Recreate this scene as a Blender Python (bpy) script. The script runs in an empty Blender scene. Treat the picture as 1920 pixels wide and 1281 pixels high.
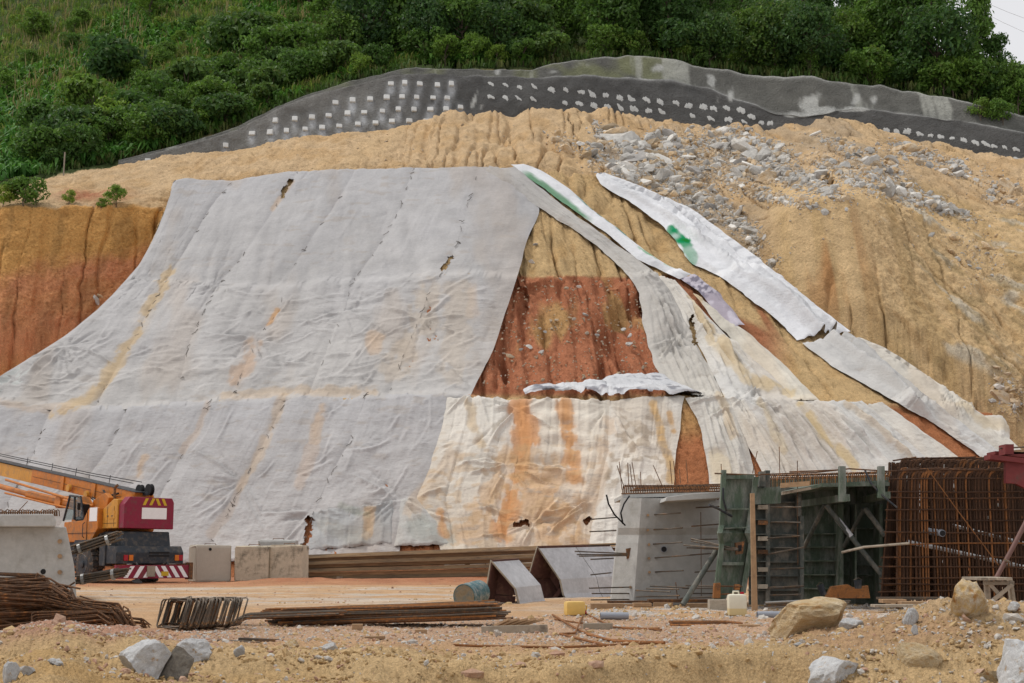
import bpy, math, random
import numpy as np
from mathutils import Vector, Matrix
from mathutils.bvhtree import BVHTree

random.seed(7)
RNG = np.random.default_rng(11)
scene = bpy.context.scene
COL = scene.collection

# ---------------------------------------------------------------- camera
FPX = 50.0 / 36.0 * 1920.0          # focal length in photograph pixels
CAMZ = 0.80
PITCH = math.radians(8.63)
cam_data = bpy.data.cameras.new("camera")
cam_data.lens = 50.0
cam_data.sensor_width = 36.0
cam_data.clip_start = 0.1
cam_data.clip_end = 3000.0
cam = bpy.data.objects.new("camera", cam_data)
cam.location = (0, 0, CAMZ)
cam.rotation_euler = (math.radians(90) + PITCH, 0, 0)
COL.objects.link(cam)
scene.camera = cam

# ---------------------------------------------------------------- sky, sun, exposure
SUN_EL, SUN_AZ = math.radians(60), math.radians(280)   # high on the left, grazing the slope
world = bpy.data.worlds.new("World")
scene.world = world
world.use_nodes = True
wn, wl = world.node_tree.nodes, world.node_tree.links
bg = wn["Background"]
skyt = wn.new("ShaderNodeTexSky")
skyt.sky_type = 'NISHITA'
skyt.sun_disc = False
skyt.sun_elevation = SUN_EL
skyt.sun_rotation = SUN_AZ
skyt.dust_density = 4.0
hsv = wn.new("ShaderNodeHueSaturation")
hsv.inputs['Saturation'].default_value = 0.10
cov = wn.new("ShaderNodeMixRGB")
cov.inputs['Fac'].default_value = 0.75
cov.inputs['Color2'].default_value = (7.9, 7.9, 8.15, 1)       # even cloud cover
wl.new(skyt.outputs[0], hsv.inputs['Color'])
wl.new(hsv.outputs[0], cov.inputs['Color1'])
wl.new(cov.outputs[0], bg.inputs['Color'])
bg.inputs['Strength'].default_value = 0.10

sun_data = bpy.data.lights.new("sun", 'SUN')
sun_data.energy = 1.5
sun_data.angle = math.radians(12)
sun_data.color = (1.0, 0.96, 0.90)
sun = bpy.data.objects.new("sun", sun_data)
sun.rotation_euler = (math.radians(90) - SUN_EL, 0, math.pi - SUN_AZ)
COL.objects.link(sun)
# direction check: sun stands at azimuth SUN_AZ measured clockwise from +Y
_d = Vector((math.sin(SUN_AZ) * math.cos(SUN_EL), math.cos(SUN_AZ) * math.cos(SUN_EL), math.sin(SUN_EL)))
sun.rotation_euler = _d.to_track_quat('Z', 'Y').to_euler()

scene.view_settings.view_transform = 'Standard'
scene.view_settings.look = 'None'
scene.view_settings.exposure = 0.22
scene.view_settings.gamma = 1.0

# ---------------------------------------------------------------- projection helpers (real distances)
CP, SP = math.cos(PITCH), math.sin(PITCH)

def P(px, py, Y):
    """world point seen at photograph pixel (px,py) that stands Y metres in front of the camera"""
    r = (px - 960.0) / FPX
    u = (640.5 - py) / FPX
    dy = CP - SP * u
    dz = SP + CP * u
    k = Y / dy
    return np.stack([r * k, np.zeros_like(k) + Y, CAMZ + dz * k], -1) if isinstance(k, np.ndarray) else Vector((r * k, Y, CAMZ + dz * k))

def Xat(px, Y, z=0.0):
    return (px - 960.0) / FPX * (Y * CP + (z - CAMZ) * SP)

def proj(V):
    x = V[..., 0]; y = V[..., 1]; z = V[..., 2] - CAMZ
    d = y * CP + z * SP
    return 960 + FPX * x / d, 640.5 - FPX * (z * CP - y * SP) / d

# ---------------------------------------------------------------- noise
def _h(ix, iy, seed):
    n = (ix.astype(np.int64) * 374761393 + iy.astype(np.int64) * 668265263 + seed * 974711 + 1013) & 0xffffffff
    n = ((n ^ (n >> 13)) * 1274126177) & 0xffffffff
    n = n ^ (n >> 16)
    return (n & 0xffffff) / float(0xffffff) * 2 - 1

def vn(x, y, seed=0):
    x = np.asarray(x, float); y = np.asarray(y, float)
    ix = np.floor(x); iy = np.floor(y)
    fx = x - ix; fy = y - iy
    fx = fx * fx * fx * (fx * (fx * 6 - 15) + 10); fy = fy * fy * fy * (fy * (fy * 6 - 15) + 10)
    a = _h(ix, iy, seed); b = _h(ix + 1, iy, seed); c = _h(ix, iy + 1, seed); d = _h(ix + 1, iy + 1, seed)
    return (a * (1 - fx) + b * fx) * (1 - fy) + (c * (1 - fx) + d * fx) * fy

def fbm(x, y, o=4, seed=0, g=0.5):
    s = 0; a = 1; t = 0
    for k in range(o):
        s = s + a * vn(x * 2 ** k + 17.3 * k, y * 2 ** k - 9.1 * k, seed + k); t += a; a *= g
    return s / t

def sst(a, b, x):
    t = np.clip((x - a) / (b - a), 0, 1)
    return t * t * (3 - 2 * t)

def polyd(px, py, pts):
    """distance in pixels to a polyline"""
    best = np.full(px.shape, 1e9)
    for (x0, y0), (x1, y1) in zip(pts[:-1], pts[1:]):
        dx, dy = x1 - x0, y1 - y0
        L = dx * dx + dy * dy + 1e-9
        t = np.clip(((px - x0) * dx + (py - y0) * dy) / L, 0, 1)
        best = np.minimum(best, (px - x0 - t * dx) ** 2 + (py - y0 - t * dy) ** 2)
    return np.sqrt(best)

def mixc(c, col, a):
    return c * (1 - a[..., None]) + np.asarray(col, float) * a[..., None]

# ---------------------------------------------------------------- mesh helpers
def mesh_np(name, V, F, colors=None, smooth=True, uv=None):
    me = bpy.data.meshes.new(name)
    V = np.asarray(V, np.float32).reshape(-1, 3)
    F = np.asarray(F, np.int32)
    n, k = F.shape
    me.vertices.add(len(V)); me.vertices.foreach_set('co', V.ravel())
    me.loops.add(n * k); me.loops.foreach_set('vertex_index', F.ravel())
    me.polygons.add(n)
    me.polygons.foreach_set('loop_start', np.arange(0, n * k, k, dtype=np.int32))
    me.polygons.foreach_set('use_smooth', np.full(n, smooth, bool))
    if colors is not None:
        at = me.attributes.new('Col', 'FLOAT_COLOR', 'POINT')
        c = np.ones((len(V), 4), np.float32); c[:, :3] = np.asarray(colors).reshape(-1, 3)
        at.data.foreach_set('color', c.ravel())
    me.update(calc_edges=True)
    me.validate()
    return me

def grid_faces(m, n):
    i = np.arange(m - 1)[:, None] * n + np.arange(n - 1)[None]
    i = i.ravel()
    return np.stack([i, i + 1, i + n + 1, i + n], -1)

def link(name, me, mat=None, parent=None, label=None, cat=None, group=None, kind=None, loc=None, rot=None):
    o = bpy.data.objects.new(name, me)
    COL.objects.link(o)
    if mat is not None and me is not None and not me.materials:
        me.materials.append(mat)
    if parent is not None: o.parent = parent
    if loc is not None: o.location = loc
    if rot is not None: o.rotation_euler = rot
    tag(o, label, cat, group, kind)
    return o

def tag(o, label=None, cat=None, group=None, kind=None):
    if label: o['label'] = label
    if cat: o['category'] = cat
    if group: o['group'] = group
    if kind: o['kind'] = kind
    return o

def thing(name, label, cat, loc=(0, 0, 0), rz=0.0, group=None, rot=None):
    return link(name, None, None, None, label, cat, group, None, loc, rot if rot else (0, 0, rz))

class MB:
    """collects shapes and builds them as ONE mesh"""
    def __init__(s): s.v = []; s.f = []
    def add(s, vs, fs):
        b = len(s.v); s.v += [tuple(v) for v in vs]; s.f += [tuple(b + i for i in f) for f in fs]; return s
    def box(s, x0, x1, y0, y1, z0, z1):
        return s.add([(x0, y0, z0), (x1, y0, z0), (x1, y1, z0), (x0, y1, z0), (x0, y0, z1), (x1, y0, z1), (x1, y1, z1), (x0, y1, z1)],
                     [(0, 3, 2, 1), (4, 5, 6, 7), (0, 1, 5, 4), (1, 2, 6, 5), (2, 3, 7, 6), (3, 0, 4, 7)])
    def prism(s, pts, y0, y1):
        """outline in x,z (counter-clockwise seen from -y) pushed from y0 to y1"""
        n = len(pts)
        return s.add([(p[0], y0, p[1]) for p in pts] + [(p[0], y1, p[1]) for p in pts],
                     [tuple(range(n)), tuple(range(2 * n - 1, n - 1, -1))] + [(i, i + n, (i + 1) % n + n, (i + 1) % n) for i in range(n)])
    def prismx(s, pts, x0, x1):
        """outline in y,z pushed from x0 to x1"""
        n = len(pts)
        return s.add([(x0, p[0], p[1]) for p in pts] + [(x1, p[0], p[1]) for p in pts],
                     [tuple(range(n - 1, -1, -1)), tuple(range(n, 2 * n))] + [(i, (i + 1) % n, (i + 1) % n + n, i + n) for i in range(n)])
    def tube(s, pts, r, n=6, caps=True, r2=None):
        pts = [Vector(p) for p in pts]
        m = len(pts); rings = []
        t0 = (pts[1] - pts[0]).normalized()
        up = Vector((0, 0, 1)) if abs(t0.z) < 0.9 else Vector((1, 0, 0))
        a = t0.cross(up).normalized()
        vs = []
        for i, p in enumerate(pts):
            if i == 0: t = pts[1] - pts[0]
            elif i == m - 1: t = pts[-1] - pts[-2]
            else: t = (pts[i + 1] - p).normalized() + (p - pts[i - 1]).normalized()
            t.normalize()
            a = (a - t * a.dot(t))
            if a.length < 1e-6: a = t.orthogonal()
            a.normalize(); b = t.cross(a)
            rr = r if r2 is None else r + (r2 - r) * i / (m - 1)
            for k in range(n):
                q = 2 * math.pi * k / n
                vs.append(p + a * (rr * math.cos(q)) + b * (rr * math.sin(q)))
        fs = [(i * n + k, i * n + (k + 1) % n, (i + 1) * n + (k + 1) % n, (i + 1) * n + k) for i in range(m - 1) for k in range(n)]
        if caps: fs += [tuple(range(n - 1, -1, -1)), tuple((m - 1) * n + k for k in range(n))]
        return s.add(vs, fs)
    def lathe(s, prof, n=20, cx=0, cy=0, axis='z'):
        """profile (radius, height)"""
        vs = []; m = len(prof)
        for r, h in prof:
            for k in range(n):
                q = 2 * math.pi * k / n
                c, d = r * math.cos(q), r * math.sin(q)
                vs.append((cx + c, cy + d, h) if axis == 'z' else ((h, c + cx, d + cy) if axis == 'x' else (c + cx, h, d + cy)))
        fs = [(i * n + k, i * n + (k + 1) % n, (i + 1) * n + (k + 1) % n, (i + 1) * n + k) for i in range(m - 1) for k in range(n)]
        fs += [tuple(range(n - 1, -1, -1)), tuple((m - 1) * n + k for k in range(n))]
        if axis == 'y': fs = [f[::-1] for f in fs]
        return s.add(vs, fs)
    def mesh(s, name, smooth=False, bevel=0.0, xf=None, seg=2):
        me = bpy.data.meshes.new(name)
        v = s.v if xf is None else [xf @ Vector(p) for p in s.v]
        me.from_pydata(v, [], s.f)
        if smooth:
            me.polygons.foreach_set('use_smooth', np.full(len(me.polygons), True))
        if bevel > 0:
            import bmesh
            bm = bmesh.new(); bm.from_mesh(me)
            es = [e for e in bm.edges if len(e.link_faces) == 2 and e.calc_face_angle(0) > 0.5]
            bmesh.ops.bevel(bm, geom=es, offset=bevel, segments=seg, affect='EDGES', profile=0.6, clamp_overlap=True)
            bm.to_mesh(me); bm.free()
        if smooth:
            me.set_sharp_from_angle(angle=math.radians(40))
        me.update()
        return me
    def build(s, name, mat, parent=None, smooth=False, bevel=0.0, **kw):
        return link(name, s.mesh(name, smooth, bevel), mat, parent, **kw)

# ---------------------------------------------------------------- materials
def nd(nt, t, **kw):
    n = nt.nodes.new(t)
    for k, v in kw.items():
        if k in ('operation', 'blend_type', 'data_type', 'feature', 'noise_dimensions', 'attribute_name', 'interpolation_type'): setattr(n, k, v)
        else: n.inputs[k.replace('_', ' ')].default_value = v
    return n

def ramp(nt, src, stops):
    r = nt.nodes.new('ShaderNodeValToRGB')
    e = r.color_ramp.elements
    while len(e) < len(stops): e.new(0.5)
    for q, (p, c) in zip(e, stops):
        q.position = p; q.color = (c, c, c, 1) if isinstance(c, (int, float)) else (*c, 1)
    nt.links.new(src, r.inputs[0]); return r.outputs[0]

def mul(nt, a, b, fac=1.0, mode='MULTIPLY'):
    m = nd(nt, 'ShaderNodeMixRGB', blend_type=mode)
    if isinstance(fac, (int, float)): m.inputs[0].default_value = fac
    else: nt.links.new(fac, m.inputs[0])
    for s, v in ((1, a), (2, b)):
        if isinstance(v, tuple): m.inputs[s].default_value = (*v, 1)
        else: nt.links.new(v, m.inputs[s])
    return m.outputs[0]

def base_mat(name, rough=0.85, metal=0.0, spec=0.3):
    m = bpy.data.materials.new(name); m.use_nodes = True
    nt = m.node_tree; b = nt.nodes['Principled BSDF']
    b.inputs['Roughness'].default_value = rough
    b.inputs['Metallic'].default_value = metal
    b.inputs['Specular IOR Level'].default_value = spec
    return m, nt, b

def coords(nt, scale=None, kind='Object'):
    tc = nt.nodes.new('ShaderNodeTexCoord')
    o = tc.outputs[kind]
    if scale is not None:
        mp = nt.nodes.new('ShaderNodeMapping'); mp.inputs['Scale'].default_value = scale
        nt.links.new(o, mp.inputs[0]); o = mp.outputs[0]
    return o

def noise(nt, co, sc, det=4, rough=0.6):
    n = nd(nt, 'ShaderNodeTexNoise', Scale=sc, Detail=det, Roughness=rough)
    nt.links.new(co, n.inputs['Vector']); return n.outputs['Fac']

def bump(nt, b, hs):
    """hs: list of (height socket, strength, distance)"""
    prev = None
    for h, st, di in hs:
        bn = nd(nt, 'ShaderNodeBump', Strength=st, Distance=di)
        nt.links.new(h, bn.inputs['Height'])
        if prev: nt.links.new(prev, bn.inputs['Normal'])
        prev = bn.outputs[0]
    nt.links.new(prev, b.inputs['Normal'])

def mat_soil(name, pebble=1.0, fine=1.0, col=None):
    m, nt, b = base_mat(name, 0.95, 0, 0.12)
    co = coords(nt)
    if col is None:
        at = nd(nt, 'ShaderNodeAttribute', attribute_name='Col'); c = at.outputs['Color']
    else: c = col
    n1 = noise(nt, co, 0.9, 6, 0.65); n2 = noise(nt, co, 7.0 * fine, 6, 0.7)
    v = nd(nt, 'ShaderNodeTexVoronoi', Scale=14.0 * fine); nt.links.new(co, v.inputs['Vector'])
    c = mul(nt, c, ramp(nt, n1, [(0.25, 0.80), (0.75, 1.18)]))
    c = mul(nt, c, ramp(nt, n2, [(0.25, 0.72), (0.5, 1.0), (0.8, 1.22)]))
    n3 = noise(nt, co, 26.0 * fine, 4, 0.7)
    c = mul(nt, c, ramp(nt, n3, [(0.3, 0.66), (0.5, 1.0), (0.7, 1.28)]))
    pm = ramp(nt, v.outputs['Distance'], [(0.0, 1.0), (0.22, 0.0)])
    vc = nd(nt, 'ShaderNodeTexVoronoi', Scale=14.0 * fine); nt.links.new(co, vc.inputs['Vector'])
    sep = nt.nodes.new('ShaderNodeSeparateColor'); nt.links.new(vc.outputs['Color'], sep.inputs[0])
    keep = ramp(nt, sep.outputs[0], [(0.80, 0.0), (0.86, 1.0)])
    pk = nd(nt, 'ShaderNodeMath', operation='MULTIPLY'); nt.links.new(pm, pk.inputs[0]); nt.links.new(keep, pk.inputs[1])
    pk2 = nd(nt, 'ShaderNodeMath', operation='MULTIPLY'); nt.links.new(pk.outputs[0], pk2.inputs[0]); pk2.inputs[1].default_value = 0.75 * pebble
    c = mul(nt, c, (0.55, 0.50, 0.42), pk2.outputs[0], 'MIX')
    nt.links.new(c, b.inputs['Base Color'])
    bump(nt, b, [(n1, 0.6, 0.35), (n2, 0.9, 0.12 / fine), (pk.outputs[0], 0.6, 0.04 / fine)])
    return m

def mat_fabric(name):
    m, nt, b = base_mat(name, 0.9, 0, 0.15)
    co = coords(nt)
    at = nd(nt, 'ShaderNodeAttribute', attribute_name='Col')
    n1 = noise(nt, co, 0.7, 6, 0.6); n2 = noise(nt, co, 9.0, 4, 0.7)
    ct = coords(nt, (1.5, 1.5, 5.0)); n3 = noise(nt, ct, 2.2, 5, 0.65)
    c = mul(nt, at.outputs['Color'], ramp(nt, n1, [(0.3, 0.90), (0.7, 1.07)]))
    c = mul(nt, c, ramp(nt, n2, [(0.3, 0.93), (0.7, 1.05)]))
    nt.links.new(c, b.inputs['Base Color'])
    bump(nt, b, [(n3, 0.5, 0.10), (n2, 0.5, 0.03)])
    return m

def mat_plain(name, col, rough=0.6, metal=0.0, var=0.12, sc=3.0, bumpd=0.0, dirt=None, dirt_amt=0.5, spec=0.3, stretch=None, rnd=0.0, bsc=20.0):
    """procedural coat of one colour with uneven tone, worn or dirty patches of another colour and fine relief"""
    m, nt, b = base_mat(name, rough, metal, spec)
    co = coords(nt, stretch)
    n1 = noise(nt, co, sc, 6, 0.65); n2 = noise(nt, co, sc * 6, 4, 0.6)
    c = mul(nt, tuple(col), ramp(nt, n1, [(0.25, 1 - var), (0.75, 1 + var)]))
    c = mul(nt, c, ramp(nt, n2, [(0.25, 1 - var * 0.7), (0.75, 1 + var * 0.7)]))
    if dirt is not None:
        n3 = noise(nt, co, sc * 1.7, 8, 0.72)
        c = mul(nt, c, tuple(dirt), ramp(nt, n3, [(0.62 - 0.3 * dirt_amt, 0.0), (0.72 - 0.12 * dirt_amt, 1.0)]), 'MIX')
    if rnd > 0:
        oi = nt.nodes.new('ShaderNodeObjectInfo')
        c = mul(nt, c, ramp(nt, oi.outputs['Random'], [(0, 1 - rnd), (1, 1 + rnd)]))
    nt.links.new(c, b.inputs['Base Color'])
    if bumpd > 0:
        bump(nt, b, [(noise(nt, co, bsc, 6, 0.65), 0.6, bumpd)])
    return m
# ================================================================ the hillside
M_SOIL = mat_soil("soil", pebble=0.6)
M_FABRIC = mat_fabric("geotextile")

CREST = [(-350, 362, 88), (0, 350, 90), (120, 330, 93), (225, 316, 96), (340, 291, 97), (430, 276, 98), (520, 261, 98), (640, 255, 99), (720, 247, 99.5), (765, 236, 100), (820, 216, 101), (900, 211, 102), (1000, 203, 103),
         (1100, 206, 104), (1200, 216, 105), (1280, 226, 105), (1370, 237, 105), (1440, 236, 105), (1500, 226, 104.5), (1545, 219, 104), (1600, 222, 104), (1680, 250, 103), (1760, 266, 102), (1850, 286, 101), (1920, 300, 100), (2300, 380, 98)]
LTOP = [(-350, 352), (0, 344), (120, 324), (225, 304), (370, 268), (440, 246), (520, 206), (600, 177), (660, 157), (740, 141), (800, 139), (870, 141), (960, 143), (1100, 143), (1200, 150), (1280, 156), (1330, 162), (1380, 186), (1450, 206),
        (1500, 216), (1560, 206), (1600, 200), (1700, 212), (1800, 226), (1920, 246), (2300, 330)]
UTOP = [(-350, 346), (0, 340), (120, 320), (225, 300), (370, 264), (440, 241), (520, 201), (600, 172), (660, 151), (740, 134), (780, 126), (850, 130), (1000, 126), (1050, 120), (1100, 112), (1180, 107), (1270, 114), (1300, 122), (1430, 143),
        (1530, 147), (1600, 158), (1700, 170), (1790, 182), (1850, 200), (1920, 216), (2300, 300)]

def ip(tab, px, k=1):
    a = np.array(tab, float)
    return np.interp(px, a[:, 0], a[:, k])

def gsm(a, w):
    if w <= 0: return a
    k = np.exp(-0.5 * (np.arange(-3 * w, 3 * w + 1) / w) ** 2); k /= k.sum()
    return np.convolve(np.pad(a, 3 * w, mode='edge'), k, 'valid')

def wall_lines(px):
    cy, cY = ip(CREST, px), ip(CREST, px, 2)
    b = P(px, cy + 16, cY + 2.2)
    lt = ip(LTOP, px) + 3.5 * fbm(px * .02, px * 0, 3, 17) * sst(700, 900, px); hgt = np.maximum(cy + 16 - lt, 0) / 25.5
    Yt = cY + 2.2 + 0.55 * hgt
    t = P(px, lt, Yt)
    ut = ip(UTOP, px) + 4 * fbm(px * .025 + 9, px * 0, 3, 19) * sst(300, 900, px); h2 = np.maximum(lt - ut, 0) / 24.5
    l2 = P(px, lt + 0.5, Yt + 0.7)
    Yu = Yt + 0.7 + 0.6 * h2
    u = P(px, ut, Yu)
    return b, t, l2, u, Yt, Yu

def hill_rows(px):
    R = []
    # base, cliff mid, cliff top: (px, py, Y)
    r0z = np.full(px.shape, -0.6)
    Y0 = ip([(-350, 74), (0, 75), (330, 79), (1100, 80), (1250, 79), (1450, 75), (1600, 74), (1850, 72), (2300, 68)], px)
    R.append(np.stack([(px - 960) / FPX * Y0, Y0, r0z], -1))
    t1 = [(-350, 610, 77), (0, 610, 78), (330, 600, 82), (700, 560, 83), (1100, 530, 84), (1250, 520, 84.5), (1400, 545, 82), (1480, 560, 79), (1600, 560, 77.5), (1700, 600, 76.5), (1850, 680, 75), (1920, 720, 74.5), (2300, 760, 70)]
    R.append(P(px, ip(t1, px), ip(t1, px, 2)))
    t2 = [(-350, 392, 80), (0, 388, 81), (120, 386, 81.5), (230, 384, 82.5), (300, 392, 83.5), (340, 400, 85), (430, 360, 87), (700, 340, 88), (1000, 335, 88), (1100, 345, 88), (1180, 370, 87), (1250, 405, 86.5), (1330, 428, 86), (1410, 445, 85),
          (1440, 420, 83), (1480, 388, 81.5), (1540, 372, 80.8), (1590, 366, 80.5), (1650, 374, 80.8), (1710, 398, 81.5), (1780, 440, 82), (1850, 480, 81), (2000, 500, 79), (2300, 540, 76)]
    R.append(P(px, ip(t2, px), ip(t2, px, 2)))
    t3 = [(-350, 372, 85), (0, 362, 86), (120, 350, 87), (230, 345, 88), (330, 338, 88.5), (430, 326, 89.5), (700, 309, 90), (950, 305, 90), (1050, 312, 90), (1110, 322, 90), (1180, 318, 92), (1250, 330, 92.5), (1330, 350, 92), (1410, 360, 91),
          (1480, 340, 89), (1540, 326, 88), (1590, 320, 87.5), (1650, 328, 87.5), (1710, 345, 88), (1780, 370, 89), (1850, 395, 88.5), (2000, 420, 87), (2300, 460, 85)]
    R.append(P(px, ip(t3, px), ip(t3, px, 2)))
    cy, cY = gsm(ip(CREST, px), 3), gsm(ip(CREST, px, 2), 3)
    R.append(P(px, cy, cY))
    b, t, l2, u, Yt, Yu = wall_lines(px)
    wm = sst(225, 300, px)[:, None]
    back = np.array([0, 0.9, -0.35])
    R.append(P(px, cy + 10, cY + 1.6) * wm + P(px, cy - 4, cY + 1.4) * (1 - wm))
    R.append(b + back * wm + np.array([0, 0.6, 0.2]) * (1 - wm))
    R.append(t + back * wm + np.array([0, .5, .2]) * (1 - wm))
    R.append(l2 + back * wm + np.array([0, .7, .3]) * (1 - wm))
    R.append(u + np.array([0, 0.9, -0.1]))
    t9 = [(-350, 130, 140), (0, 120, 140), (500, 80, 136), (800, 40, 138), (1100, 20, 140), (1400, 20, 140), (1600, 75, 136), (1750, 130, 130), (1850, 165, 127), (1920, 190, 126), (2300, 270, 124)]
    R.append(P(px, ip(t9, px), ip(t9, px, 2)))
    t10 = [(-350, -60, 190), (0, -60, 190), (500, -80, 175), (800, -90, 170), (1100, -60, 170), (1400, -30, 168), (1600, 60, 158), (1750, 140, 146), (1850, 180, 140), (1920, 205, 138), (2300, 290, 136)]
    R.append(P(px, ip(t10, px), ip(t10, px, 2)))
    R.append(R[-1] + np.array([0, 60, -4.0]))
    return R

def grid_normals(G):
    du = np.gradient(G, axis=1); dv = np.gradient(G, axis=0)
    n = np.cross(du, dv); n /= np.linalg.norm(n, axis=-1, keepdims=True) + 1e-9
    s = np.sign(-n[..., 1:2] + n[..., 2:3]); s[s == 0] = 1
    return n * s

def loft(R, counts):
    out = []
    for i, c in enumerate(counts):
        for k in range(c): out.append(R[i] * (1 - k / c) + R[i + 1] * (k / c))
    out.append(R[-1])
    return np.stack(out, 0)

def smooth_rows(G, w, lo=0, hi=None):
    k = np.exp(-0.5 * (np.arange(-3 * w, 3 * w + 1) / w) ** 2); k /= k.sum()
    A = np.pad(G, ((3 * w, 3 * w), (0, 0), (0, 0)), mode='edge')
    return sum(kk * A[i:i + len(G)] for i, kk in enumerate(k))

OCHRE = np.array((0.50, 0.325, 0.160)); TAN = np.array((0.56, 0.40, 0.235)); RED = np.array((0.345, 0.125, 0.062)); ORNG = np.array((0.41, 0.185, 0.045))

def rills(x, s, width, depth, seed, along=0.07, thr=0.13, warp=0.35):
    """narrow channels that wander down the slope"""
    xw = x / width + warp * fbm(x * 0.25 / width, s * 0.22, 3, seed + 50) + 0.10 * fbm(x * 1.3, s * 0.9, 2, seed + 60)
    a = np.abs(vn(xw, s * along, seed))
    on = 0.3 + 0.7 * sst(-0.25, 0.2, fbm(x * 0.35, s * 0.16, 3, seed + 70))
    return -depth * np.exp(-(a / thr) ** 2) * on

def build_hill():
    px = np.linspace(-120, 2060, 900)
    R = hill_rows(px)
    counts = [20, 85 + 55, 46 + 14, 44 + 36, 6, 4, 12, 3, 8, 34, 14, 4]
    G = loft(R, counts)
    G = smooth_rows(G, 2)
    N = grid_normals(G)
    X = G[..., 0]; Z = G[..., 2]
    seg = np.linalg.norm(np.diff(G, axis=0), axis=-1); S = np.concatenate([np.zeros((1, G.shape[1])), np.cumsum(seg, 0)], 0)
    qx, qy = proj(G)
    row = np.arange(G.shape[0])[:, None] * np.ones(G.shape[1])[None]
    left = 1 - sst(300, 380, qx)
    cliff = 1 - sst(158, 167, row)
    # left orange cliff
    dl = (rills(X, S, 1.7, 0.32, 3, 0.04, 0.06, 0.35) + rills(X, S, 0.9, 0.22, 5, 0.07, 0.09, .4) + 0.22 * fbm(X * 0.35, S * 0.15, 4, 8))
    # soil above the sheets and the right slopes
    slant = X + 0.55 * (Z - 30) * sst(900, 1900, qx)
    dm = (.3 + .7 * sst(735, 820, qx)) * (rills(slant, S, 1.3, 0.50, 13, 0.08, 0.13, .6) + rills(slant, S, 0.6, 0.30, 17, 0.14, 0.2, .5)) + 0.5 * fbm(X * 0.16, S * 0.16, 5, 21) + 0.10 * fbm(X * 1.2, S * 1.2, 3, 22)
    och = sst(1400, 1470, qx) * (1 - sst(216, 232, row))
    rgh = sst(1590, 1690, qx)
    do = (rills(X, S, 1.4, 0.34 + .3 * (1 - rgh), 33, 0.03, 0.06, 0.3) + rgh * rills(X + 0.55 * S, S, 1.1, 0.34, 37, 0.15, 0.12) + 0.32 * fbm(X * 0.22, S * 0.10, 3, 41) + .10 * fbm(X * 1.3, S * .12, 3, 42)
          + 0.22 * fbm((X + 0.7 * S) * 1.1, (S - 0.5 * X) * 0.35, 4, 43) * sst(1560, 1680, qx) + (.03 + .06 * rgh) * fbm(X * 3, S * 2, 3, 47))
    d = np.where(left * cliff > 0.5, dl, dm * (1 - och) + do * och)
    top = 1 - sst(301, 305, row) * (1 - sst(328, 336, row)) * sst(215, 240, qx)
    d = d * top
    crestm = np.exp(-((row - 300) / 9.0) ** 2) * sst(760, 860, qx)
    d = d + (0.022 * RNG.normal(size=d.shape) + 0.10 * fbm(X * 2.2, S * 2.2, 3, 63)) * top * (1 - .7 * och * (1 - rgh))
    d = d + crestm * 0.55 * fbm(X * 0.7, X * 0.1, 4, 61)
    G = G + N * d[..., None]
    # colours that belong to the ground itself
    nz = fbm(X * 0.5, Z * 0.8, 4, 71); nf = fbm(X * 1.7, Z * 1.7, 3, 75)
    C = np.zeros(G.shape) + TAN
    C = mixc(C, OCHRE, sst(-0.2, 0.5, nz + 0.3 * nf) * 0.7)
    C = mixc(C, (0.57, 0.40, 0.22), sst(0.1, 0.5, fbm(slant * 0.5, S * 0.08, 3, 77)) * 0.6)
    C = mixc(C, (0.36, 0.29, 0.21), sst(0.15, 0.45, fbm(slant * 0.4, S * 0.1, 4, 79)) * 0.55 * sst(1180, 1350, qx))
    deb = np.zeros(qx.shape)      # stony debris worked into the soil around the rubble
    for (x_, y_, w_, h_) in [(1180, 285, 75, 32), (1260, 330, 70, 36), (1330, 385, 60, 32), (1390, 290, 60, 40), (1480, 330, 60, 28), (1640, 330, 60, 28), (1730, 370, 70, 20), (1310, 300, 50, 30)]:
        deb = np.maximum(deb, np.exp(-((qx - x_) / w_) ** 2 - ((qy - y_ - .35 * (qx - x_)) / h_) ** 2))
    C = mixc(C, (0.37, 0.305, 0.235), .8 * sst(.25, .6, deb + .35 * nz))
    # ochre cliff with iron and pale streaks
    C2 = np.zeros(G.shape) + np.array((0.60, 0.425, 0.23))
    C2 = mixc(C2, (0.50, 0.345, 0.17), sst(0.0, 0.5, fbm(X * 0.9, S * 0.10, 4, 81)) * 0.8)
    C2 = mixc(C2, (0.44, 0.235, 0.10), sst(0.15, 0.5, fbm(X * 0.8, S * 0.07, 3, 83)) * np.exp(-((qx - 1560) / 70) ** 2) * np.exp(-((qy - 500) / 110) ** 2))
    C2 = mixc(C2, (0.55, 0.50, 0.40), sst(0.25, 0.55, fbm((X + .6 * S) * 0.9, S * 0.5, 4, 85)) * sst(1620, 1700, qx) * 0.75)
    C2 = mixc(C2, (0.30, 0.22, 0.11), sst(0.2, 0.5, fbm((X + .6 * S) * 1.3, S * 0.6, 4, 87)) * sst(1650, 1720, qx) * 0.6)
    C = C * (1 - och[..., None]) + C2 * och[..., None]
    # left cliff: yellow over red
    CL = np.zeros(G.shape) + np.array((0.60, 0.32, 0.105))
    edge = qy + 45 * fbm(X * 0.35, Z * 0.1, 3, 91) + 14 * nf + 0.18 * (qx - 100)
    CL = mixc(CL, (0.56, 0.215, 0.125), sst(475, 520, edge) * (1 - sst(625, 680, edge)) * 0.85 * (0.75 + 0.25 * nz))
    CL = mixc(CL, (0.42, 0.21, 0.08), sst(640, 700, edge) * 0.8)
    CL = mixc(CL, (0.16, 0.09, 0.035), sst(0.25, 0.5, fbm(X * 1.1, S * 0.25, 4, 93)) * 0.32)
    lm = (left * cliff)[..., None]
    C = C * (1 - lm) + CL * lm
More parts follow.
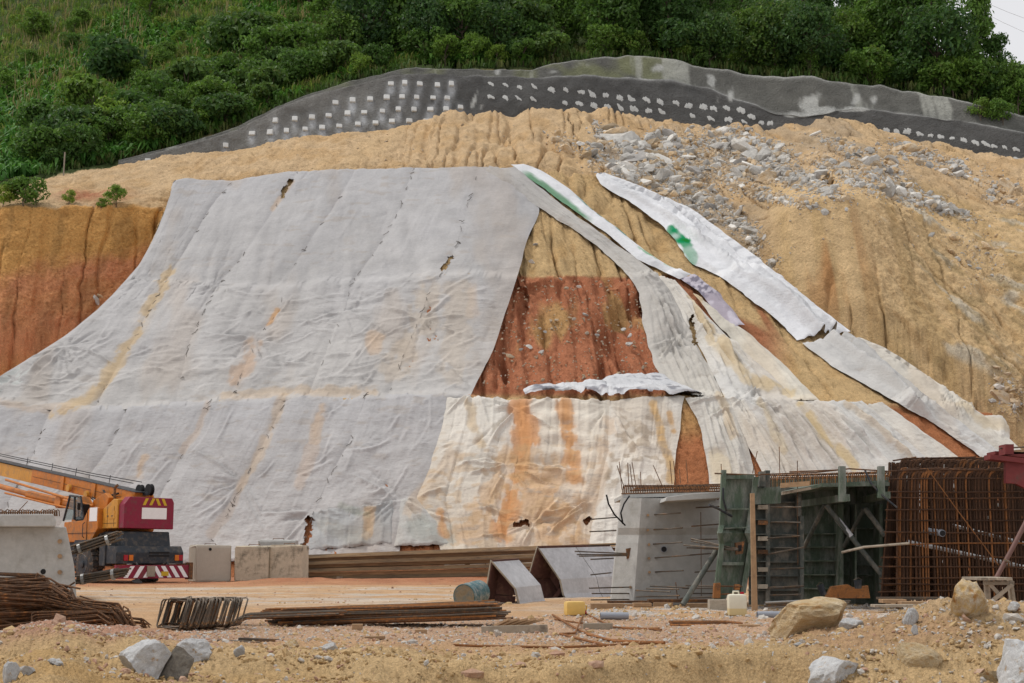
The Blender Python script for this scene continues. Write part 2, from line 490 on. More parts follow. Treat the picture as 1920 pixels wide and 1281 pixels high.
    terr = np.exp(-((qx - 170) / 60) ** 2) * np.exp(-((qy - 366) / 12) ** 2)
    C = mixc(C, (0.36, 0.12, 0.065), np.clip(terr * (0.9 + nf), 0, 1) * 0.85)
    # under the plants: dark humus
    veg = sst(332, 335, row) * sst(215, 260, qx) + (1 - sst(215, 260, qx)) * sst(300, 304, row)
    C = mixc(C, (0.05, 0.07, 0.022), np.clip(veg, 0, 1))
    me = mesh_np("hillside", G, grid_faces(*G.shape[:2])[:, ::-1], C)
    link("hillside", me, M_SOIL, kind='structure')
    V = G.reshape(-1, 3)
    return G

HILL = build_hill()

def coarse_bvh(G, st=2):
    g = G[::st, ::st]
    return BVHTree.FromPolygons([tuple(v) for v in g.reshape(-1, 3)], [tuple(f) for f in grid_faces(*g.shape[:2])])
BV_HILL = coarse_bvh(HILL)
O = Vector((0, 0, CAMZ))

def hit(bvh, px, py):
    d = (P(float(px), float(py), 50.0) - O).normalized()
    loc, n, i, dist = bvh.ray_cast(O, d)
    if loc is None: return None, None
    if n.dot(d) > 0: n = -n
    return loc, n

# ================================================================ the benched spur covered with sheets
def nose_rows(u):
    def r(tab, wob=0.0, sd=0):
        a = np.array(tab, float)
        return P(np.interp(u, a[:, 0], a[:, 1]), np.interp(u, a[:, 0], a[:, 2]) + wob * fbm(u * 22, u * 0 + sd, 4, 150 + sd), np.interp(u, a[:, 0], a[:, 3]))
    n3 = r([(-.03, 330, 345, 92), (0, 332, 335, 83), (.1, 410, 338, 83.5), (.14, 440, 336, 83.6), (.28, 560, 319, 84), (.5, 720, 314, 84), (.7, 890, 310, 84), (.8, 960, 309, 84.5), (1, 1118, 326, 87), (1.03, 1112, 345, 95)])
    n2 = r([(-.03, 250, 535, 87), (0, 240, 524, 76), (.2, 430, 543, 74.5), (.35, 590, 533, 74), (.5, 770, 520, 73.6), (.68, 985, 512, 73.6), (.82, 1195, 520, 74.5), (1, 1447, 507, 79), (1.03, 1440, 530, 88)], 14, 1)
    n15 = r([(-.03, 145, 640, 84), (0, 130, 629, 72), (.25, 430, 645, 70.8), (.5, 745, 635, 70.2), (.82, 1250, 640, 71), (1, 1602, 634, 75), (1.03, 1596, 660, 84)])
    n1 = r([(-.03, -40, 760, 80), (0, -60, 752, 68), (.2, 230, 768, 66), (.3, 400, 750, 65.5), (.5, 640, 743, 65), (.6, 850, 739, 65), (.75, 1180, 741, 65.3), (.86, 1440, 746, 65.8), (.95, 1655, 753, 66.5), (1, 1862, 775, 69), (1.03, 1856, 795, 78)], 9, 2)
    a = np.array([(-.03, -330, 72), (0, -380, 62), (.25, 250, 59), (.5, 620, 57.5), (.75, 1240, 57.5), (.9, 1750, 58.5), (1, 2080, 62), (1.03, 2080, 72)], float)
    Y0 = np.interp(u, a[:, 0], a[:, 2]); n0 = np.stack([(np.interp(u, a[:, 0], a[:, 1]) - 960) / FPX * Y0, Y0, np.full(u.shape, -0.35)], -1)
    b1 = n1 + np.array([0, 1.5, 0.05]); b2 = n2 + np.array([0, 1.1, 0.05]); b3 = n3 + np.array([0, 7.5, 0.1])
    return [n0, n1, b1, n15, n2, b2, n3, b3]

U = np.linspace(-.03, 1.03, 760)
NR = nose_rows(U)
NOSE0 = loft(NR, [80, 6, 40, 40, 5, 78, 10])
NOSE0 = smooth_rows(NOSE0, 1)
BV_NOSE = coarse_bvh(NOSE0, 2)

def build_nose():
    G = NOSE0.copy(); N = grid_normals(G)
    X = G[..., 0]; Z = G[..., 2]; S = np.concatenate([np.zeros((1, G.shape[1])), np.cumsum(np.linalg.norm(np.diff(G, axis=0), axis=-1), 0)], 0)
    qx, qy = proj(G)
    xs = X + 0.35 * (Z - 14) * sst(800, 1600, qx)
    red = sst(517, 523, qy + 6 * fbm(X * 2, Z, 2, 5)) * (1 - sst(735, 750, qy))
    win = sst(840, 880, qx) * (1 - sst(1240, 1290, qx)) * (1 - sst(740, 760, qy))
    d = rills(xs, S, 1.1, 0.95, 101, 0.07, 0.17, 0.25) * (0.45 + 0.55 * red) + rills(xs, S, 0.6, 0.45, 103, 0.12, 0.22) + (.3 + .7 * red) * rills(xs, S, 0.42, 0.40, 108, 0.10, 0.26, .5) - 0.0
    d = d * (.22 + .78 * win) - 0.09 * np.abs(fbm(X * 1.5, S * 1.5, 4, 105)) - 0.05 * np.abs(fbm(X * 5, S * 5, 2, 107))
    d = d + np.minimum(0.03 * RNG.normal(size=d.shape), .03)
    G = G + N * d[..., None]
    qx, qy = proj(G); red = sst(516, 521, qy + 4 * fbm(X * 2, Z, 2, 5)) * (1 - sst(735, 750, qy))
    nz = fbm(X * 0.8, Z * 0.8, 4, 111); nf = fbm(X * 2.4, Z * 2.4, 3, 113)
    C = np.zeros(G.shape) + np.array((0.54, 0.375, 0.19))
    C = mixc(C, (0.49, 0.31, 0.135), sst(0, .5, nz) * 0.6)
    rcol = mixc(np.zeros(G.shape) + np.array((0.42, 0.165, 0.085)), (0.49, 0.29, 0.125), sst(-0.05, 0.25, fbm(xs * 0.55, S * 0.18, 4, 115) - 0.40 + 0.4 * np.exp(-((qy - 605) / 42) ** 2)))
    inmid = (1 - sst(1245, 1275, qx)) * red
    C = C * (1 - inmid[..., None]) + rcol * inmid[..., None]
    band = sst(1240, 1275, qx) * sst(0.0, 0.3, fbm(xs * 0.7, S * 0.1, 3, 117) + 0.9 * np.exp(-((qy - (560 + (qx - 1310) * 0.75)) / 28) ** 2) - 0.35) * (1 - sst(1420, 1500, qx))
    C = mixc(C, RED, band * 0.9)
    low = sst(748, 775, qy + 12 * nf)
    C = mixc(C, (0.40, 0.145, 0.062), low * 0.92)
    C = mixc(C, (0.44, 0.27, 0.11), low * (1 - sst(790, 830, qy + 20 * nz)) * (1 - sst(1380, 1420, qx)) * 0.8)
    me = mesh_np("spur_slope", G, grid_faces(*G.shape[:2])[:, ::-1], C)
    link("benched_slope", me, M_SOIL, kind='structure')
build_nose()
# ================================================================ sheets laid over the slope
STAINS = [  # polyline, half width, colour, strength: mud that has run down the cloth
    ([(322, 512), (285, 575), (245, 650), (215, 700), (165, 755), (105, 785)], 11, (0.50, 0.36, 0.19), .75),
    ([(478, 645), (462, 690), (440, 718)], 13, (0.47, 0.30, 0.18), .6),
    ([(520, 585), (505, 610)], 5, (0.50, 0.28, 0.12), .8),
    ([(545, 345), (530, 372), (512, 395)], 4, (0.5, 0.34, 0.2), .5),
    ([(800, 550), (795, 600), (765, 650), (740, 690)], 26, (0.50, 0.40, 0.29), .45),
    ([(700, 640), (702, 655)], 14, (0.55, 0.36, 0.2), .5),
    ([(885, 540), (888, 590)], 10, (0.50, 0.38, 0.28), .4),
    ([(860, 560), (850, 690)], 30, (0.50, 0.41, 0.31), .45),
    ([(420, 745), (560, 738), (700, 735)], 9, (0.50, 0.38, 0.26), .6),
    ([(390, 760), (370, 810), (345, 850)], 6, (0.46, 0.36, 0.28), .55),
    ([(535, 750), (515, 800), (485, 860), (450, 920)], 8, (0.50, 0.37, 0.24), .55),
    ([(605, 770), (590, 830)], 9, (0.52, 0.37, 0.24), .6),
    ([(585, 850), (560, 910)], 12, (0.50, 0.37, 0.27), .45),
    ([(275, 865), (265, 900)], 7, (0.52, 0.36, 0.22), .6),
    ([(455, 905), (430, 960), (395, 1005)], 8, (0.42, 0.33, 0.26), .5),
    ([(695, 960), (688, 1010)], 9, (0.50, 0.33, 0.18), .75),
    ([(640, 950), (690, 968)], 6, (0.22, 0.24, 0.17), .35),
    ([(600, 985), (680, 1015)], 14, (0.34, 0.33, 0.29), .45),
    ([(780, 990), (840, 1005)], 20, (0.32, 0.34, 0.30), .5),
    ([(975, 765), (985, 830), (972, 890), (950, 960), (945, 1000)], 22, (0.56, 0.26, 0.10), .95),
    ([(1058, 765), (1066, 830), (1080, 900)], 15, (0.57, 0.29, 0.12), .92),
    ([(880, 760), (888, 800), (905, 840)], 8, (0.50, 0.36, 0.2), .6),
    ([(850, 860), (800, 920), (770, 965)], 16, (0.54, 0.40, 0.27), .5),
    ([(830, 965), (836, 1005)], 8, (0.55, 0.28, 0.12), .8),
    ([(950, 870), (925, 930), (880, 1000)], 26, (0.56, 0.35, 0.18), .65),
    ([(1000, 900), (1040, 960), (1060, 1000)], 50, (0.56, 0.34, 0.17), .75),
    ([(1140, 800), (1130, 900), (1100, 960)], 14, (0.52, 0.38, 0.26), .6),
    ([(1145, 860), (1142, 900)], 6, (0.28, 0.21, 0.14), .6),
    ([(1225, 765), (1245, 840), (1258, 900)], 8, (0.54, 0.34, 0.14), .85),
    ([(1258, 780), (1265, 810)], 6, (0.52, 0.30, 0.12), .8),
    ([(1300, 560), (1330, 640), (1400, 720), (1480, 742)], 10, (0.56, 0.42, 0.22), .65),
    ([(1350, 750), (1380, 830)], 9, (0.55, 0.42, 0.26), .6),
    ([(1500, 760), (1540, 820), (1600, 880)], 8, (0.56, 0.42, 0.21), .75),
    ([(1420, 760), (1470, 850)], 7, (0.56, 0.45, 0.28), .55),
    ([(1590, 760), (1660, 830), (1710, 870)], 6, (0.54, 0.41, 0.26), .5),
    ([(1345, 860), (1352, 900)], 16, (0.56, 0.45, 0.28), .6),
    ([(1800, 760), (1850, 800), (1900, 815)], 9, (0.56, 0.44, 0.27), .55),
    ([(0, 760), (60, 775), (130, 770)], 7, (0.46, 0.36, 0.27), .5),
]
PINCH = [  # px, py, reach in px, strength: where cloth is gathered and tied
    (475, 637, 95, 1.0), (790, 600, 80, .8), (968, 770, 110, 1.2), (952, 872, 80, 1.0), (125, 655, 70, .8), (560, 345, 40, .5), (735, 395, 50, .5), (1140, 760, 80, .9), (585, 962, 70, .9),
    (752, 940, 90, 1.0), (1000, 985, 70, .9), (1110, 945, 60, .8), (400, 540, 50, .6), (1290, 535, 60, .6), (1280, 640, 60, .7), (925, 600, 50, .6), (455, 905, 70, .8), (645, 585, 60, .7), (890, 735, 50, .6), (343, 855, 45, .5), (1390, 750, 60, .8)]

GREY = np.array((0.418, 0.410, 0.412)); PALE = np.array((0.585, 0.57, 0.54)); CREAM = np.array((0.64, 0.605, 0.545)); WHITE = np.array((0.68, 0.685, 0.70)); DGREY = np.array((0.40, 0.385, 0.37))
sheets_grid = []

_cr = random.Random(404)
CREASES = []   # sharp folds in the cloth: polyline, height, half width
for _ in range(150):
    zone = _cr.random()
    if zone < .5: x, y = _cr.uniform(20, 900), _cr.gauss(690, 28)
    elif zone < .75: x, y = _cr.uniform(250, 950), _cr.gauss(585, 30)
    else: x, y = _cr.uniform(60, 830), _cr.uniform(780, 980)
    Lc = _cr.uniform(22, 95); a_ = _cr.gauss(-.12 if zone < .75 else -.7, .35); sg = _cr.uniform(-.05, .22) * Lc
    dx_, dy_ = math.cos(a_) * Lc, math.sin(a_) * Lc
    CREASES.append(([(x + dx_ * f - dy_ / Lc * 0, y + dy_ * f + sg * 4 * f * (1 - f)) for f in (0, .2, .4, .6, .8, 1)], _cr.uniform(.05, .15), _cr.uniform(1.7, 3.4)))
for (kx, ky, n_) in [(475, 637, 9), (790, 600, 9), (968, 770, 12), (952, 872, 10), (125, 655, 7), (455, 905, 8), (1140, 760, 8), (585, 962, 7), (752, 940, 9), (1000, 985, 9), (1110, 945, 7), (890, 735, 6), (1280, 640, 6), (1390, 750, 7), (400, 540, 4), (645, 585, 5)]:
    for _ in range(n_):   # folds fanning out of the tied points
        a_ = _cr.choice((_cr.gauss(.2, .5), math.pi + _cr.gauss(-.2, .5), math.pi / 2 + _cr.gauss(0, .5))); Lc = _cr.uniform(35, 110); b_ = _cr.uniform(-.25, .25) * Lc
        CREASES.append(([(kx + math.cos(a_) * Lc * f - math.sin(a_) * b_ * f * f, ky + math.sin(a_) * Lc * f + math.cos(a_) * b_ * f * f) for f in (.06, .25, .5, .75, 1)], _cr.uniform(.08, .20), _cr.uniform(1.8, 3.2)))
for _ in range(110):      # long folds down the fanned strips on the right
    x0 = _cr.uniform(1290, 1640); y0 = _cr.uniform(752, 800); k_ = .18 + (x0 - 1290) / 350 * 1.05; Lc = _cr.uniform(40, 150)
    CREASES.append(([(x0 + k_ * Lc * f + _cr.uniform(-2, 2), y0 + Lc * f) for f in (0, .33, .66, 1)], _cr.uniform(.07, .18), _cr.uniform(2.0, 3.6)))
for _ in range(60):
    x0, y0 = _cr.choice(((1215, 545), (1240, 560), (1270, 545), (1300, 580), (1340, 610))); x0 += _cr.uniform(-8, 30); y0 += _cr.uniform(-10, 40); Lc = _cr.uniform(50, 160); k_ = _cr.uniform(.35, .85)
    CREASES.append(([(x0 + k_ * Lc * f ** 1.3, y0 + Lc * f) for f in (0, .33, .66, 1)], _cr.uniform(.07, .17), _cr.uniform(2.0, 3.6)))
for _ in range(95):       # and down the tarpaulin and the outer strips
    f0 = _cr.uniform(0, .8); o_ = _cr.uniform(-.4, .4); Lc = _cr.uniform(.1, .3)
    ax_ = [(1125, 332), (1215, 372), (1285, 425), (1350, 478), (1420, 530), (1500, 595), (1580, 655), (1660, 715), (1760, 795), (1850, 850)]
    fx = lambda f: (float(np.interp(f * 9, range(10), [q[0] for q in ax_])), float(np.interp(f * 9, range(10), [q[1] for q in ax_])) - 38 * o_)
    CREASES.append(([fx(f0 + Lc * q) for q in (0, .25, .5, .75, 1)], _cr.uniform(.07, .17), _cr.uniform(1.8, 3.4)))
TEARS = [([(546, 343), (536, 358), (529, 374)], 5.0), ([(846, 484), (838, 499), (829, 507)], 5.0), ([(582, 975), (577, 1005), (568, 1040)], 8.0), ([(968, 990), (988, 987)], 5.5), ([(1098, 985), (1106, 975)], 5.0), ([(1294, 602), (1298, 622), (1302, 648)], 6.0)]

def resample(pts, n):
    a = np.array(pts, float)
    d = np.concatenate([[0], np.cumsum(np.hypot(*np.diff(a, axis=0).T))])
    t = np.linspace(0, d[-1], n)
    x = np.interp(t, d, a[:, 0]); y = np.interp(t, d, a[:, 1])
    w = max(1, n // 40)
    return gsm(x, w), gsm(y, w), d[-1]

def sheet(label, L, Rr, off=0.06, base=GREY, base2=None, cross=1.0, longf=0.3, name="geotextile_sheet", group="erosion sheets on the slope", bvh=None, step=2.3, mat=None, cf=None, seed=0, jag=2.0, cat="sheet", stitch=False, hem=0.0, sag=0.0, stain=1.0, curl=True, tuck=.05, pucker=.35, grow=1.6, drape=False, scallop=0.0, hug=True, crease=.8):
    bvh = bvh or BV_NOSE
    lenL = sum(math.dist(a, b) for a, b in zip(L[:-1], L[1:])); wid = np.mean([math.dist(L[0], Rr[0]), math.dist(L[-1], Rr[-1]), math.dist(L[len(L) // 2], Rr[len(Rr) // 2])])
    nt = max(8, int(lenL / step)); ns = max(6, int(wid / step))
    lx, ly, _ = resample(L, nt); rx, ry, _ = resample(Rr, nt)
    lx = lx - grow; rx = rx + grow
    t = np.linspace(0, 1, nt)[:, None]; s = np.linspace(0, 1, ns)[None]
    qx = lx[:, None] * (1 - s) + rx[:, None] * s; qy = ly[:, None] * (1 - s) + ry[:, None] * s
    ew = (np.abs(s - .5) * 2) ** 6
    je = fbm(t * lenL * 0.05, t * 0 + seed, 3, 200 + seed)
    qx = qx + jag * ew * np.where(s > .5, fbm(t * lenL * 0.04 + 5, t * 0 + 3.3, 3, 207 + seed), je) * 1.4
    qy = qy + jag * 1.6 * (np.abs(t - .5) * 2) ** 14 * fbm(s * wid * 0.05, t * 0 + 1.1 * seed, 3, 211 + seed)
    V = np.zeros((nt, ns, 3)); N = np.zeros((nt, ns, 3))
    for i in range(nt):
        miss = []
        for j in range(ns):
            p, n = hit(bvh, qx[i, j], qy[i, j])
            if p is None: miss.append(j)
            else: V[i, j] = p; N[i, j] = n
        if len(miss) == ns:
            V[i] = V[i - 1] if i else V[i]; N[i] = (0, -.7, .7); continue
        ok = [j for j in range(ns) if j not in set(miss)]
        for j in miss:
            k = min(ok, key=lambda q: abs(q - j))
            V[i, j] = np.array(P(qx[i, j], qy[i, j], V[i, k, 1])); N[i, j] = N[i, k]
    # soften: cloth bridges the benches
    for _ in range(3):
        V[1:-1] = (V[:-2] + 2 * V[1:-1] + V[2:]) / 4
        N[1:-1] = (N[:-2] + 2 * N[1:-1] + N[2:]) / 4
    N /= np.linalg.norm(N, axis=-1, keepdims=True) + 1e-9
    X = V[..., 0]; Z = V[..., 2] * 1.35
    b = np.concatenate([np.zeros((1, ns)), np.cumsum(np.linalg.norm(np.diff(V, axis=0), axis=-1), 0)], 0)
    a = np.concatenate([np.zeros((nt, 1)), np.cumsum(np.linalg.norm(np.diff(V, axis=1), axis=-1), 1)], 1)
    A = a - a.mean(1, keepdims=True)
    warp = 0.6 * fbm(X * .5, Z * .5, 3, 220)
    d = 0.22 * fbm(X * 0.42, Z * 0.42, 3, 221) + 0.07 * fbm(X * 1.4, Z * 1.4, 3, 222)
    m1 = sst(-.15, .35, fbm(X * .35, Z * .35, 2, 224))
    m2 = sst(.0, .4, fbm(X * .3 + 9, Z * .35, 2, 228))
    ridge = lambda q: (1 - np.abs(q)) ** 5
    lump_ = sst(.30, .65, vn(X * 2.3 + warp, Z * 2.6, 263)) * .05 + sst(.35, .7, vn(X * 4.6, Z * 5.5 + warp, 264)) * .03
    d = d + lump_ * sst(-.05, .3, fbm(X * .25 + 4, Z * .25, 2, 265)) * (1 - .6 * sst(16.5, 18.5, V[..., 2]))
    zz = (1 - .65 * sst(16.5, 18.5, V[..., 2])) * np.clip(.35 + 1.15 * np.exp(-((qy - 705) / 50) ** 2) + .45 * np.exp(-((qy - 575) / 45) ** 2), 0, 1.5)
    d = d * (.55 + .45 * zz) + zz * cross * (0.05 * fbm(X * .6 + warp, Z * 1.6 + warp, 3, 223) + 0.09 * m1 * ridge(vn(X * .35 + warp, Z * 1.9 + 1.2 * warp, 225)) + 0.035 * m1 * m2 * ridge(vn(X * .9 + warp, Z * 4.6 + 1.6 * warp, 226)) + 0.035 * m2 * fbm(X * 2.2, Z * 4, 3, 227))
    wl = 0.5 * fbm(A * .3, b * .12, 2, 230 + seed)
    sc_ = 4 * s * (1 - s)
    ph = (qy - 470 - 55 * sc_ + 16 * fbm(X * .3, Z * .3, 2, 271)) / 19.0
    arcs = ridge(np.abs(((ph + .5 * vn(X * .25, Z * .1, 273)) % 1.0) * 2 - 1)) * sst(.15, .5, sc_) * sst(525, 560, qy) * (1 - sst(640, 690, qy)) * sst(-.1, .25, vn(X * .22, ph * .35, 275))
    d = d + scallop * .13 * arcs
    lf = 0.13 * ridge(vn(A * 1.4 + wl, b * .09, 231 + seed)) + 0.09 * ridge(vn(A * 3.0 + wl * 1.5, b * .16 + 4, 232 + seed)) + 0.05 * ridge(vn(A * 6.0 + wl * 2, b * .3 + 9, 233 + seed))
    ed = np.minimum(a, a[:, -1:] - a)
    d = d + np.exp(-ed / .45) * (0.10 * vn(b * 1.9, A * .7, 234) + 0.06 * vn(b * 5.0, A * .9, 235)) * pucker
    gr_ = np.exp(-(vn(A * 1.7 + wl * 1.3, b * .07 + 2, 237 + seed) / .07) ** 2) * sst(-.3, .2, vn(A * .5, b * .18, 238 + seed)) + .7 * np.exp(-(vn(A * 3.4 + wl * 2, b * .12 + 5, 239 + seed) / .09) ** 2) * sst(-.1, .3, vn(A * .8, b * .25, 240 + seed))
    d = d + longf * (lf - .13 * gr_)
    # gathered points: folds run out from the knot
    for (kx, ky, reach, st) in PINCH:
        rr = np.hypot(qx - kx, qy - ky)
        if rr.min() > reach * 2.0: continue
        th = np.arctan2(qy - ky, qx - kx)
        sec = sst(-.25, .35, vn(np.cos(th) * 1.3 + kx, np.sin(th) * 1.3 + ky, 261) + .35 * np.sin(th))
        fo = np.exp(-(rr / (reach * .75)) ** 1.5)
        spokes = np.abs(vn(th * 3.1 + 20, rr * 0.012, int(kx))) * 0.6 + np.abs(vn(th * 6.5 + 20, rr * 0.02, int(kx) + 1)) * 0.4
        d = d - st * fo * (0.10 + 0.36 * sec * (1 - spokes) ** 4 * sst(0, reach * .25, rr)) + st * 0.05 * np.exp(-((rr - reach * .6) / (reach * .35)) ** 2)
    bx0, bx1, by0, by1 = qx.min() - 8, qx.max() + 8, qy.min() - 8, qy.max() + 8
    for pts, amp, w in CREASES:
        if not any(bx0 < q[0] < bx1 and by0 < q[1] < by1 for q in pts): continue
        dd = polyd(qx, qy, pts)
        ends = np.minimum(1, np.minimum(np.hypot(qx - pts[0][0], qy - pts[0][1]), np.hypot(qx - pts[-1][0], qy - pts[-1][1])) / 16 + .15)
        dv = polyd(qx, qy, [(p[0] - 1, p[1] - w * 1.5) for p in pts])
        d = d + amp * crease * ends * (np.exp(-(dd / w) ** 2) - .45 * np.exp(-(dv / (w * 1.4)) ** 2))
    # sag in loose swags between the tied edges
    if sag > 0:
        q = np.sin(np.pi * s)
        d = d + sag * (0.12 * q * np.sin((b + 0.55 * q + wl) * 5.2) * sst(-.2, .3, fbm(A * .5, b * .4, 2, 236 + seed)))
    if curl:   # edges tuck under against the soil
        d = d - tuck * (np.abs(s - .5) * 2) ** 30 - 0.10 * (np.abs(t - .5) * 2) ** 40
    if name == "geotextile_sheet" and drape: d = d + .22 * sst(.95, 1, t)
    tot = off + 0.07 + d
    if hug:
        e = 1 - np.exp(-(ed / .30) ** 1.3); tot = .035 + .25 * off + (tot * .8 - .035 - .25 * off) * e
    V = V + N * tot[..., None]
    C = np.zeros(V.shape) + base
    if base2 is not None:
        C = mixc(C, base2, np.clip(t * 1.15 - .1 + .35 * fbm(X * .25, Z * .25, 3, 240), 0, 1))
    nz = fbm(X * .9, Z * .9, 4, 241); nf2 = fbm(X * 3.2, Z * 1.6, 4, 242)
    C = C * (1 + .11 * fbm(X * .18, Z * .16, 3, 251) + .07 * fbm(X * 1.3, Z * .22, 3, 252))[..., None]
    C = mixc(C, C * np.array((1.04, .97, .90)) * .93, sst(.05, .4, fbm(X * .35, Z * .12, 4, 253)) * stain * .8)
    if stain:
        wx = qx + 9 * fbm(X * .8, Z * .8, 3, 243) ; wy = qy
        for pts, w, col, st in STAINS:
            dd = polyd(wx, wy, pts)
            if dd.min() > 3 * w: continue
            C = mixc(C, col, np.clip(st * stain, 0, 1) * (.35 * np.exp(-(dd / w) ** 2) + .65 * sst(.32, .62, np.exp(-(dd / (w * 1.15)) ** 2) * (1 + .9 * nz + .9 * nf2))))
        spl = sst(.30, .52, fbm(X * 1.2, Z * 3.2, 4, 247)) * sst(0.0, .3, fbm(X * .2, Z * .2, 2, 248) + .25)
        C = mixc(C, (0.36, 0.315, 0.275), spl * .45 * stain)
    if cf is not None: C = cf(C, qx, qy, s + 0 * t, t + 0 * s, X, Z)
    F = grid_faces(nt, ns)[:, ::-1]
    cxy = np.stack([qx.ravel()[F].mean(1), qy.ravel()[F].mean(1)], 1); keep = np.ones(len(F), bool)
    for pts, w in TEARS:
        dt = polyd(cxy[:, 0], cxy[:, 1], pts); keep &= dt > w * (.75 + .5 * vn(cxy[:, 0] * .22, cxy[:, 1] * .22, 290)) 
    me = mesh_np(name, V, F[keep], C)
    o = link(name, me, mat or M_FABRIC, None, label, cat, group)
    if stitch:   # twine that ties this sheet to its neighbour
        mb = MB(); j = ns - 1; rnd = random.Random(seed)
        pts = [Vector(V[i, j]) + Vector(N[i, j]) * 0.05 for i in range(nt)]
        i = 2
        while i < nt - 6:
            L_ = rnd.randint(2, 5)
            if rnd.random() < .33:
                q = pts[i:i + L_ + 1]; side = Vector((rnd.uniform(-.10, .10), 0, 0))
                mb.tube([q[0] + side, q[len(q) // 2] + Vector((rnd.uniform(-.05, .05), -.02, 0)), q[-1] - side], rnd.uniform(.010, .020), 4)
            if rnd.random() < .05:
                c = pts[i]
                for _ in range(3):
                    v = Vector((rnd.uniform(-.22, .22), -.06, rnd.uniform(-.25, .12)))
                    mb.tube([c, c + v * .5 + Vector((0, -.05, .02)), c + v], .018, 4)
            i += L_ + rnd.randint(0, 3)
        mb.build('twine', M_TWINE, o, kind='stuff')
    return o

M_TWINE = mat_plain("dark twine", (0.15, 0.135, 0.12), 0.9)

def bline(px):   # the lower bench line in the photograph
    return float(np.interp(px, [-100, 0, 100, 230, 400, 640, 850, 1180, 1440, 1655], [762, 765, 770, 768, 752, 745, 741, 743, 748, 755]))

E0 = [(333, 334), (318, 380), (292, 448), (264, 500), (240, 526), (190, 580), (131, 629), (60, 674), (-10, 716), (-70, 757)]
S1 = [(437, 338), (388, 400), (347, 475), (322, 512), (285, 575), (245, 650), (215, 700), (178, 748)]
S2 = [(560, 320), (528, 370), (500, 415), (450, 490), (405, 540), (385, 580), (352, 650), (342, 705), (332, 752)]
S3 = [(668, 316), (620, 400), (575, 460), (535, 530), (520, 590), (478, 640), (465, 680), (445, 720), (432, 748)]
S4 = [(776, 313), (745, 400), (700, 480), (655, 535), (645, 580), (615, 650), (592, 710), (578, 744)]
S5 = [(896, 311), (890, 340), (870, 400), (845, 490), (803, 545), (788, 590), (757, 660), (737, 715), (727, 742)]
S6 = [(958, 311), (1012, 392), (985, 452), (968, 520), (940, 600), (922, 660), (894, 712), (882, 738)]
seams = [E0, S1, S2, S3, S4, S5, S6]
up_lab = ["pale grey sheet along the left edge of the covered slope, beside the orange cliff", "grey sheet right of the yellow-stained seam on the upper slope, second from the left edge",
          "grey upper sheet holding the small torn slit at its top, third from the left", "grey upper sheet with the big tied knot and brown streak below it",
          "grey upper sheet in the middle of the slope, left of the long crack seam", "grey upper sheet bordering the bare red soil window on its left"]
low = lambda l: l[:-1] + [(l[-1][0] - 6, bline(l[-1][0]) + 11)]
for k in range(6):
    sheet(up_lab[k], [(x - 1.2, y) for x, y in low(seams[k])], [(x + 1.2, y) for x, y in low(seams[k + 1])], tuck=.03, pucker=.55, jag=.9, off=0.22 - .035 * k, seed=k + 1, base=GREY * (1.0 + .03 * math.sin(k * 2.1)), base2=GREY * 1.02 + np.array((.02, .012, -.006)), stitch=k < 5, step=2.2, longf=.16)
# flap lying over the left edge near the cliff foot
sheet("loose greenish-white flap hanging over the lower left edge beside the orange cliff", [(118, 640), (60, 676), (0, 712), (-60, 748)], [(128, 652), (98, 690), (50, 735), (-40, 762)], off=.22, base=np.array((.50, .51, .49)), cross=.4, seed=31, jag=3)
l0 = [(-110, 764), (-150, 900), (-190, 1060)]
l1 = [(95, 783), (66, 850), (20, 940), (-40, 1060)]
l2 = [(238, 772), (205, 845), (168, 895), (120, 975), (70, 1062)]
l3 = [(392, 756), (375, 800), (345, 850), (318, 900), (280, 975), (240, 1062)]
l4 = [(536, 749), (512, 800), (482, 855), (455, 908), (428, 960), (372, 1062)]
l5 = [(682, 745), (655, 830), (606, 915), (585, 965), (560, 1050)]
l6 = [(838, 742), (832, 800), (812, 868), (778, 935), (750, 1000), (745, 1045)]
ls = [l0, l1, l2, l3, l4, l5, l6]
lo_lab = ["grey lower sheet at the far left above the crane boom", "grey lower sheet behind the crane boom, between the two leftmost lower seams", "grey lower sheet rising behind the crane counterweight",
          "grey lower sheet behind the concrete blocks, with a brown streaked seam on its right", "grey lower sheet with tan streaks ending at the red soil wedge", "smooth grey lower sheet bordering the cream stained cloth on its left"]
for k in range(6):
    top = lambda l: [(l[0][0] + 3, bline(l[0][0]) - 5)] + l[1:]
    sheet(lo_lab[k], [(x - 1.2, y) for x, y in top(ls[k])], [(x + 1.2, y) for x, y in top(ls[k + 1])], cross=.7, tuck=.03, pucker=.55, jag=.9, off=0.24 - .035 * k, seed=11 + k, base=GREY * 1.0, base2=GREY * 1.03 + np.array((.025, .012, -.005)), stitch=k < 5, step=2.3, longf=.2)
# skirts in front of the toe
sheet("short gathered grey skirt of cloth at the slope foot, behind the stacked steel", [(584, 962), (582, 1000), (583, 1032)], [(752, 938), (748, 985), (745, 1026)], off=.12, base=np.array((.39, .39, .385)), cross=.1, longf=.9, sag=.4, seed=41, jag=2)
sheet("small greenish-stained draped cloth at the foot of the cream sheet", [(752, 938), (745, 985), (738, 1030)], [(778, 936), (820, 975), (850, 1025)], off=.16, base=np.array((.48, .47, .445)), cross=.1, longf=.9, sag=.3, seed=42)
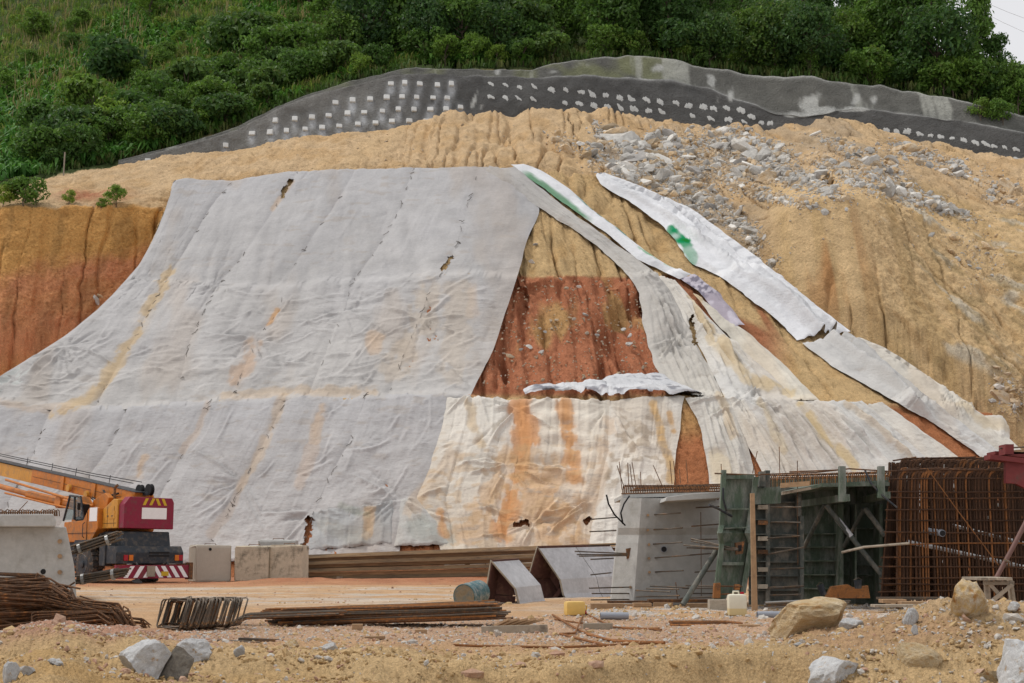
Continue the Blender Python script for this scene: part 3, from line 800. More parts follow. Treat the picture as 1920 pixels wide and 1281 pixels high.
# cream and stained cloths of the lower tier
def mudgrid(C, qx, qy, s, t, X, Z):
    m = sst(.12, .4, vn(X * 3.2, Z * 3.2, 301) + .35 * fbm(X * 6, Z * 6, 2, 302)) * sst(.02, .2, t) * (1 - sst(.5, .62, t)) * sst(.04, .15, s) * (1 - sst(.8, .95, s))
    return mixc(C, (0.36, 0.28, 0.20), m * .6)
def mudlight(C, qx, qy, s, t, X, Z):
    m = sst(.2, .45, vn(X * 2.6, Z * 4.2, 305) + .35 * fbm(X * 6, Z * 6, 2, 306))
    return mixc(C, (0.50, 0.34, 0.19), m * .42 * sst(.1, .4, t))
sheet("cream cloth with radiating folds, left half of the orange-stained sheets", [(838, 745), (833, 800), (806, 880), (780, 938), (812, 985), (835, 1066)], [(976, 748), (972, 830), (962, 900), (952, 960), (946, 1066)], off=.16, base=CREAM * 1.0, base2=np.array((.60, .53, .44)), cross=.25, longf=.5, seed=51, cf=mudlight, sag=.5, crease=1.1, step=1.9)
sheet("orange-stained cream cloth with a torn hole at its foot", [(974, 748), (970, 830), (960, 900), (950, 960), (944, 1066)], [(1142, 748), (1142, 850), (1122, 940), (1108, 1000), (1106, 1066)], off=.12, base=CREAM * np.array((1, .97, .93)), base2=np.array((.61, .50, .39)), cross=.4, longf=.4, seed=52, cf=mudlight, sag=.9, crease=1.1, step=1.9)
sheet("cream cloth peppered with brown mud marks, behind the concrete segment", [(1138, 748), (1138, 850), (1116, 940), (1096, 1066)], [(1281, 742), (1274, 800), (1262, 880), (1262, 1066)], off=.08, base=CREAM, cross=.5, longf=.5, seed=53, cf=mudgrid, sag=.3, crease=1.1, step=1.9)
fan = [[(1284, 746), (1312, 800), (1330, 880), (1336, 1060)], [(1362, 748), (1398, 830), (1415, 900), (1425, 1060)]]
sheet("light cream hanging cloth right of the narrow red soil gap", fan[0], fan[1], off=.24, base=PALE * np.array((1.0, .98, .94)), cross=.3, longf=1.1, seed=61, cf=None, crease=1.7, step=1.9)
sheet("cream pointed cloth flaring over the red soil beside the white hanging cloth", [(1364, 748), (1404, 840), (1428, 880), (1462, 1060)], [(1395, 749), (1450, 830), (1500, 900), (1530, 1060)], off=.20, base=CREAM, cross=.3, longf=1.2, seed=62, crease=1.7, step=1.9)
sheet("white cloth strip with bunched dark folds above the green formwork", [(1388, 748), (1446, 830), (1496, 895), (1540, 1060)], [(1478, 750), (1560, 840), (1600, 890), (1660, 1060)], off=.18, base=PALE * .98, cross=.3, longf=1.3, seed=63, crease=1.7, step=1.9)
sheet("white cloth strip with a long ochre run down its right side", [(1476, 750), (1556, 840), (1596, 890), (1655, 1060)], [(1560, 751), (1640, 830), (1690, 880), (1760, 1060)], off=.14, base=PALE * 1.06, cross=.3, longf=.8, seed=64, crease=1.7, step=1.9)
sheet("smooth white cloth strip above the rebar cage, left of the red soil wedge", [(1558, 751), (1638, 830), (1688, 880), (1760, 1060)], [(1612, 752), (1700, 828), (1748, 872), (1830, 1060)], off=.10, base=PALE * 1.02, cross=.3, longf=.8, seed=65, crease=1.7, step=1.9)
sheet("cream edged white cloth strip along the red soil wedge", [(1608, 752), (1697, 828), (1745, 872), (1830, 1060)], [(1650, 753), (1725, 808), (1800, 862), (1880, 960)], off=.05, base=PALE * np.array((1.08, 1.05, 1.0)), cross=.3, longf=1.0, seed=66, crease=1.7, step=1.9)
# sheets of the middle tier and the right flank
sheet("long grey cloth strip running diagonally down from the slope top", [(900, 318), (960, 356), (1008, 390), (1070, 428), (1130, 470), (1172, 512), (1200, 550), (1208, 620), (1222, 670), (1252, 746)], [(962, 311), (1000, 345), (1050, 385), (1118, 435), (1180, 480), (1228, 515), (1256, 545), (1286, 610), (1322, 680), (1358, 752)], off=.16, base=DGREY, base2=PALE * np.array((.98, .95, .9)), cross=.15, longf=1.1, seed=71, jag=3, crease=1.7, step=1.9)
def greenedge(C, qx, qy, s, t, X, Z):
    g = (1 - sst(.12, .26, s + .12 * fbm(X * .8, Z * .8, 2, 311))) * sst(.05, .12, t) * (1 - sst(.42, .5, t))
    C = mixc(C, (0.06, 0.22, 0.09), g * .85)
    g2 = sst(.80, .9, s + .1 * fbm(X * .9, Z, 2, 313)) * sst(.25, .35, t) * (1 - sst(.62, .7, t)) * sst(-.1, .1, vn(X * 3, Z * 3, 314))
    C = mixc(C, (0.03, 0.20, 0.16), g2 * .85)
    g3 = np.exp(-((t - .78) / .09) ** 2) * sst(.45, .6, s) * sst(0, .2, vn(X * 3.5, Z * 3.5, 315))
    return mixc(C, (0.10, 0.36, 0.13), g3 * .8)
sheet("white printed banner with green edges lying down the slope from the top", [(955, 309), (1000, 342), (1050, 378), (1100, 415), (1148, 447), (1192, 488), (1240, 510), (1278, 528)], [(988, 313), (1022, 328), (1062, 355), (1110, 398), (1158, 434), (1215, 478), (1262, 508), (1300, 520)], off=.30, base=WHITE, cross=.0, longf=.7, pucker=0, tuck=.05, seed=72, name="banner", cat="banner", group="printed banners on the slope", cf=greenedge, stain=0, crease=1.7, step=1.9)
def printed(C, qx, qy, s, t, X, Z):
    C = mixc(C, (0.30, 0.25, 0.30), sst(.0, .25, vn(X * 2.0, Z * 2.0, 321) + .3) * sst(.3, .4, t) * .55)
    return mixc(C, (0.10, 0.09, 0.14), sst(.1, .3, vn(X * 6, Z * 6, 322)) * (1 - sst(.35, .5, t)) * .7)
sheet("mauve grey printed banner piece below the white banner on the slope", [(1276, 526), (1310, 550), (1345, 590), (1372, 622)], [(1302, 520), (1345, 552), (1375, 590), (1394, 614)], off=.30, base=np.array((.56, .52, .58)), cross=.3, longf=.7, seed=73, name="banner", cat="banner", group="printed banners on the slope", cf=printed, stain=0, crease=1.7, step=1.9)
sheet("cream cloth with ochre runs falling from below the diagonal strip to the lower bench", [(1232, 520), (1262, 560), (1290, 615), (1326, 680), (1362, 754)], [(1262, 524), (1320, 590), (1368, 640), (1440, 700), (1500, 757)], off=.14, base=CREAM, base2=PALE, cross=.5, longf=1.0, seed=74, crease=1.7, step=1.9)
sheet("pale cream cloth ending in a point beside the ochre band, above the lower bench", [(1300, 552), (1345, 610), (1395, 662), (1450, 708), (1488, 757)], [(1322, 572), (1370, 606), (1402, 628), (1470, 688), (1534, 756)], off=.22, base=PALE * np.array((1.06, 1.02, .93)), cross=.4, longf=1.1, seed=75, crease=1.7, step=1.9)
def greenpatch(C, qx, qy, s, t, X, Z):
    g = sst(11, 7, polyd(qx + 3 * vn(X * 3, Z * 3, 332), qy, [(1258, 436), (1284, 460), (1298, 492)]))
    return mixc(C, (0.03, 0.27, 0.12), g * (.8 + .4 * vn(X * 2, Z * 2, 331)))
sheet("long bright white tarpaulin running down the right flank of the slope", [(1118, 327), (1135, 355), (1190, 382), (1240, 420), (1278, 462), (1300, 498), (1345, 515), (1400, 555), (1440, 585), (1480, 622), (1502, 644)], [(1122, 326), (1180, 344), (1240, 372), (1300, 398), (1350, 438), (1410, 482), (1460, 522), (1510, 562), (1555, 600), (1590, 629)], off=.20, base=WHITE * 1.02, cross=.0, longf=.75, pucker=0, tuck=.05, seed=76, grow=5, name="tarpaulin", cat="tarpaulin", group=None, cf=greenpatch, stain=0, jag=3, crease=1.7, step=1.9)
sheet("grey crumpled cloth strip below the white tarpaulin, along the ochre band", [(1500, 642), (1560, 688), (1655, 742), (1745, 792), (1840, 858), (1900, 910)], [(1585, 640), (1645, 676), (1712, 728), (1790, 786), (1862, 840), (1930, 900)], off=.14, base=np.array((.50, .49, .475)), base2=PALE * 1.08, cross=.2, longf=1.2, seed=77, crease=1.7, step=1.9)
sheet("rumpled off-white cloth along the outer right edge below the white tarpaulin", [(1592, 636), (1650, 678), (1716, 730), (1790, 786), (1850, 832), (1915, 890)], [(1606, 634), (1660, 656), (1722, 698), (1800, 752), (1850, 788), (1915, 850)], off=.22, base=PALE * np.array((1.04, 1.0, .93)), cross=.7, longf=1.1, seed=78, crease=1.7, step=1.9)
sheet("tattered cream cloth end at the far right above the rebar cage", [(1838, 782), (1846, 800), (1850, 822)], [(1880, 790), (1888, 806), (1890, 828)], off=.30, base=CREAM * 1.03, cross=.8, longf=.6, seed=79, jag=4, crease=1.7, step=1.9)
# torn silver plastic lying along the lower bench
def silver(C, qx, qy, s, t, X, Z):
    return mixc(C, (0.16, 0.16, 0.19), sst(.1, .35, fbm(X * 1.6, Z * 3.5, 3, 341)) * .85)
M_PLASTIC = mat_fabric("crumpled plastic"); M_PLASTIC.node_tree.nodes['Principled BSDF'].inputs['Roughness'].default_value = .35
sheet("crumpled silver and white plastic strip lying along the lower bench under the red soil", [(980, 733), (984, 738), (990, 744)], [(1140, 720), (1140, 732), (1138, 742)], off=.40, base=WHITE * .9, cross=1.2, longf=.4, pucker=.3, seed=81, name="plastic_strip", cat="plastic", group="plastic strips on the lower bench", mat=M_PLASTIC, cf=silver, stain=0, jag=4, step=1.6)
sheet("crumpled white plastic strip at the right end of the lower bench", [(1125, 716), (1130, 730), (1140, 744)], [(1248, 712), (1275, 728), (1318, 748)], off=.46, base=WHITE * .92, cross=1.2, longf=.4, pucker=.3, seed=82, name="plastic_strip", cat="plastic", group="plastic strips on the lower bench", mat=M_PLASTIC, cf=silver, stain=0, jag=4, step=1.6)

# ================================================================ sprayed concrete retaining wall
def mat_shot():
    m, nt, b = base_mat("sprayed concrete", 0.75, 0, 0.4)
    co = coords(nt)
    at = nd(nt, 'ShaderNodeAttribute', attribute_name='Col')
    n1 = noise(nt, co, 0.5, 6, 0.65); n2 = noise(nt, co, 6, 5, 0.7)
    c = mul(nt, at.outputs['Color'], ramp(nt, n1, [(0.25, 0.7), (0.75, 1.25)]))
    c = mul(nt, c, ramp(nt, n2, [(0.25, 0.8), (0.75, 1.15)]))
    nt.links.new(c, b.inputs['Base Color'])
    bump(nt, b, [(n1, 0.8, 0.5), (n2, 1.0, 0.16)])
    return m
M_SHOT = mat_shot()
M_PLATE = mat_plain("white nail plate", (0.60, 0.60, 0.58), 0.7, var=.1, bumpd=.01)
M_PATCH = mat_plain("white mortar patch", (0.46, 0.46, 0.44), 0.85, var=.22, sc=2.5, bumpd=.03)

PATCHES = [(920, 158), (948, 160), (973, 163), (1004, 164), (1032, 167), (1060, 168), (1089, 173), (1112, 178), (1137, 179), (1161, 183), (1187, 188), (1212, 188), (1236, 190), (1268, 193), (920, 181), (946, 182), (972, 184), (1000, 186), (1058, 192), (1085, 195), (1112, 197), (1140, 200), (1166, 204), (1190, 205), (1218, 208), (1244, 212),
           (1290, 198), (1317, 200), (1338, 203), (1362, 204), (1388, 208), (1408, 220), (1300, 218), (1333, 222), (1366, 224), (1395, 228), (1425, 230), (1446, 231), (1663, 244), (1680, 246), (1700, 246), (1725, 251), (1745, 254), (1766, 257), (1786, 259), (1806, 262), (1828, 268), (1848, 270), (1864, 274), (1884, 276), (1905, 280), (1870, 295), (1890, 297), (1910, 300)]
PLATES = [(277, 303), (309, 302), (423, 273), (473, 251), (507, 249), (537, 246), (572, 243), (604, 240), (636, 237), (671, 234), (704, 232), (735, 229), (767, 228), (799, 228), (517, 227), (553, 224), (585, 221), (616, 218), (652, 214), (683, 212), (717, 209), (747, 206), (776, 206), (807, 206), (836, 206), (863, 202),
          (629, 193), (661, 189), (694, 187), (725, 184), (754, 182), (781, 183), (812, 184), (838, 185), (733, 158), (759, 157), (787, 158), (820, 160), (846, 158)]

def build_wall():
    px = np.linspace(222, 2080, 520)
    b, t, l2, u, Yt, Yu = wall_lines(px)
    G = loft([b + np.array([0, 0.0, -0.8]), t, l2, u], [34, 3, 16])
    N = grid_normals(G)
    X, Z = G[..., 0], G[..., 2]
    qx, qy = proj(G)
    d = 0.30 * fbm(X * .18, Z * .2, 4, 401) + 0.07 * fbm(X * 1.2, Z * 1.2, 3, 403)
    tap = sst(222, 300, qx)
    G = G + N * (d * tap)[..., None]
    C = np.zeros(G.shape) + np.array((0.080, 0.078, 0.074))
    left = 1 - sst(600, 900, qx)
    C = mixc(C, (0.19, 0.182, 0.165), left * .8)
    row = np.arange(G.shape[0])[:, None] * np.ones(G.shape[1])[None]
    upm = sst(36, 38, row)
    C = mixc(C, (0.125, 0.122, 0.105), upm * .8)
    C = mixc(C, (0.20, 0.21, 0.10), upm * sst(0, .4, fbm(X * .3, Z * .3, 3, 405)) * (1 - sst(1200, 1300, qx)) * .8)
    ledge = np.exp(-((row - 35.2) / 1.5) ** 2) * sst(850, 900, qx)
    C = mixc(C, (0.46, 0.46, 0.44), np.clip(ledge * (1.0 + 1.3 * fbm(X * .5, Z * .2, 3, 407)), 0, 1))
    rim = np.exp(-((row - 53) / .8) ** 2)
    C = mixc(C, (0.42, 0.42, 0.39), np.clip(rim * (.9 + .9 * fbm(X * .5, Z * .2, 3, 408)), 0, 1))
    run = sst(.28, .5, fbm(X * .8, Z * .10, 4, 409)) * upm
    C = mixc(C, (0.42, 0.42, 0.37), run * .7)
    for (x, y, w, h, a) in [(1520, 190, 28, 22, .8), (1545, 205, 40, 12, .9), (1500, 212, 40, 8, .9), (1600, 205, 45, 5, .8), (1330, 150, 16, 25, .6), (1605, 185, 12, 14, .6), (1640, 190, 14, 18, .6), (1690, 195, 10, 18, .5), (1240, 135, 40, 16, .5), (1095, 122, 34, 16, .6), (930, 130, 16, 14, .5), (1040, 135, 22, 8, .6),
                            (890, 185, 6, 22, .7), (905, 200, 8, 12, .6), (505, 232, 22, 20, .5), (860, 170, 10, 14, .35), (1370, 182, 10, 22, .5), (1345, 190, 8, 30, .35), (275, 302, 30, 10, .5), (310, 303, 20, 8, .5)]:
        m = np.exp(-((qx - x + (qy - y) * .3) / w) ** 2 - ((qy - y) / h) ** 2)
        C = mixc(C, (0.47, 0.47, 0.44), .9 * sst(.40, .62, a * m + .42 * fbm(X * 1.1, Z * .7, 5, 411)))
    for (x, y) in PLATES:   # lime that has washed down below each plate
        m = np.exp(-((qx - x) / 7) ** 2) * np.exp(-((qy - y - 9) / 14) ** 2)
        C = mixc(C, (0.45, 0.46, 0.47), np.clip(.85 * m * (1 + 1.3 * fbm(X * 1.5, Z * .8, 3, 413)), 0, .85))
    root = thing("retaining_wall", "dark sprayed-concrete retaining wall with white nail heads below the forest", "retaining wall")
    me = mesh_np("wall_face", G, grid_faces(*G.shape[:2])[:, ::-1], C)
    link("wall_face", me, M_SHOT, root)
    g = G[::2, ::2]
    bv = BVHTree.FromPolygons([tuple(v) for v in g.reshape(-1, 3)], [tuple(f) for f in grid_faces(*g.shape[:2])])
    pm = MB().box(-.22, .22, -.2, .2, -.1, .17).mesh("nail_plate", bevel=.06)
    for (x, y) in PLATES:
        p, n = hit(bv, x, y)
        if p is None: continue
        o = link("nail_plate", pm, M_PLATE, root, loc=p)
        o.rotation_euler = n.to_track_quat('Z', 'Y').to_euler(); o.scale = (random.uniform(.85, 1.12), random.uniform(.8, 1.1), random.uniform(.7, 1.2)); o.rotation_euler.z += random.gauss(0, .09)
    variants = []
    for k in range(5):
        q = np.linspace(0, 2 * math.pi, 22, endpoint=False)
        r = 1 + .8 * fbm(np.cos(q) * 1.6 + k * 7, np.sin(q) * 1.6, 3, 430 + k) + .25 * np.cos(q * 2 + 1) + .2 * np.cos(q + k)
        rings = [(0, .05), (.45, .045), (.8, .03), (1.0, -.04)]
        V = [(0, 0, .05)]
        for rr, z in rings[1:]:
            V += [(rr * a * math.cos(t_), rr * a * math.sin(t_), z) for a, t_ in zip(r, q)]
        F = [(0, 1 + i, 1 + (i + 1) % 22) for i in range(22)]
        me = bpy.data.meshes.new("mortar_patch")
        me.from_pydata(V, [], F + [(1 + a * 22 + i, 1 + (a + 1) * 22 + i, 1 + (a + 1) * 22 + (i + 1) % 22, 1 + a * 22 + (i + 1) % 22) for a in range(2) for i in range(22)])
        me.polygons.foreach_set('use_smooth', np.full(len(me.polygons), True)); me.materials.append(M_PATCH)
        variants.append(me)
    for k, (x, y) in enumerate(PATCHES):
        p, n = hit(bv, x, y)
        if p is None: continue
        o = link("mortar_patch", random.choice(variants), None, root, loc=p)
        up = Vector((0, 0, 1)); ax = (up - n * up.dot(n)).normalized(); rt = ax.cross(n).normalized()
        a = math.radians(28)
        ay = ax * math.cos(a) - rt * math.sin(a); axx = ay.cross(n).normalized()
        Mx = Matrix((axx, ay, n)).transposed()
        o.rotation_euler = Mx.to_euler()
        sc = (.26 if x < 1080 else .33) * random.uniform(.8, 1.2) * (.85 if x > 1640 else 1)
        o.scale = (sc * random.uniform(.5, .85), sc * random.uniform(.8, 1.3), .35)
    return bv
BV_WALL = build_wall()
# ================================================================ the yard
BANK = [(-200, 1205), (0, 1192), (60, 1180), (110, 1172), (150, 1180), (200, 1196), (260, 1190), (320, 1205), (420, 1218), (520, 1222), (620, 1222), (700, 1218), (800, 1236), (900, 1246), (1000, 1244), (1100, 1240), (1200, 1226), (1300, 1218), (1400, 1222), (1470, 1230), (1550, 1232), (1700, 1236), (2100, 1236)]
MOUND = [(1000, 0), (1380, 0.0), (1440, .06), (1500, .12), (1580, .20), (1640, .27), (1700, .36), (1760, .44), (1820, .44), (1880, .42), (1960, .40), (2200, .34)]

def ground_z(x, y):
    x = np.asarray(x, float); y = np.asarray(y, float)
    px = 960 + FPX * x / (np.maximum(y, 1) * CP)
    z = 0.035 * fbm(x * .35, y * .3, 4, 501) + 0.02 * fbm(x * 1.6, y * 1.2, 3, 503) + 0.012 * fbm(x * 5, y * 4, 3, 505)
    # wheel ruts across the yard
    z = z - 0.035 * np.exp(-(vn(x * .06, y * .9 + .15 * x * .2, 507) / .18) ** 2) * sst(24, 30, y) * (1 - sst(46, 52, y))
    # churned red ridge by the stacked steel
    z = z + 0.16 * np.exp(-((y - 45.5 - .05 * x) / 1.6) ** 2) * (0.6 + 0.8 * fbm(x * .6, y * .6, 3, 509)) * sst(-9.5, -7.5, x) * (1 - sst(1.0, 3.0, x))
    # low bank at the front
    edge = ip(BANK, px)
    Yb = 10.6 + 0.5 * vn(x * .6, 0 * x, 511)
    zb = CAMZ - (edge - 1046) * Yb / FPX
    zb = zb + 0.03 * fbm(x * 2.2, y * 2.2, 4, 513)
    f1 = sst(Yb + 3.2, Yb + .1, y)
    z = z * (1 - f1) + zb * f1
    sc2 = sst(760, 880, px) * (1 - sst(1500, 1560, px))
    drop = (1 - .65 * sc2) * sst(Yb - .12, Yb - .75, y) + .65 * sc2 * sst(Yb - .02, Yb - .20, y + .12 * vn(x * 3.1, y * 0, 518))
    z = z - drop * (0.42 + .12 * fbm(x * 1.5, y * 1.5, 3, 515)) * (0.8 + .25 * vn(x * 2.0, y * .5, 516)) * (1 - .6 * (1 - sst(700, 900, px)) - .45 * sst(1480, 1600, px))
    # spoil heap on the right
    m = ip(MOUND, px) * np.exp(-((y - 12.4) / (1.7 if False else 1.6)) ** 2)
    z = z + m * (1 + .25 * fbm(x * 1.1, y * 1.1, 4, 517)) + np.where(m > .02, .03 * fbm(x * 4, y * 4, 3, 519), 0)
    # gritty heap on the left, in front of the bent bars
    m2 = 0.20 * np.exp(-((px - 105) / 110) ** 2) * np.exp(-((y - 13.6) / 1.3) ** 2) + 0.10 * np.exp(-((px - 250) / 60) ** 2) * np.exp(-((y - 13.2) / 1.0) ** 2)
    return z + m2

def GZ(x, y): return float(ground_z(np.array([x]), np.array([y]))[0])

def build_yard():
    qpx = np.linspace(-420, 2340, 820)
    inv = np.concatenate([np.linspace(1 / 6.5, 1 / 12.5, 150, endpoint=False), np.linspace(1 / 12.5, 1 / 30, 190, endpoint=False), np.linspace(1 / 30, 1 / 62, 90), [1 / 75., 1 / 120., 1 / 400.]])
    Y = 1 / inv
    yy = Y[:, None] * np.ones(len(qpx))[None]
    xx = (qpx[None] - 960) / FPX * CP * yy
    z = ground_z(xx, yy)
    far = sst(64, 75, yy); z = z * (1 - far) - 0.6 * far
    z = z + RNG.normal(size=z.shape) * .006 * (1 - sst(14, 22, yy)) + .035 * fbm(xx * 3.5, yy * 3.5, 4, 545) * (1 - sst(12.5, 14, yy))
    G = np.stack([xx, yy, z], -1)
    qx, qy = proj(G)
    n1 = fbm(xx * .5, yy * .35, 4, 531); n2 = fbm(xx * 2, yy * 1.2, 4, 533); n3 = fbm(xx * .8, yy * .12, 3, 535); st = fbm(xx * .3, yy * 2.2 + .2 * xx, 4, 537)
    C = np.zeros(G.shape) + np.array((0.50, 0.315, 0.175))
    pale = sst(-.05, .3, st + .3 * n2) * sst(20, 24, yy) * (1 - sst(41, 44, yy))
    C = mixc(C, (0.56, 0.42, 0.29), pale * .75)
    C = mixc(C, (0.53, 0.50, 0.45), sst(.15, .4, fbm(xx * .35 + 3, yy * 1.1, 4, 539)) * sst(20, 24, yy) * (1 - sst(38, 42, yy)) * .55)
    C = mixc(C, (0.42, 0.20, 0.105), sst(40, 43, yy + 2 * n1) * .85)
    C = mixc(C, (0.36, 0.15, 0.08), sst(43.5, 45, yy + 1.5 * n2) * .7)
    gravel = sst(13.0, 14.5, yy + .8 * n1) * (1 - sst(18.5, 21, yy + 1.5 * n1)) * sst(330, 420, qx)
    C = mixc(C, (0.47, 0.315, 0.215), gravel * .8)
    grit = (np.exp(-((qx - 130) / 190) ** 2) * sst(10.1, 10.9, yy + .5 * n2) * (1 - sst(15, 17, yy)))
    C = mixc(C, (0.44, 0.245, 0.165), np.clip(grit * 1.5, 0, 1))
    bank = (1 - sst(11.2, 12.4, yy + .5 * n2)) * (1 - grit)
    C = mixc(C, (0.52, 0.365, 0.19), np.clip(bank, 0, 1) * .95)
    face = (1 - sst(9.6, 10.4, yy + .4 * n2))
    C = mixc(C, (0.46, 0.285, 0.115), face * .7 * sst(-.2, .4, n2 + .2))
    spoil = sst(1440, 1560, qx) * (1 - sst(14, 15.5, yy)) * sst(10.4, 11, yy)
    C = mixc(C, (0.45, 0.32, 0.18), spoil * .8)
    C = mixc(C, (0.40, 0.235, 0.13), spoil * sst(.1, .4, n1) * .6)
    lime = sst(.12, .35, fbm(xx * .7, yy * .9, 4, 541)) * sst(18.5, 19.5, yy) * (1 - sst(24.5, 26, yy)) * sst(0.2, 1.5, xx)
    C = mixc(C, (0.50, 0.48, 0.45), lime * .7)
    me = mesh_np("ground", G, grid_faces(*G.shape[:2]), C)
    link("ground", me, mat_soil("yard soil", pebble=1.2, fine=2.6), kind='structure')
build_yard()

# ================================================================ rocks
def rock_mesh(name, seed, n=14, sub=2, flat=1.0, rough=.12, cuts=9):
    """an angular block: a ball cut by random planes"""
    import bmesh
    rnd = random.Random(seed)
    bm = bmesh.new()
    bmesh.ops.create_icosphere(bm, subdivisions=sub + 1, radius=1.0)
    planes = []
    for k in range(cuts):
        v = Vector((rnd.gauss(0, 1), rnd.gauss(0, 1), rnd.gauss(0, 1) * flat)).normalized()
        planes.append((v, rnd.uniform(.42, .8)))
    for v in bm.verts:
        for nrm, dd in planes:
            q = v.co.dot(nrm)
            if q > dd: v.co -= nrm * (q - dd)
    for v in bm.verts:
        v.co += Vector((rnd.gauss(0, 1), rnd.gauss(0, 1), rnd.gauss(0, 1))) * rough * .12
    me = bpy.data.meshes.new(name); bm.to_mesh(me); bm.free()
    return me

def mat_rock(name, c1, c2, rnd=.25, sc=1.2, bd=.05, stain=None, amt=.5):
    m, nt, b = base_mat(name, .9, 0, .25)
    co = coords(nt)
    n1 = noise(nt, co, sc, 6, .65); n2 = noise(nt, co, sc * 7, 5, .7)
    c = mul(nt, tuple(c1), tuple(c2), ramp(nt, n1, [(.35, 0.0), (.65, 1.0)]), 'MIX')
    c = mul(nt, c, ramp(nt, n2, [(.25, .72), (.75, 1.22)]))
    if stain:
        n3 = noise(nt, co, sc * .8, 5, .6)
        c = mul(nt, c, tuple(stain), ramp(nt, n3, [(.66 - .25 * amt, 0.0), (.76 - .2 * amt, 1.0)]), 'MIX')
    oi = nt.nodes.new('ShaderNodeObjectInfo')
    c = mul(nt, c, ramp(nt, oi.outputs['Random'], [(0, 1 - rnd), (1, 1 + rnd)]))
    nt.links.new(c, b.inputs['Base Color'])
    bump(nt, b, [(n1, .4, bd * 2), (n2, .7, bd)])
    return m
M_GROCK = mat_rock("grey rubble", (0.50, 0.485, 0.45), (0.66, 0.63, 0.58), .40, 1.0, .05)
M_TROCK = mat_rock("brown rubble", (0.46, 0.31, 0.16), (0.54, 0.46, 0.35), .3, 1.0, .05)
M_DROCK = mat_rock("dark rubble", (0.26, 0.25, 0.235), (0.38, 0.355, 0.33), .3, 1.0, .05)
RV = []
for k in range(10):
    me = rock_mesh("rock", 900 + k, sub=1, rough=.25, cuts=8)
    RV.append(me)
RVM = []
for m in (M_GROCK, M_TROCK, M_DROCK):
    row = []
    for me in RV:
        c = me.copy(); c.materials.append(m); row.append(c)
    RVM.append(row)

def put_rock(me, p, size, rnd, label=None, group=None, sink=.25, name="rock", cat="rock", rot=None):
    o = link(name, me, None, None, label, cat if label else None, group, loc=p + Vector((0, 0, -size * sink * .3)))
    o.scale = (size * rnd.uniform(.8, 1.6), size * rnd.uniform(.6, 1.1), size * rnd.uniform(.4, .85))
    o.rotation_euler = rot if rot is not None else (rnd.uniform(-.7, .7), rnd.uniform(-.7, .7), rnd.uniform(0, 6.3))
    return o

# blobs of rubble on the soil slope: centre px,py, spread, tilt, count, typical radius in px, share of brown stones
RUB = [(1300, 325, 40, 20, .5, 40, 4.2, .25), (1255, 275, 34, 18, .45, 40, 5, .2), (1455, 285, 34, 18, .45, 40, 4.6, .2), (1560, 315, 40, 18, .45, 40, 4.2, .25), (1600, 340, 36, 14, .4, 34, 4.2, .25), (1345, 262, 34, 14, .4, 34, 4.6, .3), (1240, 350, 34, 14, .5, 40, 4.4, .15), (1450, 370, 36, 10, .3, 30, 4, .2), (1660, 310, 40, 14, .4, 26, 4.4, .3),
       (1150, 262, 34, 16, .45, 26, 7.5, .15), (1200, 290, 40, 22, .5, 60, 6, .12), (1240, 320, 40, 22, .5, 75, 4.5, .12), (1165, 320, 30, 12, .4, 24, 8, .15), (1290, 355, 55, 24, .55, 90, 3.6, .15), (1330, 385, 50, 22, .6, 70, 3.6, .15), (1390, 425, 26, 16, .6, 40, 4, .1),
       (1385, 270, 34, 24, .3, 60, 5.5, .2), (1420, 300, 46, 26, .4, 80, 4.5, .2), (1340, 300, 30, 26, .3, 34, 5, .45), (1300, 270, 30, 14, .4, 26, 4, .4), (1480, 330, 46, 22, .5, 90, 4, .12), (1540, 350, 40, 12, .4, 60, 4.5, .12), (1390, 345, 40, 20, .4, 40, 4.5, .3),
       (1570, 270, 36, 10, .3, 20, 4.5, .2), (1620, 310, 44, 22, .5, 50, 3.8, .3), (1660, 345, 40, 20, .5, 70, 4.5, .3), (1700, 365, 50, 16, .4, 80, 4.5, .15), (1760, 385, 50, 10, .35, 60, 4.0, .15), (1720, 290, 50, 16, .3, 36, 4.5, .25), (1790, 315, 30, 14, .4, 26, 5.5, .3), (1880, 360, 40, 30, .5, 30, 3.5, .3),
       (1415, 470, 12, 40, -.5, 30, 3.6, .1), (1440, 505, 22, 14, -.8, 16, 4, .1), (1060, 270, 26, 14, .3, 24, 4, .3), (1120, 300, 30, 20, .3, 22, 4, .3), (1500, 380, 40, 8, .3, 20, 3.5, .2), (1830, 470, 60, 60, .5, 34, 3, .4), (1890, 740, 30, 30, .3, 60, 3.4, .5)]
rr = random.Random(5)
cand = []
for (cx, cy, sx, sy, tl, n, sz, br) in RUB:
    for _ in range(int(n * 1.7)):
        g1, g2 = rr.gauss(0, .55), rr.gauss(0, .55)
        x = cx + sx * g1; y = cy + sy * g2 + tl * sx * g1
        s = sz * 1.0 * rr.lognormvariate(0, .6)
        m = 1 if rr.random() < br * 1.4 else (2 if rr.random() < .14 else 0)
        cand.append((s, x, y, m))
for (s, x, y, m) in [(15, 1170, 327, 0), (11, 1118, 275, 0), (10, 1135, 262, 0), (9, 1163, 273, 0), (11, 1214, 256, 0), (10, 1215, 302, 0), (12, 1400, 245, 0), (10, 1375, 305, 0), (9, 1570, 356, 0), (10, 1500, 290, 0), (12, 1608, 292, 2), (12, 1792, 308, 0), (10, 1740, 310, 0), (10, 1815, 492, 1), (9, 1797, 487, 0), (7, 1745, 442, 0), (11, 1412, 432, 0), (9, 1283, 285, 1), (10, 1310, 285, 1), (9, 1395, 330, 1), (8, 1420, 350, 1), (10, 1655, 352, 1), (10, 1245, 276, 1), (9, 181, 564, 0), (8, 188, 556, 2)]:
    cand.append((s, x, y, m))
cand.sort(reverse=True)
big, small = cand[:285], cand[285:]
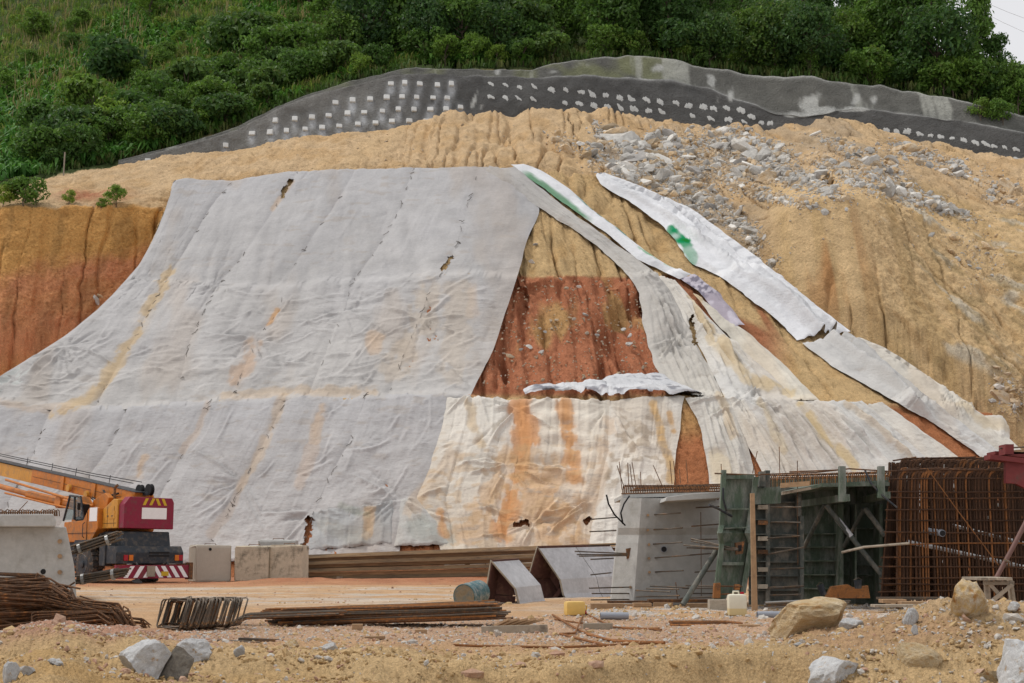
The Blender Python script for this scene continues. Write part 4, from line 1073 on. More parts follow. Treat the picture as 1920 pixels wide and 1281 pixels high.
SPECIAL = {(15, 1170, 327): "large pale boulder at the top edge of the white tarpaulin", (9, 181, 564): "pale stone lodged at the left edge of the sheets below the orange cliff", (8, 188, 556): "small dark stone beside the pale one at the left sheet edge",
           (10, 1815, 492): "brown rock sticking out of the ochre slope at the far right", (9, 1797, 487): "grey rock beside the brown one on the ochre slope at the far right", (7, 1745, 442): "pale stone above the two rocks on the right ochre slope", (12, 1608, 292): "dark rounded boulder on the bare soil right of the rubble"}
nlab = {0: "angular grey rock in the rubble spill below the retaining wall", 1: "brown rock in the rubble spill below the retaining wall", 2: "dark rock in the rubble spill below the retaining wall"}
for (s, x, y, m) in big:
    p, n = hit(BV_HILL, x, y)
    if p is None: continue
    size = s * (p.y / FPX) * 1.18
    sp = SPECIAL.get((s, x, y))
    where = "left spill beside the white tarpaulin" if x < 1290 else ("middle spill under the retaining wall" if x < 1570 else "right spill towards the photo's edge")
    big_ = "large" if s > 8.5 else ("medium" if s > 6.8 else "smaller")
    hue = ("grey", "brown", "dark")[m]
    put_rock(rr.choice(RVM[m]), p, size, rr, sp or "%s %s rock in the %s" % (big_, hue, where), "single stones on the slope" if sp else "rubble rocks, %s %s, %s" % (big_, hue, where.split()[0]))

def scatter_mesh(name, pts, sizes, mats, rnd, parent=None):
    """loose small stones joined into one piece of stuff (one per material)"""
    base = []
    for me in RV[:6]:
        v = np.zeros(len(me.vertices) * 3); me.vertices.foreach_get('co', v)
        f = np.array([list(p.vertices) for p in me.polygons]); base.append((v.reshape(-1, 3), f))
    Vs, Fs, k = [], [], 0
    for p, s in zip(pts, sizes):
        v, f = base[rnd.randrange(len(base))]
        R_ = np.array(Matrix.Rotation(rnd.uniform(0, 6.3), 3, Vector((rnd.gauss(0, 1), rnd.gauss(0, 1), rnd.gauss(0, 1) + .01)).normalized()))
        q = (v * (s * rnd.uniform(.8, 1.6), s * rnd.uniform(.6, 1.1), s * rnd.uniform(.4, .9))) @ R_.T + np.array(p)
        Vs.append(q); Fs.append(f + k); k += len(v)
    return mesh_np(name, np.concatenate(Vs), np.concatenate(Fs), None, False)

ico = rock_mesh("pebble_source", 77, sub=0, rough=.3, cuts=5)
RV_SMALL = []
def small_stones(name, label, spots, mat, rnd, cat="stones"):
    """spots: list of (point, radius)"""
    global RV
    keep = RV; RV = [rock_mesh("pebble_source", 700 + q, sub=0, rough=.3, cuts=5) for q in range(6)]
    me = scatter_mesh(name, [s[0] for s in spots], [s[1] for s in spots], None, rnd)
    for q in RV: bpy.data.meshes.remove(q)
    RV = keep
    return link(name, me, mat, None, label, cat, None, 'stuff')
sp = {0: [], 1: [], 2: []}
for (s, x, y, m) in small:
    p, n = hit(BV_HILL, x, y)
    if p is not None: sp[m].append((p, s * 1.2 * p.y / FPX))
for (cx, cy, sx, sy, tl, n, sz, br) in RUB:      # the gravel between the rocks
    for _ in range(int(n * 15.0)):
        g1, g2 = rr.gauss(0, .62), rr.gauss(0, .62)
        p, nn = hit(BV_HILL, cx + sx * g1, cy + sy * g2 + tl * sx * g1)
        if p is not None: sp[1 if rr.random() < br * 1.6 + .1 else 0].append((p, sz * .42 * rr.lognormvariate(0, .4) * p.y / FPX))
small_stones("rubble_gravel", "small grey stones filling the rubble spill on the slope", sp[0], M_GROCK, rr, "gravel")
small_stones("rubble_gravel", "small brown stones mixed into the rubble spill", sp[1] + sp[2], M_TROCK, rr, "gravel")
# loose stones on bare soil
st = []
for _ in range(900):
    x, y = rr.uniform(890, 1245), rr.uniform(520, 728)
    if x < 890 + (728 - y) * .42: continue
    p, n = hit(BV_NOSE, x, y)
    if p is not None: st.append((p - Vector(n) * .05, rr.lognormvariate(0, .5) * 1.5 * p.y / FPX))
for (x, y, s) in [(997, 490, 7), (1180, 645, 9), (1120, 628, 6), (1170, 618, 6), (992, 650, 6), (1015, 660, 7), (1087, 538, 5), (1098, 590, 5), (1022, 622, 4), (1005, 458, 5), (1180, 630, 6), (977, 655, 4)]:
    p, n = hit(BV_NOSE, x, y)
    put_rock(rr.choice(RVM[0]), p, s * p.y / FPX, rr, "pale stone resting on the bare red soil between the sheets" if y > 520 else "pale stone on the ochre soil above the red window", "stones on the bare window " + ("red" if y > 520 else "ochre"), sink=0)
for _ in range(700):
    x, y = rr.uniform(300, 1900), rr.uniform(215, 480)
    p, n = hit(BV_HILL, x, y)
    if p is not None: st.append((p, rr.lognormvariate(0, .5) * 1.5 * p.y / FPX))
small_stones("loose_stones", "loose tan stones scattered over the bare soil", st, mat_rock("tan stones", (0.46, 0.33, 0.19), (0.50, 0.44, 0.36), .2, 3, .02), rr, "stones")
# ================================================================ plants
def mat_leaf(name, tint=(1, 1, 1), rnd=.3):
    m, nt, b = base_mat(name, .55, 0, .3)
    at = nd(nt, 'ShaderNodeAttribute', attribute_name='Col')
    oi = nt.nodes.new('ShaderNodeObjectInfo')
    c = mul(nt, at.outputs['Color'], tuple(tint))
    c = mul(nt, c, ramp(nt, oi.outputs['Random'], [(0, (1 - rnd, 1 - rnd * .8, 1 - rnd * .6)), (.5, (1.0, 1.0, .9)), (1, (1 + rnd * 1.3, 1 + rnd * .7, 1 + rnd * .2))]))
    nt.links.new(c, b.inputs['Base Color'])
    tr = nt.nodes.new('ShaderNodeBsdfTranslucent'); nt.links.new(c, tr.inputs[0])
    mx = nt.nodes.new('ShaderNodeMixShader'); mx.inputs[0].default_value = .42
    out = nt.nodes['Material Output']
    nt.links.new(b.outputs[0], mx.inputs[1]); nt.links.new(tr.outputs[0], mx.inputs[2]); nt.links.new(mx.outputs[0], out.inputs[0])
    return m
M_LEAF = mat_leaf("shrub leaves")
M_LEAF_T = mat_leaf("tree leaves", (.76, .80, .90))
M_BARK = mat_plain("bark", (0.12, 0.09, 0.065), .95, sc=4, var=.3, bumpd=.03)
M_GRASSM = mat_leaf("grass blades", rnd=0)

def leaves_np(pts, nrm, size, col, rng, aspect=.55):
    """rhombus leaves, one per point"""
    n = len(pts)
    nrm = nrm / (np.linalg.norm(nrm, axis=1, keepdims=True) + 1e-9)
    a = rng.normal(size=(n, 3)); a -= nrm * (a * nrm).sum(1, keepdims=True); a /= np.linalg.norm(a, axis=1, keepdims=True) + 1e-9
    a[:, 2] -= .25
    b = np.cross(nrm, a)
    L = (size * rng.uniform(.6, 1.3, n))[:, None]
    fold = nrm * L * .12
    V = np.stack([pts - a * L * .5, pts + b * L * aspect * .5 + fold, pts + a * L * .5, pts - b * L * aspect * .5 + fold], 1).reshape(-1, 3)
    i = np.arange(n) * 4
    F = np.concatenate([np.stack([i, i + 1, i + 2], 1), np.stack([i, i + 2, i + 3], 1)])
    return V, F, np.repeat(col, 4, axis=0)

GREENS = np.array((2.9, 2.5, 1.9)) * np.array([(0.030, 0.070, 0.016), (0.040, 0.088, 0.018), (0.055, 0.112, 0.022), (0.026, 0.060, 0.022), (0.075, 0.125, 0.030)])

def crown(seed, rx, rz, nl, per, size, g=(0, 1), flat=.75, shape='round', mat=None):
    """lobed crown standing on z=0..2*rz around the origin"""
    rng = np.random.default_rng(seed)
    Vs, Fs, Cs, k = [], [], [], 0
    lobes = []
    for q in range(nl):
        th = rng.uniform(0, 2 * math.pi); h = rng.uniform(-.85, 1)
        prof = math.sqrt(max(0, 1 - h * h)) if shape == 'round' else (1 - .62 * (h + 1) / 2)
        r = rx * prof * rng.uniform(.45, .95)
        c = np.array([r * math.cos(th), r * math.sin(th), rz + rz * h * .88])
        R_ = rng.uniform(.28, .50) * rx * (1 if shape == 'round' else .8)
        lobes.append((c, R_))
        n = int(per * rng.uniform(.7, 1.3))
        u = rng.normal(size=(n, 3)); u[:, 2] += .35; u /= np.linalg.norm(u, axis=1, keepdims=True)
        rad = R_ * rng.uniform(.72, 1.10, (n, 1)) * (1 + .25 * rng.normal(size=(n, 1)) * .5)
        p = c + u * rad * np.array([1, 1, flat])
        nn = u + .75 * rng.normal(size=(n, 3)); nn[:, 2] += .45
        col = GREENS[rng.choice(g, n)] * rng.uniform(.7, 1.3, (n, 1)) * rng.uniform(.85, 1.15)
        young = rng.random(n) < .10
        col[young] = np.array((.10, .15, .03)) * rng.uniform(.8, 1.2)
        V, F, C = leaves_np(p, nn, size, col, rng)
        Vs.append(V); Fs.append(F + k); Cs.append(C); k += len(V)
    me = mesh_np("crown", np.concatenate(Vs), np.concatenate(Fs), np.concatenate(Cs), False)
    me.materials.append(mat or M_LEAF)
    return me, lobes

def trunk_mesh(lobes, base_h, r, seed):
    rnd = random.Random(seed); mb = MB()
    top = max(l[0][2] for l in lobes) * .75
    pts = [(0, 0, -base_h - .5), (rnd.uniform(-.1, .1), rnd.uniform(-.1, .1), -base_h * .4), (rnd.uniform(-.2, .2), rnd.uniform(-.2, .2), top * .4), (rnd.uniform(-.3, .3), rnd.uniform(-.3, .3), top)]
    mb.tube(pts, r, 7, r2=r * .25)
    for c, R_ in lobes[:12]:
        z0 = max(-base_h * .3, min(c[2] - .8, top * .6)); q = (0, 0, z0)
        mid = Vector((c[0] * .5, c[1] * .5, (z0 + c[2]) / 2 + .1))
        mb.tube([q, mid, tuple(c)], r * .38, 5, r2=r * .1)
    return mb.mesh("trunk", True)

TREES = []
for k, (rx, rz, nl, per, size, g, flat, shp, bh) in enumerate([
        (2.6, 2.6, 34, 150, .34, (0, 1, 3), .8, 'round', .5), (2.2, 3.2, 36, 140, .32, (1, 2), .85, 'cone', .3), (3.0, 2.4, 40, 150, .36, (0, 3), .6, 'round', .9), (2.0, 2.6, 28, 140, .30, (1, 1, 2, 0), .9, 'round', .4),
        (2.6, 3.6, 42, 130, .32, (0, 0, 1), .8, 'cone', .5), (2.4, 2.0, 26, 150, .40, (3, 0), .5, 'round', .7)]):
    me, lobes = crown(3000 + k, rx, rz, nl, per, size, g, flat, shp, M_LEAF_T)
    tm = trunk_mesh(lobes, bh, .16, 3100 + k); tm.materials.append(M_BARK)
    TREES.append((me, tm, bh))
SHRUBS = []
for k, (rx, rz, nl, per, size, g, flat) in enumerate([(1.5, .9, 18, 120, .26, (0, 1), .7), (1.3, 1.1, 16, 120, .22, (1, 2), .8), (1.7, .8, 20, 120, .32, (3, 0), .45), (1.0, .8, 12, 110, .20, (2, 4), .8)]):
    me, lobes = crown(3300 + k, rx, rz, nl, per, size, g, flat)
    tm = trunk_mesh(lobes, .4, .06, 3400 + k); tm.materials.append(M_BARK)
    SHRUBS.append((me, tm, .4))

def plant(kind, var, p, sc, rz, label, cat, group, lean=0.0):
    cm, tm, bh = (TREES if kind == 'tree' else SHRUBS)[var]
    t = thing('tree' if kind == 'tree' else 'shrub', label, cat, tuple(p), 0, group, rot=(lean, 0, rz))
    t.scale = (sc, sc, sc * random.uniform(.9, 1.12))
    z = bh
    c = link('crown', cm, None, t, loc=(0, 0, z)); link('trunk', tm, None, t, loc=(0, 0, z))
    return t

ORD = ["first", "second", "third", "fourth", "fifth", "sixth", "seventh", "eighth", "ninth", "tenth", "eleventh", "twelfth", "thirteenth", "fourteenth", "fifteenth", "sixteenth", "seventeenth", "eighteenth", "nineteenth", "twentieth"]
tr = random.Random(21)
# the row of trees right behind the wall: px, py of the foot, variant, scale
front = [(640, 128, 3, .9), (700, 115, 0, 1.0), (760, 110, 1, .95), (800, 112, 2, .75), (865, 112, 3, 1.0), (930, 112, 0, .8), (985, 108, 5, .9), (1050, 95, 1, .8), (1140, 95, 3, 1.1), (1185, 98, 1, 1.2), (1255, 100, 4, 1.0), (1330, 122, 2, .7), (1400, 128, 1, .75), (1455, 135, 0, .9), (1520, 138, 2, .8), (1590, 142, 3, 1.0),
         (1640, 150, 1, 1.1), (1700, 158, 4, 1.05), (1760, 168, 0, 1.0), (1806, 180, 3, .8), (1866, 200, 3, .62), (1900, 210, 3, .72), (1945, 222, 0, .7)]
for k, (x, y, v, s) in enumerate(front):
    p, n = hit(BV_HILL, x, y)
    if p is None: continue
    w = ORD[k] if k < 20 else {20: "twenty-first", 21: "twenty-second", 22: "twenty-third"}[k]
    plant('tree', v, p - Vector((0, 0, .3)), s * 1.12, tr.uniform(0, 6.3), "leafy green tree just above the retaining wall, %s from the left in that row" % w, "tree", "trees in the row above the wall")
back = []
for x in range(560, 1960, 52):
    for lift, s in ((45, .95), (95, 1.1), (150, 1.1)):
        xx = x + tr.uniform(-30, 30)
        yy = float(ip(UTOP, np.array([xx]))[0]) - lift + tr.uniform(-15, 15)
        if yy < -75: continue
        if xx > 1835 and lift > 20: continue
        if 1260 < xx < 1440 and lift < 130 and tr.random() < .6: continue
        if xx < 760 and yy > 20 and tr.random() < .65: continue
        back.append((xx, yy, s))
back += [(x + tr.uniform(-15, 15), tr.uniform(-30, 12), .8) for x in range(-10, 290, 40)] + [(1738, 150, 1.45), (1700, 140, 1.4), (1875, 195, .8)]
for (x, y, s) in back:
    p, n = hit(BV_HILL, x, max(y, -55))
    if p is None: continue
    plant('tree', tr.choice((0, 0, 1, 2, 3, 4, 4, 5)), p, s * tr.uniform(.8, 1.15), tr.uniform(0, 6.3), "dark forest tree in the dense mass at the top left corner" if x < 300 else "dark green tree deep in the forest above the %s of the retaining wall" % ("left part" if x < 950 else "middle" if x < 1400 else "right part"), "tree", "trees at the top left" if x < 300 else "deep forest trees, %s" % ("left" if x < 950 else "middle" if x < 1400 else "right"))
_t = plant('tree', 1, hit(BV_HILL, 1838, 186)[0], 1.3, 1.0, "tall feathery tree against the sky at the top right corner", "tree", None)
_t.scale.x *= .72; _t.scale.y *= .72
# shrubs on the grassy slope
shr = [(465, 110, 2, 1.9, "large spreading dark shrub with tiered branches in the grass above the wall"), (205, 165, 2, 1.9, "big broad-leaved dark shrub in the middle of the left grass slope"), (170, 240, 0, 1.7, "dark rounded shrub low on the left slope below the broad-leaved one"), (240, 255, 2, 1.5, "flat dark shrub right of the rounded one low on the left slope"),
       (300, 230, 0, 1.6, "dense dark shrub above the left end of the retaining wall"), (350, 200, 2, 1.7, "wide dark shrub in the diagonal thicket, left of the wall plates"), (420, 175, 0, 1.5, "dark shrub in the thicket beside the sloping wall edge"), (500, 150, 1, 1.6, "green shrub at the upper end of the thicket by the wall edge"), (560, 130, 0, 1.6, "dark shrub where the thicket meets the trees"),
       (280, 40, 1, 1.4, "green shrub near the top of the grass slope"), (60, 75, 0, 1.4, "shrub near the top left under the dark trees"), (610, 60, 1, 1.4, "light green shrub in the upper grass right of the middle")]
for (x, y, v, s, lab) in shr:
    p, n = hit(BV_HILL, x, y)
    if p is None: continue
    plant('shrub', v, p, s, tr.uniform(0, 6.3), lab, "shrub", "shrubs on the grass slope")
for _ in range(70):
    x = tr.uniform(70, 620); top = float(ip(UTOP, np.array([x]))[0])
    y = top - abs(tr.gauss(0, 48)) - 4
    if y < 5: continue
    p, n = hit(BV_HILL, x, y)
    if p is None: continue
    plant('shrub', tr.choice((0, 0, 1, 2, 2)), p, tr.uniform(.7, 1.35), tr.uniform(0, 6.3), "dark green bush in the %s part of the thicket below the grass" % ("left" if x < 250 else "middle" if x < 440 else "right"), "bush", "bushes in the thicket, %s part" % ("left" if x < 250 else "middle" if x < 440 else "right"))
for _ in range(60):
    x = tr.uniform(620, 1950); y = float(ip(UTOP, np.array([x]))[0]) - abs(tr.gauss(0, 16)) + 1
    p, n = hit(BV_HILL, x, y)
    if p is None: continue
    plant('shrub', tr.choice((0, 1, 2, 3, 1)), p, tr.uniform(.6, 1.35), tr.uniform(0, 6.3), "low bush growing along the top of the retaining wall, %s stretch" % ("left" if x < 950 else "middle" if x < 1400 else "right"), "bush", "bushes along the wall top, %s" % ("left" if x < 950 else "middle" if x < 1400 else "right"))
for _ in range(40):
    x = tr.uniform(0, 700); y = tr.uniform(5, 200)
    if y > float(ip(UTOP, np.array([x]))[0]) - 40: continue
    p, n = hit(BV_HILL, x, y)
    if p is None: continue
    plant('shrub', tr.choice((3, 1, 3, 0)), p, tr.uniform(.6, 1.0), tr.uniform(0, 6.3), "small light green bush standing in the tall grass", "bush", "bushes in the grass")
for (x, y, v, s, lab) in [(45, 385, 0, .8, "dark bush on the rim of the orange cliff at the left edge"), (130, 384, 3, .42, "low dry bush on the cliff rim left of the leafy sapling"), (217, 388, 1, .5, "small leafy sapling on the cliff rim"), (5, 388, 3, .6, "scrubby bush at the extreme left on the cliff rim"), (190, 392, 3, .35, "tiny tuft of leaves left of the leafy sapling"),
                          (1840, 225, 3, .9, "dry green bush growing on the retaining wall ledge at the right"), (1880, 232, 0, .7, "green bush on the wall ledge next to the dry bush"), (1868, 215, 3, .6, "small bush between the two larger ones on the wall ledge")]:
    p, n = hit(BV_HILL if y > 300 else BV_WALL, x, y)
    if p is None: continue
    plant('shrub', v, p, s, tr.uniform(0, 6.3), lab, "bush", None)

def blades(name, label, pts, per, ln, wd, cols, rng, droop=.5, spread=.5, cat="grass"):
    n = len(pts) * per
    base = np.repeat(pts, per, axis=0) + rng.normal(size=(n, 3)) * np.array([.22, .22, .03])
    th = rng.uniform(0, 2 * np.pi, n); ca, sa = np.cos(th), np.sin(th)
    L = ln * rng.uniform(.55, 1.3, n); sp_ = spread * rng.uniform(.2, 1.3, n)
    out = np.stack([ca, sa, np.zeros(n)], 1)
    side = np.stack([-sa, ca, np.zeros(n)], 1) * (wd * rng.uniform(.6, 1.3, n))[:, None] * .5
    up = np.array([0, 0, 1.0])
    mid = base + up * (L * .6)[:, None] + out * (L * sp_ * .35)[:, None]
    tip = base + up * (L * (1 - droop * sp_))[:, None] + out * (L * sp_)[:, None]
    V = np.stack([base - side * .6, base + side * .6, mid + side, mid - side, tip], 1).reshape(-1, 3)
    i = np.arange(n) * 5
    F = np.concatenate([np.stack([i, i + 1, i + 2], 1), np.stack([i, i + 2, i + 3], 1), np.stack([i + 3, i + 2, i + 4], 1)])
    tuft = rng.choice(len(cols), len(pts))
    C = np.repeat(np.array(cols)[tuft], per, axis=0) * rng.uniform(.7, 1.3, (n, 1))
    me = mesh_np(name, V, F, np.repeat(C, 5, axis=0), False)
    return link(name, me, M_GRASSM, None, label, cat, None, 'stuff')

def spots(n, x0, x1, fy, rng):
    out = []
    while len(out) < n:
        x = rng.uniform(x0, x1); y = fy(x, rng)
        if y is None: n -= .3; continue
        p, nn = hit(BV_HILL, x, y)
        if p is None: n -= .3; continue
        out.append(p)
    return np.array(out)
gr = np.random.default_rng(77)
utop = lambda x: float(ip(UTOP, np.array([x]))[0])
g1 = spots(8500, -40, 1000, lambda x, r: r.uniform(-25, utop(x) - 6) if utop(x) > 20 else None, gr)
noi = fbm(g1[:, 0] * .12, g1[:, 2] * .15, 3, 601)
blades("tall_grass", "tall yellow-green grass covering the left slope", g1[noi > -.12], 8, .92, .11, [(.15, .23, .035), (.20, .26, .045), (.12, .21, .032), (.25, .25, .08), (.10, .18, .03)], gr, .55, .55)
blades("fern_cover", "bright green ferns covering the left slope", g1[noi <= .05], 7, 1.0, .24, [(.09, .22, .03), (.11, .24, .035), (.07, .17, .028)], gr, .85, 1.0, "ferns")
g2 = spots(900, -30, 330, lambda x, r: utop(x) - r.uniform(0, 130), gr)
blades("fern_cover", "arching light green ferns at the foot of the left slope", g2, 9, 1.1, .24, [(.09, .24, .04), (.11, .26, .045), (.07, .19, .035)], gr, .9, 1.1, "ferns")
g3 = spots(500, 0, 760, lambda x, r: r.uniform(-15, utop(x) - 70) if utop(x) > 80 else None, gr)
blades("dry_reeds", "dry straw-coloured reed stalks standing in the grass", g3, 5, 1.7, .09, [(.32, .26, .12), (.27, .23, .11), (.23, .20, .08)], gr, .3, .35, "reeds")
g4 = spots(1500, 60, 1960, lambda x, r: utop(x) - r.uniform(-2, 22), gr)
blades("edge_grass", "short dark grass along the top edge of the wall", g4, 8, .7, .12, [(.07, .14, .025), (.10, .17, .035), (.14, .16, .05)], gr, .6, .6)
# ================================================================ things in the yard
M_CONC = mat_plain("pale cast concrete", (0.42, 0.415, 0.395), .85, sc=1.6, var=.14, bumpd=.01, dirt=(0.33, 0.32, 0.29), dirt_amt=.35)
M_CONCW = mat_plain("weathered concrete", (0.52, 0.455, 0.345), .9, sc=1.4, var=.16, bumpd=.02, dirt=(0.15, 0.135, 0.10), dirt_amt=.46)
M_CONCN = mat_plain("clean concrete block", (0.46, 0.42, 0.35), .9, sc=1.2, var=.08, bumpd=.012)
M_RUST = mat_plain("brown rust", (0.105, 0.056, 0.030), .85, sc=9, var=.35, bumpd=.004, dirt=(0.30, 0.125, 0.04), dirt_amt=.4, rnd=.3)
M_RUSTO = mat_plain("orange rust", (0.30, 0.125, 0.040), .85, sc=9, var=.3, bumpd=.004, dirt=(0.13, 0.07, 0.04), dirt_amt=.4, rnd=.3)
M_BEAM = mat_plain("rolled steel", (0.26, 0.175, 0.095), .75, sc=2.0, var=.3, bumpd=.006, dirt=(0.12, 0.085, 0.06), dirt_amt=.5, rnd=.35, stretch=(.3, 1, 3))
M_BAR = mat_plain("grey-brown bar", (0.115, 0.095, 0.075), .6, .3, sc=6, var=.3, dirt=(0.26, 0.14, 0.06), dirt_amt=.35, rnd=.3)
M_GALV = mat_plain("galvanised tube", (0.34, 0.34, 0.33), .45, .6, sc=5, var=.2, rnd=.15)
M_ORANGE = mat_plain("crane orange", (0.50, 0.165, 0.020), .5, sc=2.0, var=.18, dirt=(0.28, 0.13, 0.05), dirt_amt=.42)
M_YELLOW = mat_plain("crane yellow", (0.56, 0.26, 0.035), .5, sc=2.0, var=.15, dirt=(0.36, 0.19, 0.07), dirt_amt=.36)
M_MAROON = mat_plain("maroon paint", (0.22, 0.012, 0.038), .45, sc=2.2, var=.15, dirt=(0.15, 0.045, 0.045), dirt_amt=.36)
M_DARK = mat_plain("dark chassis paint", (0.022, 0.027, 0.034), .5, sc=3, var=.25, dirt=(0.10, 0.085, 0.07), dirt_amt=.45)
M_BLACK = mat_plain("black", (0.010, 0.010, 0.011), .7, sc=3, var=.2)
M_RUBBER = mat_plain("tyre rubber", (0.045, 0.043, 0.042), .85, sc=4, var=.3, dirt=(0.22, 0.15, 0.10), dirt_amt=.45)
M_WHITE = mat_plain("white paint", (0.80, 0.80, 0.80), .5, sc=3, var=.05)
M_SIGNY = mat_plain("sign yellow", (0.55, 0.36, 0.02), .5, sc=3, var=.1)
M_LAMPO = mat_plain("orange lamp glass", (0.60, 0.16, 0.01), .2, sc=3, var=.05)
M_LAMPR = mat_plain("red lamp glass", (0.35, 0.01, 0.02), .2, sc=3, var=.05)
M_WOOD = mat_plain("brown timber", (0.36, 0.235, 0.135), .85, sc=2.5, var=.25, bumpd=.004, dirt=(0.18, 0.12, 0.08), dirt_amt=.35, stretch=(1, 1, 1), rnd=.2)
M_WOODG = mat_plain("grey timber", (0.32, 0.275, 0.215), .9, sc=3, var=.2, bumpd=.004, dirt=(0.16, 0.13, 0.10), dirt_amt=.35, rnd=.2)
M_PVC = mat_plain("grey plastic pipe", (0.27, 0.29, 0.33), .45, sc=4, var=.08)
M_GREENF = mat_plain("green form steel", (0.082, 0.115, 0.080), .65, .05, sc=2.2, var=.35, bumpd=.006, dirt=(0.24, 0.25, 0.225), dirt_amt=.55, stretch=(1.5, 1.5, .5))
M_GREEND = mat_plain("dirty form steel", (0.085, 0.095, 0.085), .75, .05, sc=2.2, var=.35, bumpd=.006, dirt=(0.26, 0.23, 0.19), dirt_amt=.5, stretch=(1, 1, .6))
M_REDF = mat_plain("dark red frame paint", (0.17, 0.030, 0.028), .6, sc=2, var=.2, dirt=(0.10, 0.05, 0.04), dirt_amt=.3)
M_FORMG = mat_plain("cement-coated form plate", (0.50, 0.50, 0.515), .6, .15, sc=2.2, var=.16, bumpd=.006, dirt=(0.62, 0.62, 0.64), dirt_amt=.4)
M_FORMI = mat_plain("red-brown form inside", (0.085, 0.036, 0.028), .8, sc=3, var=.3, dirt=(0.15, 0.08, 0.05), dirt_amt=.3)
M_CANW = mat_plain("translucent white plastic", (0.68, 0.65, 0.52), .4, sc=3, var=.05)
M_CANY = mat_plain("yellow plastic", (0.70, 0.47, 0.14), .4, sc=3, var=.08)
def _liq():
    nt = M_CANW.node_tree; b = nt.nodes['Principled BSDF']; src = b.inputs['Base Color'].links[0].from_socket
    sx = nt.nodes.new('ShaderNodeSeparateXYZ'); nt.links.new(coords(nt), sx.inputs[0])
    nt.links.new(mul(nt, src, (0.60, 0.47, 0.20), ramp(nt, sx.outputs[2], [(.099, .75), (.103, 0.0)]), 'MIX'), b.inputs['Base Color'])
_liq()   # some liquid shows through the lower part of the can
M_PAIL = mat_plain("teal drum paint", (0.075, 0.150, 0.165), .5, .2, sc=6, var=.3, dirt=(0.34, 0.33, 0.30), dirt_amt=.5)
M_PAILL = mat_plain("worn drum lid", (0.24, 0.185, 0.115), .7, .1, sc=5, var=.3, dirt=(0.085, 0.13, 0.14), dirt_amt=.5)

# ---------------------------------------------------------------- mobile crane
TH = math.radians(44)
CX, CY = (272 - 960) / FPX * 46 * CP * .996, 46.0
crane = thing("mobile_crane", "orange mobile crane with maroon counterweight and striped rear bumper", "crane", (CX, CY, GZ(CX, CY)), TH)
def part(mb, name, mat, parent=crane, **k): return mb.build(name, mat, parent, **k)
# superstructure (local: +y forward, +x right)
cw = part(MB().prism([(-1.06, 1.74), (1.06, 1.72), (1.06, 2.58), (.98, 2.72), (-.84, 2.74), (-1.06, 2.50)], 0, .34), "counterweight", M_MAROON, bevel=.025)
part(MB().box(-.32, .74, -.012, .01, 2.04, 2.40), "white_panel", M_WHITE, cw)
for k, x in enumerate((-.30, -.02, .24, .50)):
    s_ = .13 if k < 2 else -.13
    x0 = x if k < 2 else x + .13
    part(MB().prism([(x0, 2.48), (x0 + .12, 2.48), (x0 + .12 + s_, 2.70), (x0 + s_, 2.70)], -.011, .01), "chevron", M_SIGNY, cw)
cw.scale.x = .84; cw.location.x = .04
hood = part(MB().prismx([(.342, 1.74), (.342, 2.66), (.62, 2.68), (1.30, 2.36), (1.30, 1.74)], -.90, .92), "engine_hood", M_YELLOW, bevel=.03)
part(MB().box(-.912, -.895, .50, .86, 2.05, 2.30), "access_panel", M_YELLOW, hood)
side = part(MB().prismx([(1.303, 1.74), (1.303, 2.40), (1.95, 2.40), (2.30, 2.02), (3.6, 1.98), (3.6, 1.32), (1.75, 1.32)], -1.06, -.70), "side_body", M_ORANGE, bevel=.02)
part(MB().box(-1.068, -1.06, 1.36, 1.86, 1.98, 2.42), "white_panel", M_WHITE, side)
part(MB().prismx([(1.303, 1.70), (1.303, 2.3), (3.4, 2.3), (3.4, 1.45), (1.7, 1.45)], -.68, .98), "slew_deck", M_ORANGE, bevel=.02)
cab = part(MB().prismx([(2.32, 2.03), (2.32, 2.55), (2.60, 2.80), (3.35, 2.86), (3.72, 2.05), (3.72, 1.99), (2.34, 1.99)], -.74, -.70), "cab_wall", M_ORANGE)
for q in (((2.32, 2.02), (2.60, 2.80)), ((2.60, 2.80), (3.36, 2.86)), ((3.36, 2.86), (3.74, 2.03)), ((2.98, 2.05), (3.02, 2.84))):
    part(MB().tube([(-1.02, *q[0]), (-1.02, *q[1])], .035, 6), "cab_frame", M_DARK, cab)
glass, gnt, gb = base_mat("cab glass", .08, 0, .5); gb.inputs['Base Color'].default_value = (.10, .13, .13, 1); gtr = gnt.nodes.new('ShaderNodeBsdfTransparent'); gtr.inputs[0].default_value = (.62, .68, .68, 1)
ggl = gnt.nodes.new('ShaderNodeBsdfGlossy'); ggl.inputs['Roughness'].default_value = .05
gmx = gnt.nodes.new('ShaderNodeMixShader'); gmx.inputs[0].default_value = .10
gnt.links.new(gtr.outputs[0], gmx.inputs[1]); gnt.links.new(ggl.outputs[0], gmx.inputs[2]); gnt.links.new(gmx.outputs[0], gnt.nodes['Material Output'].inputs[0])
part(MB().prismx([(2.36, 2.06), (2.62, 2.77), (3.33, 2.82), (3.68, 2.06)], -1.015, -1.005), "cab_window", glass, cab)
part(MB().prismx([(2.5, 2.0), (2.44, 2.55), (2.56, 2.56), (2.66, 2.16), (2.98, 2.14), (2.98, 2.0)], -.98, -.78), "cab_seat", M_BLACK, cab)
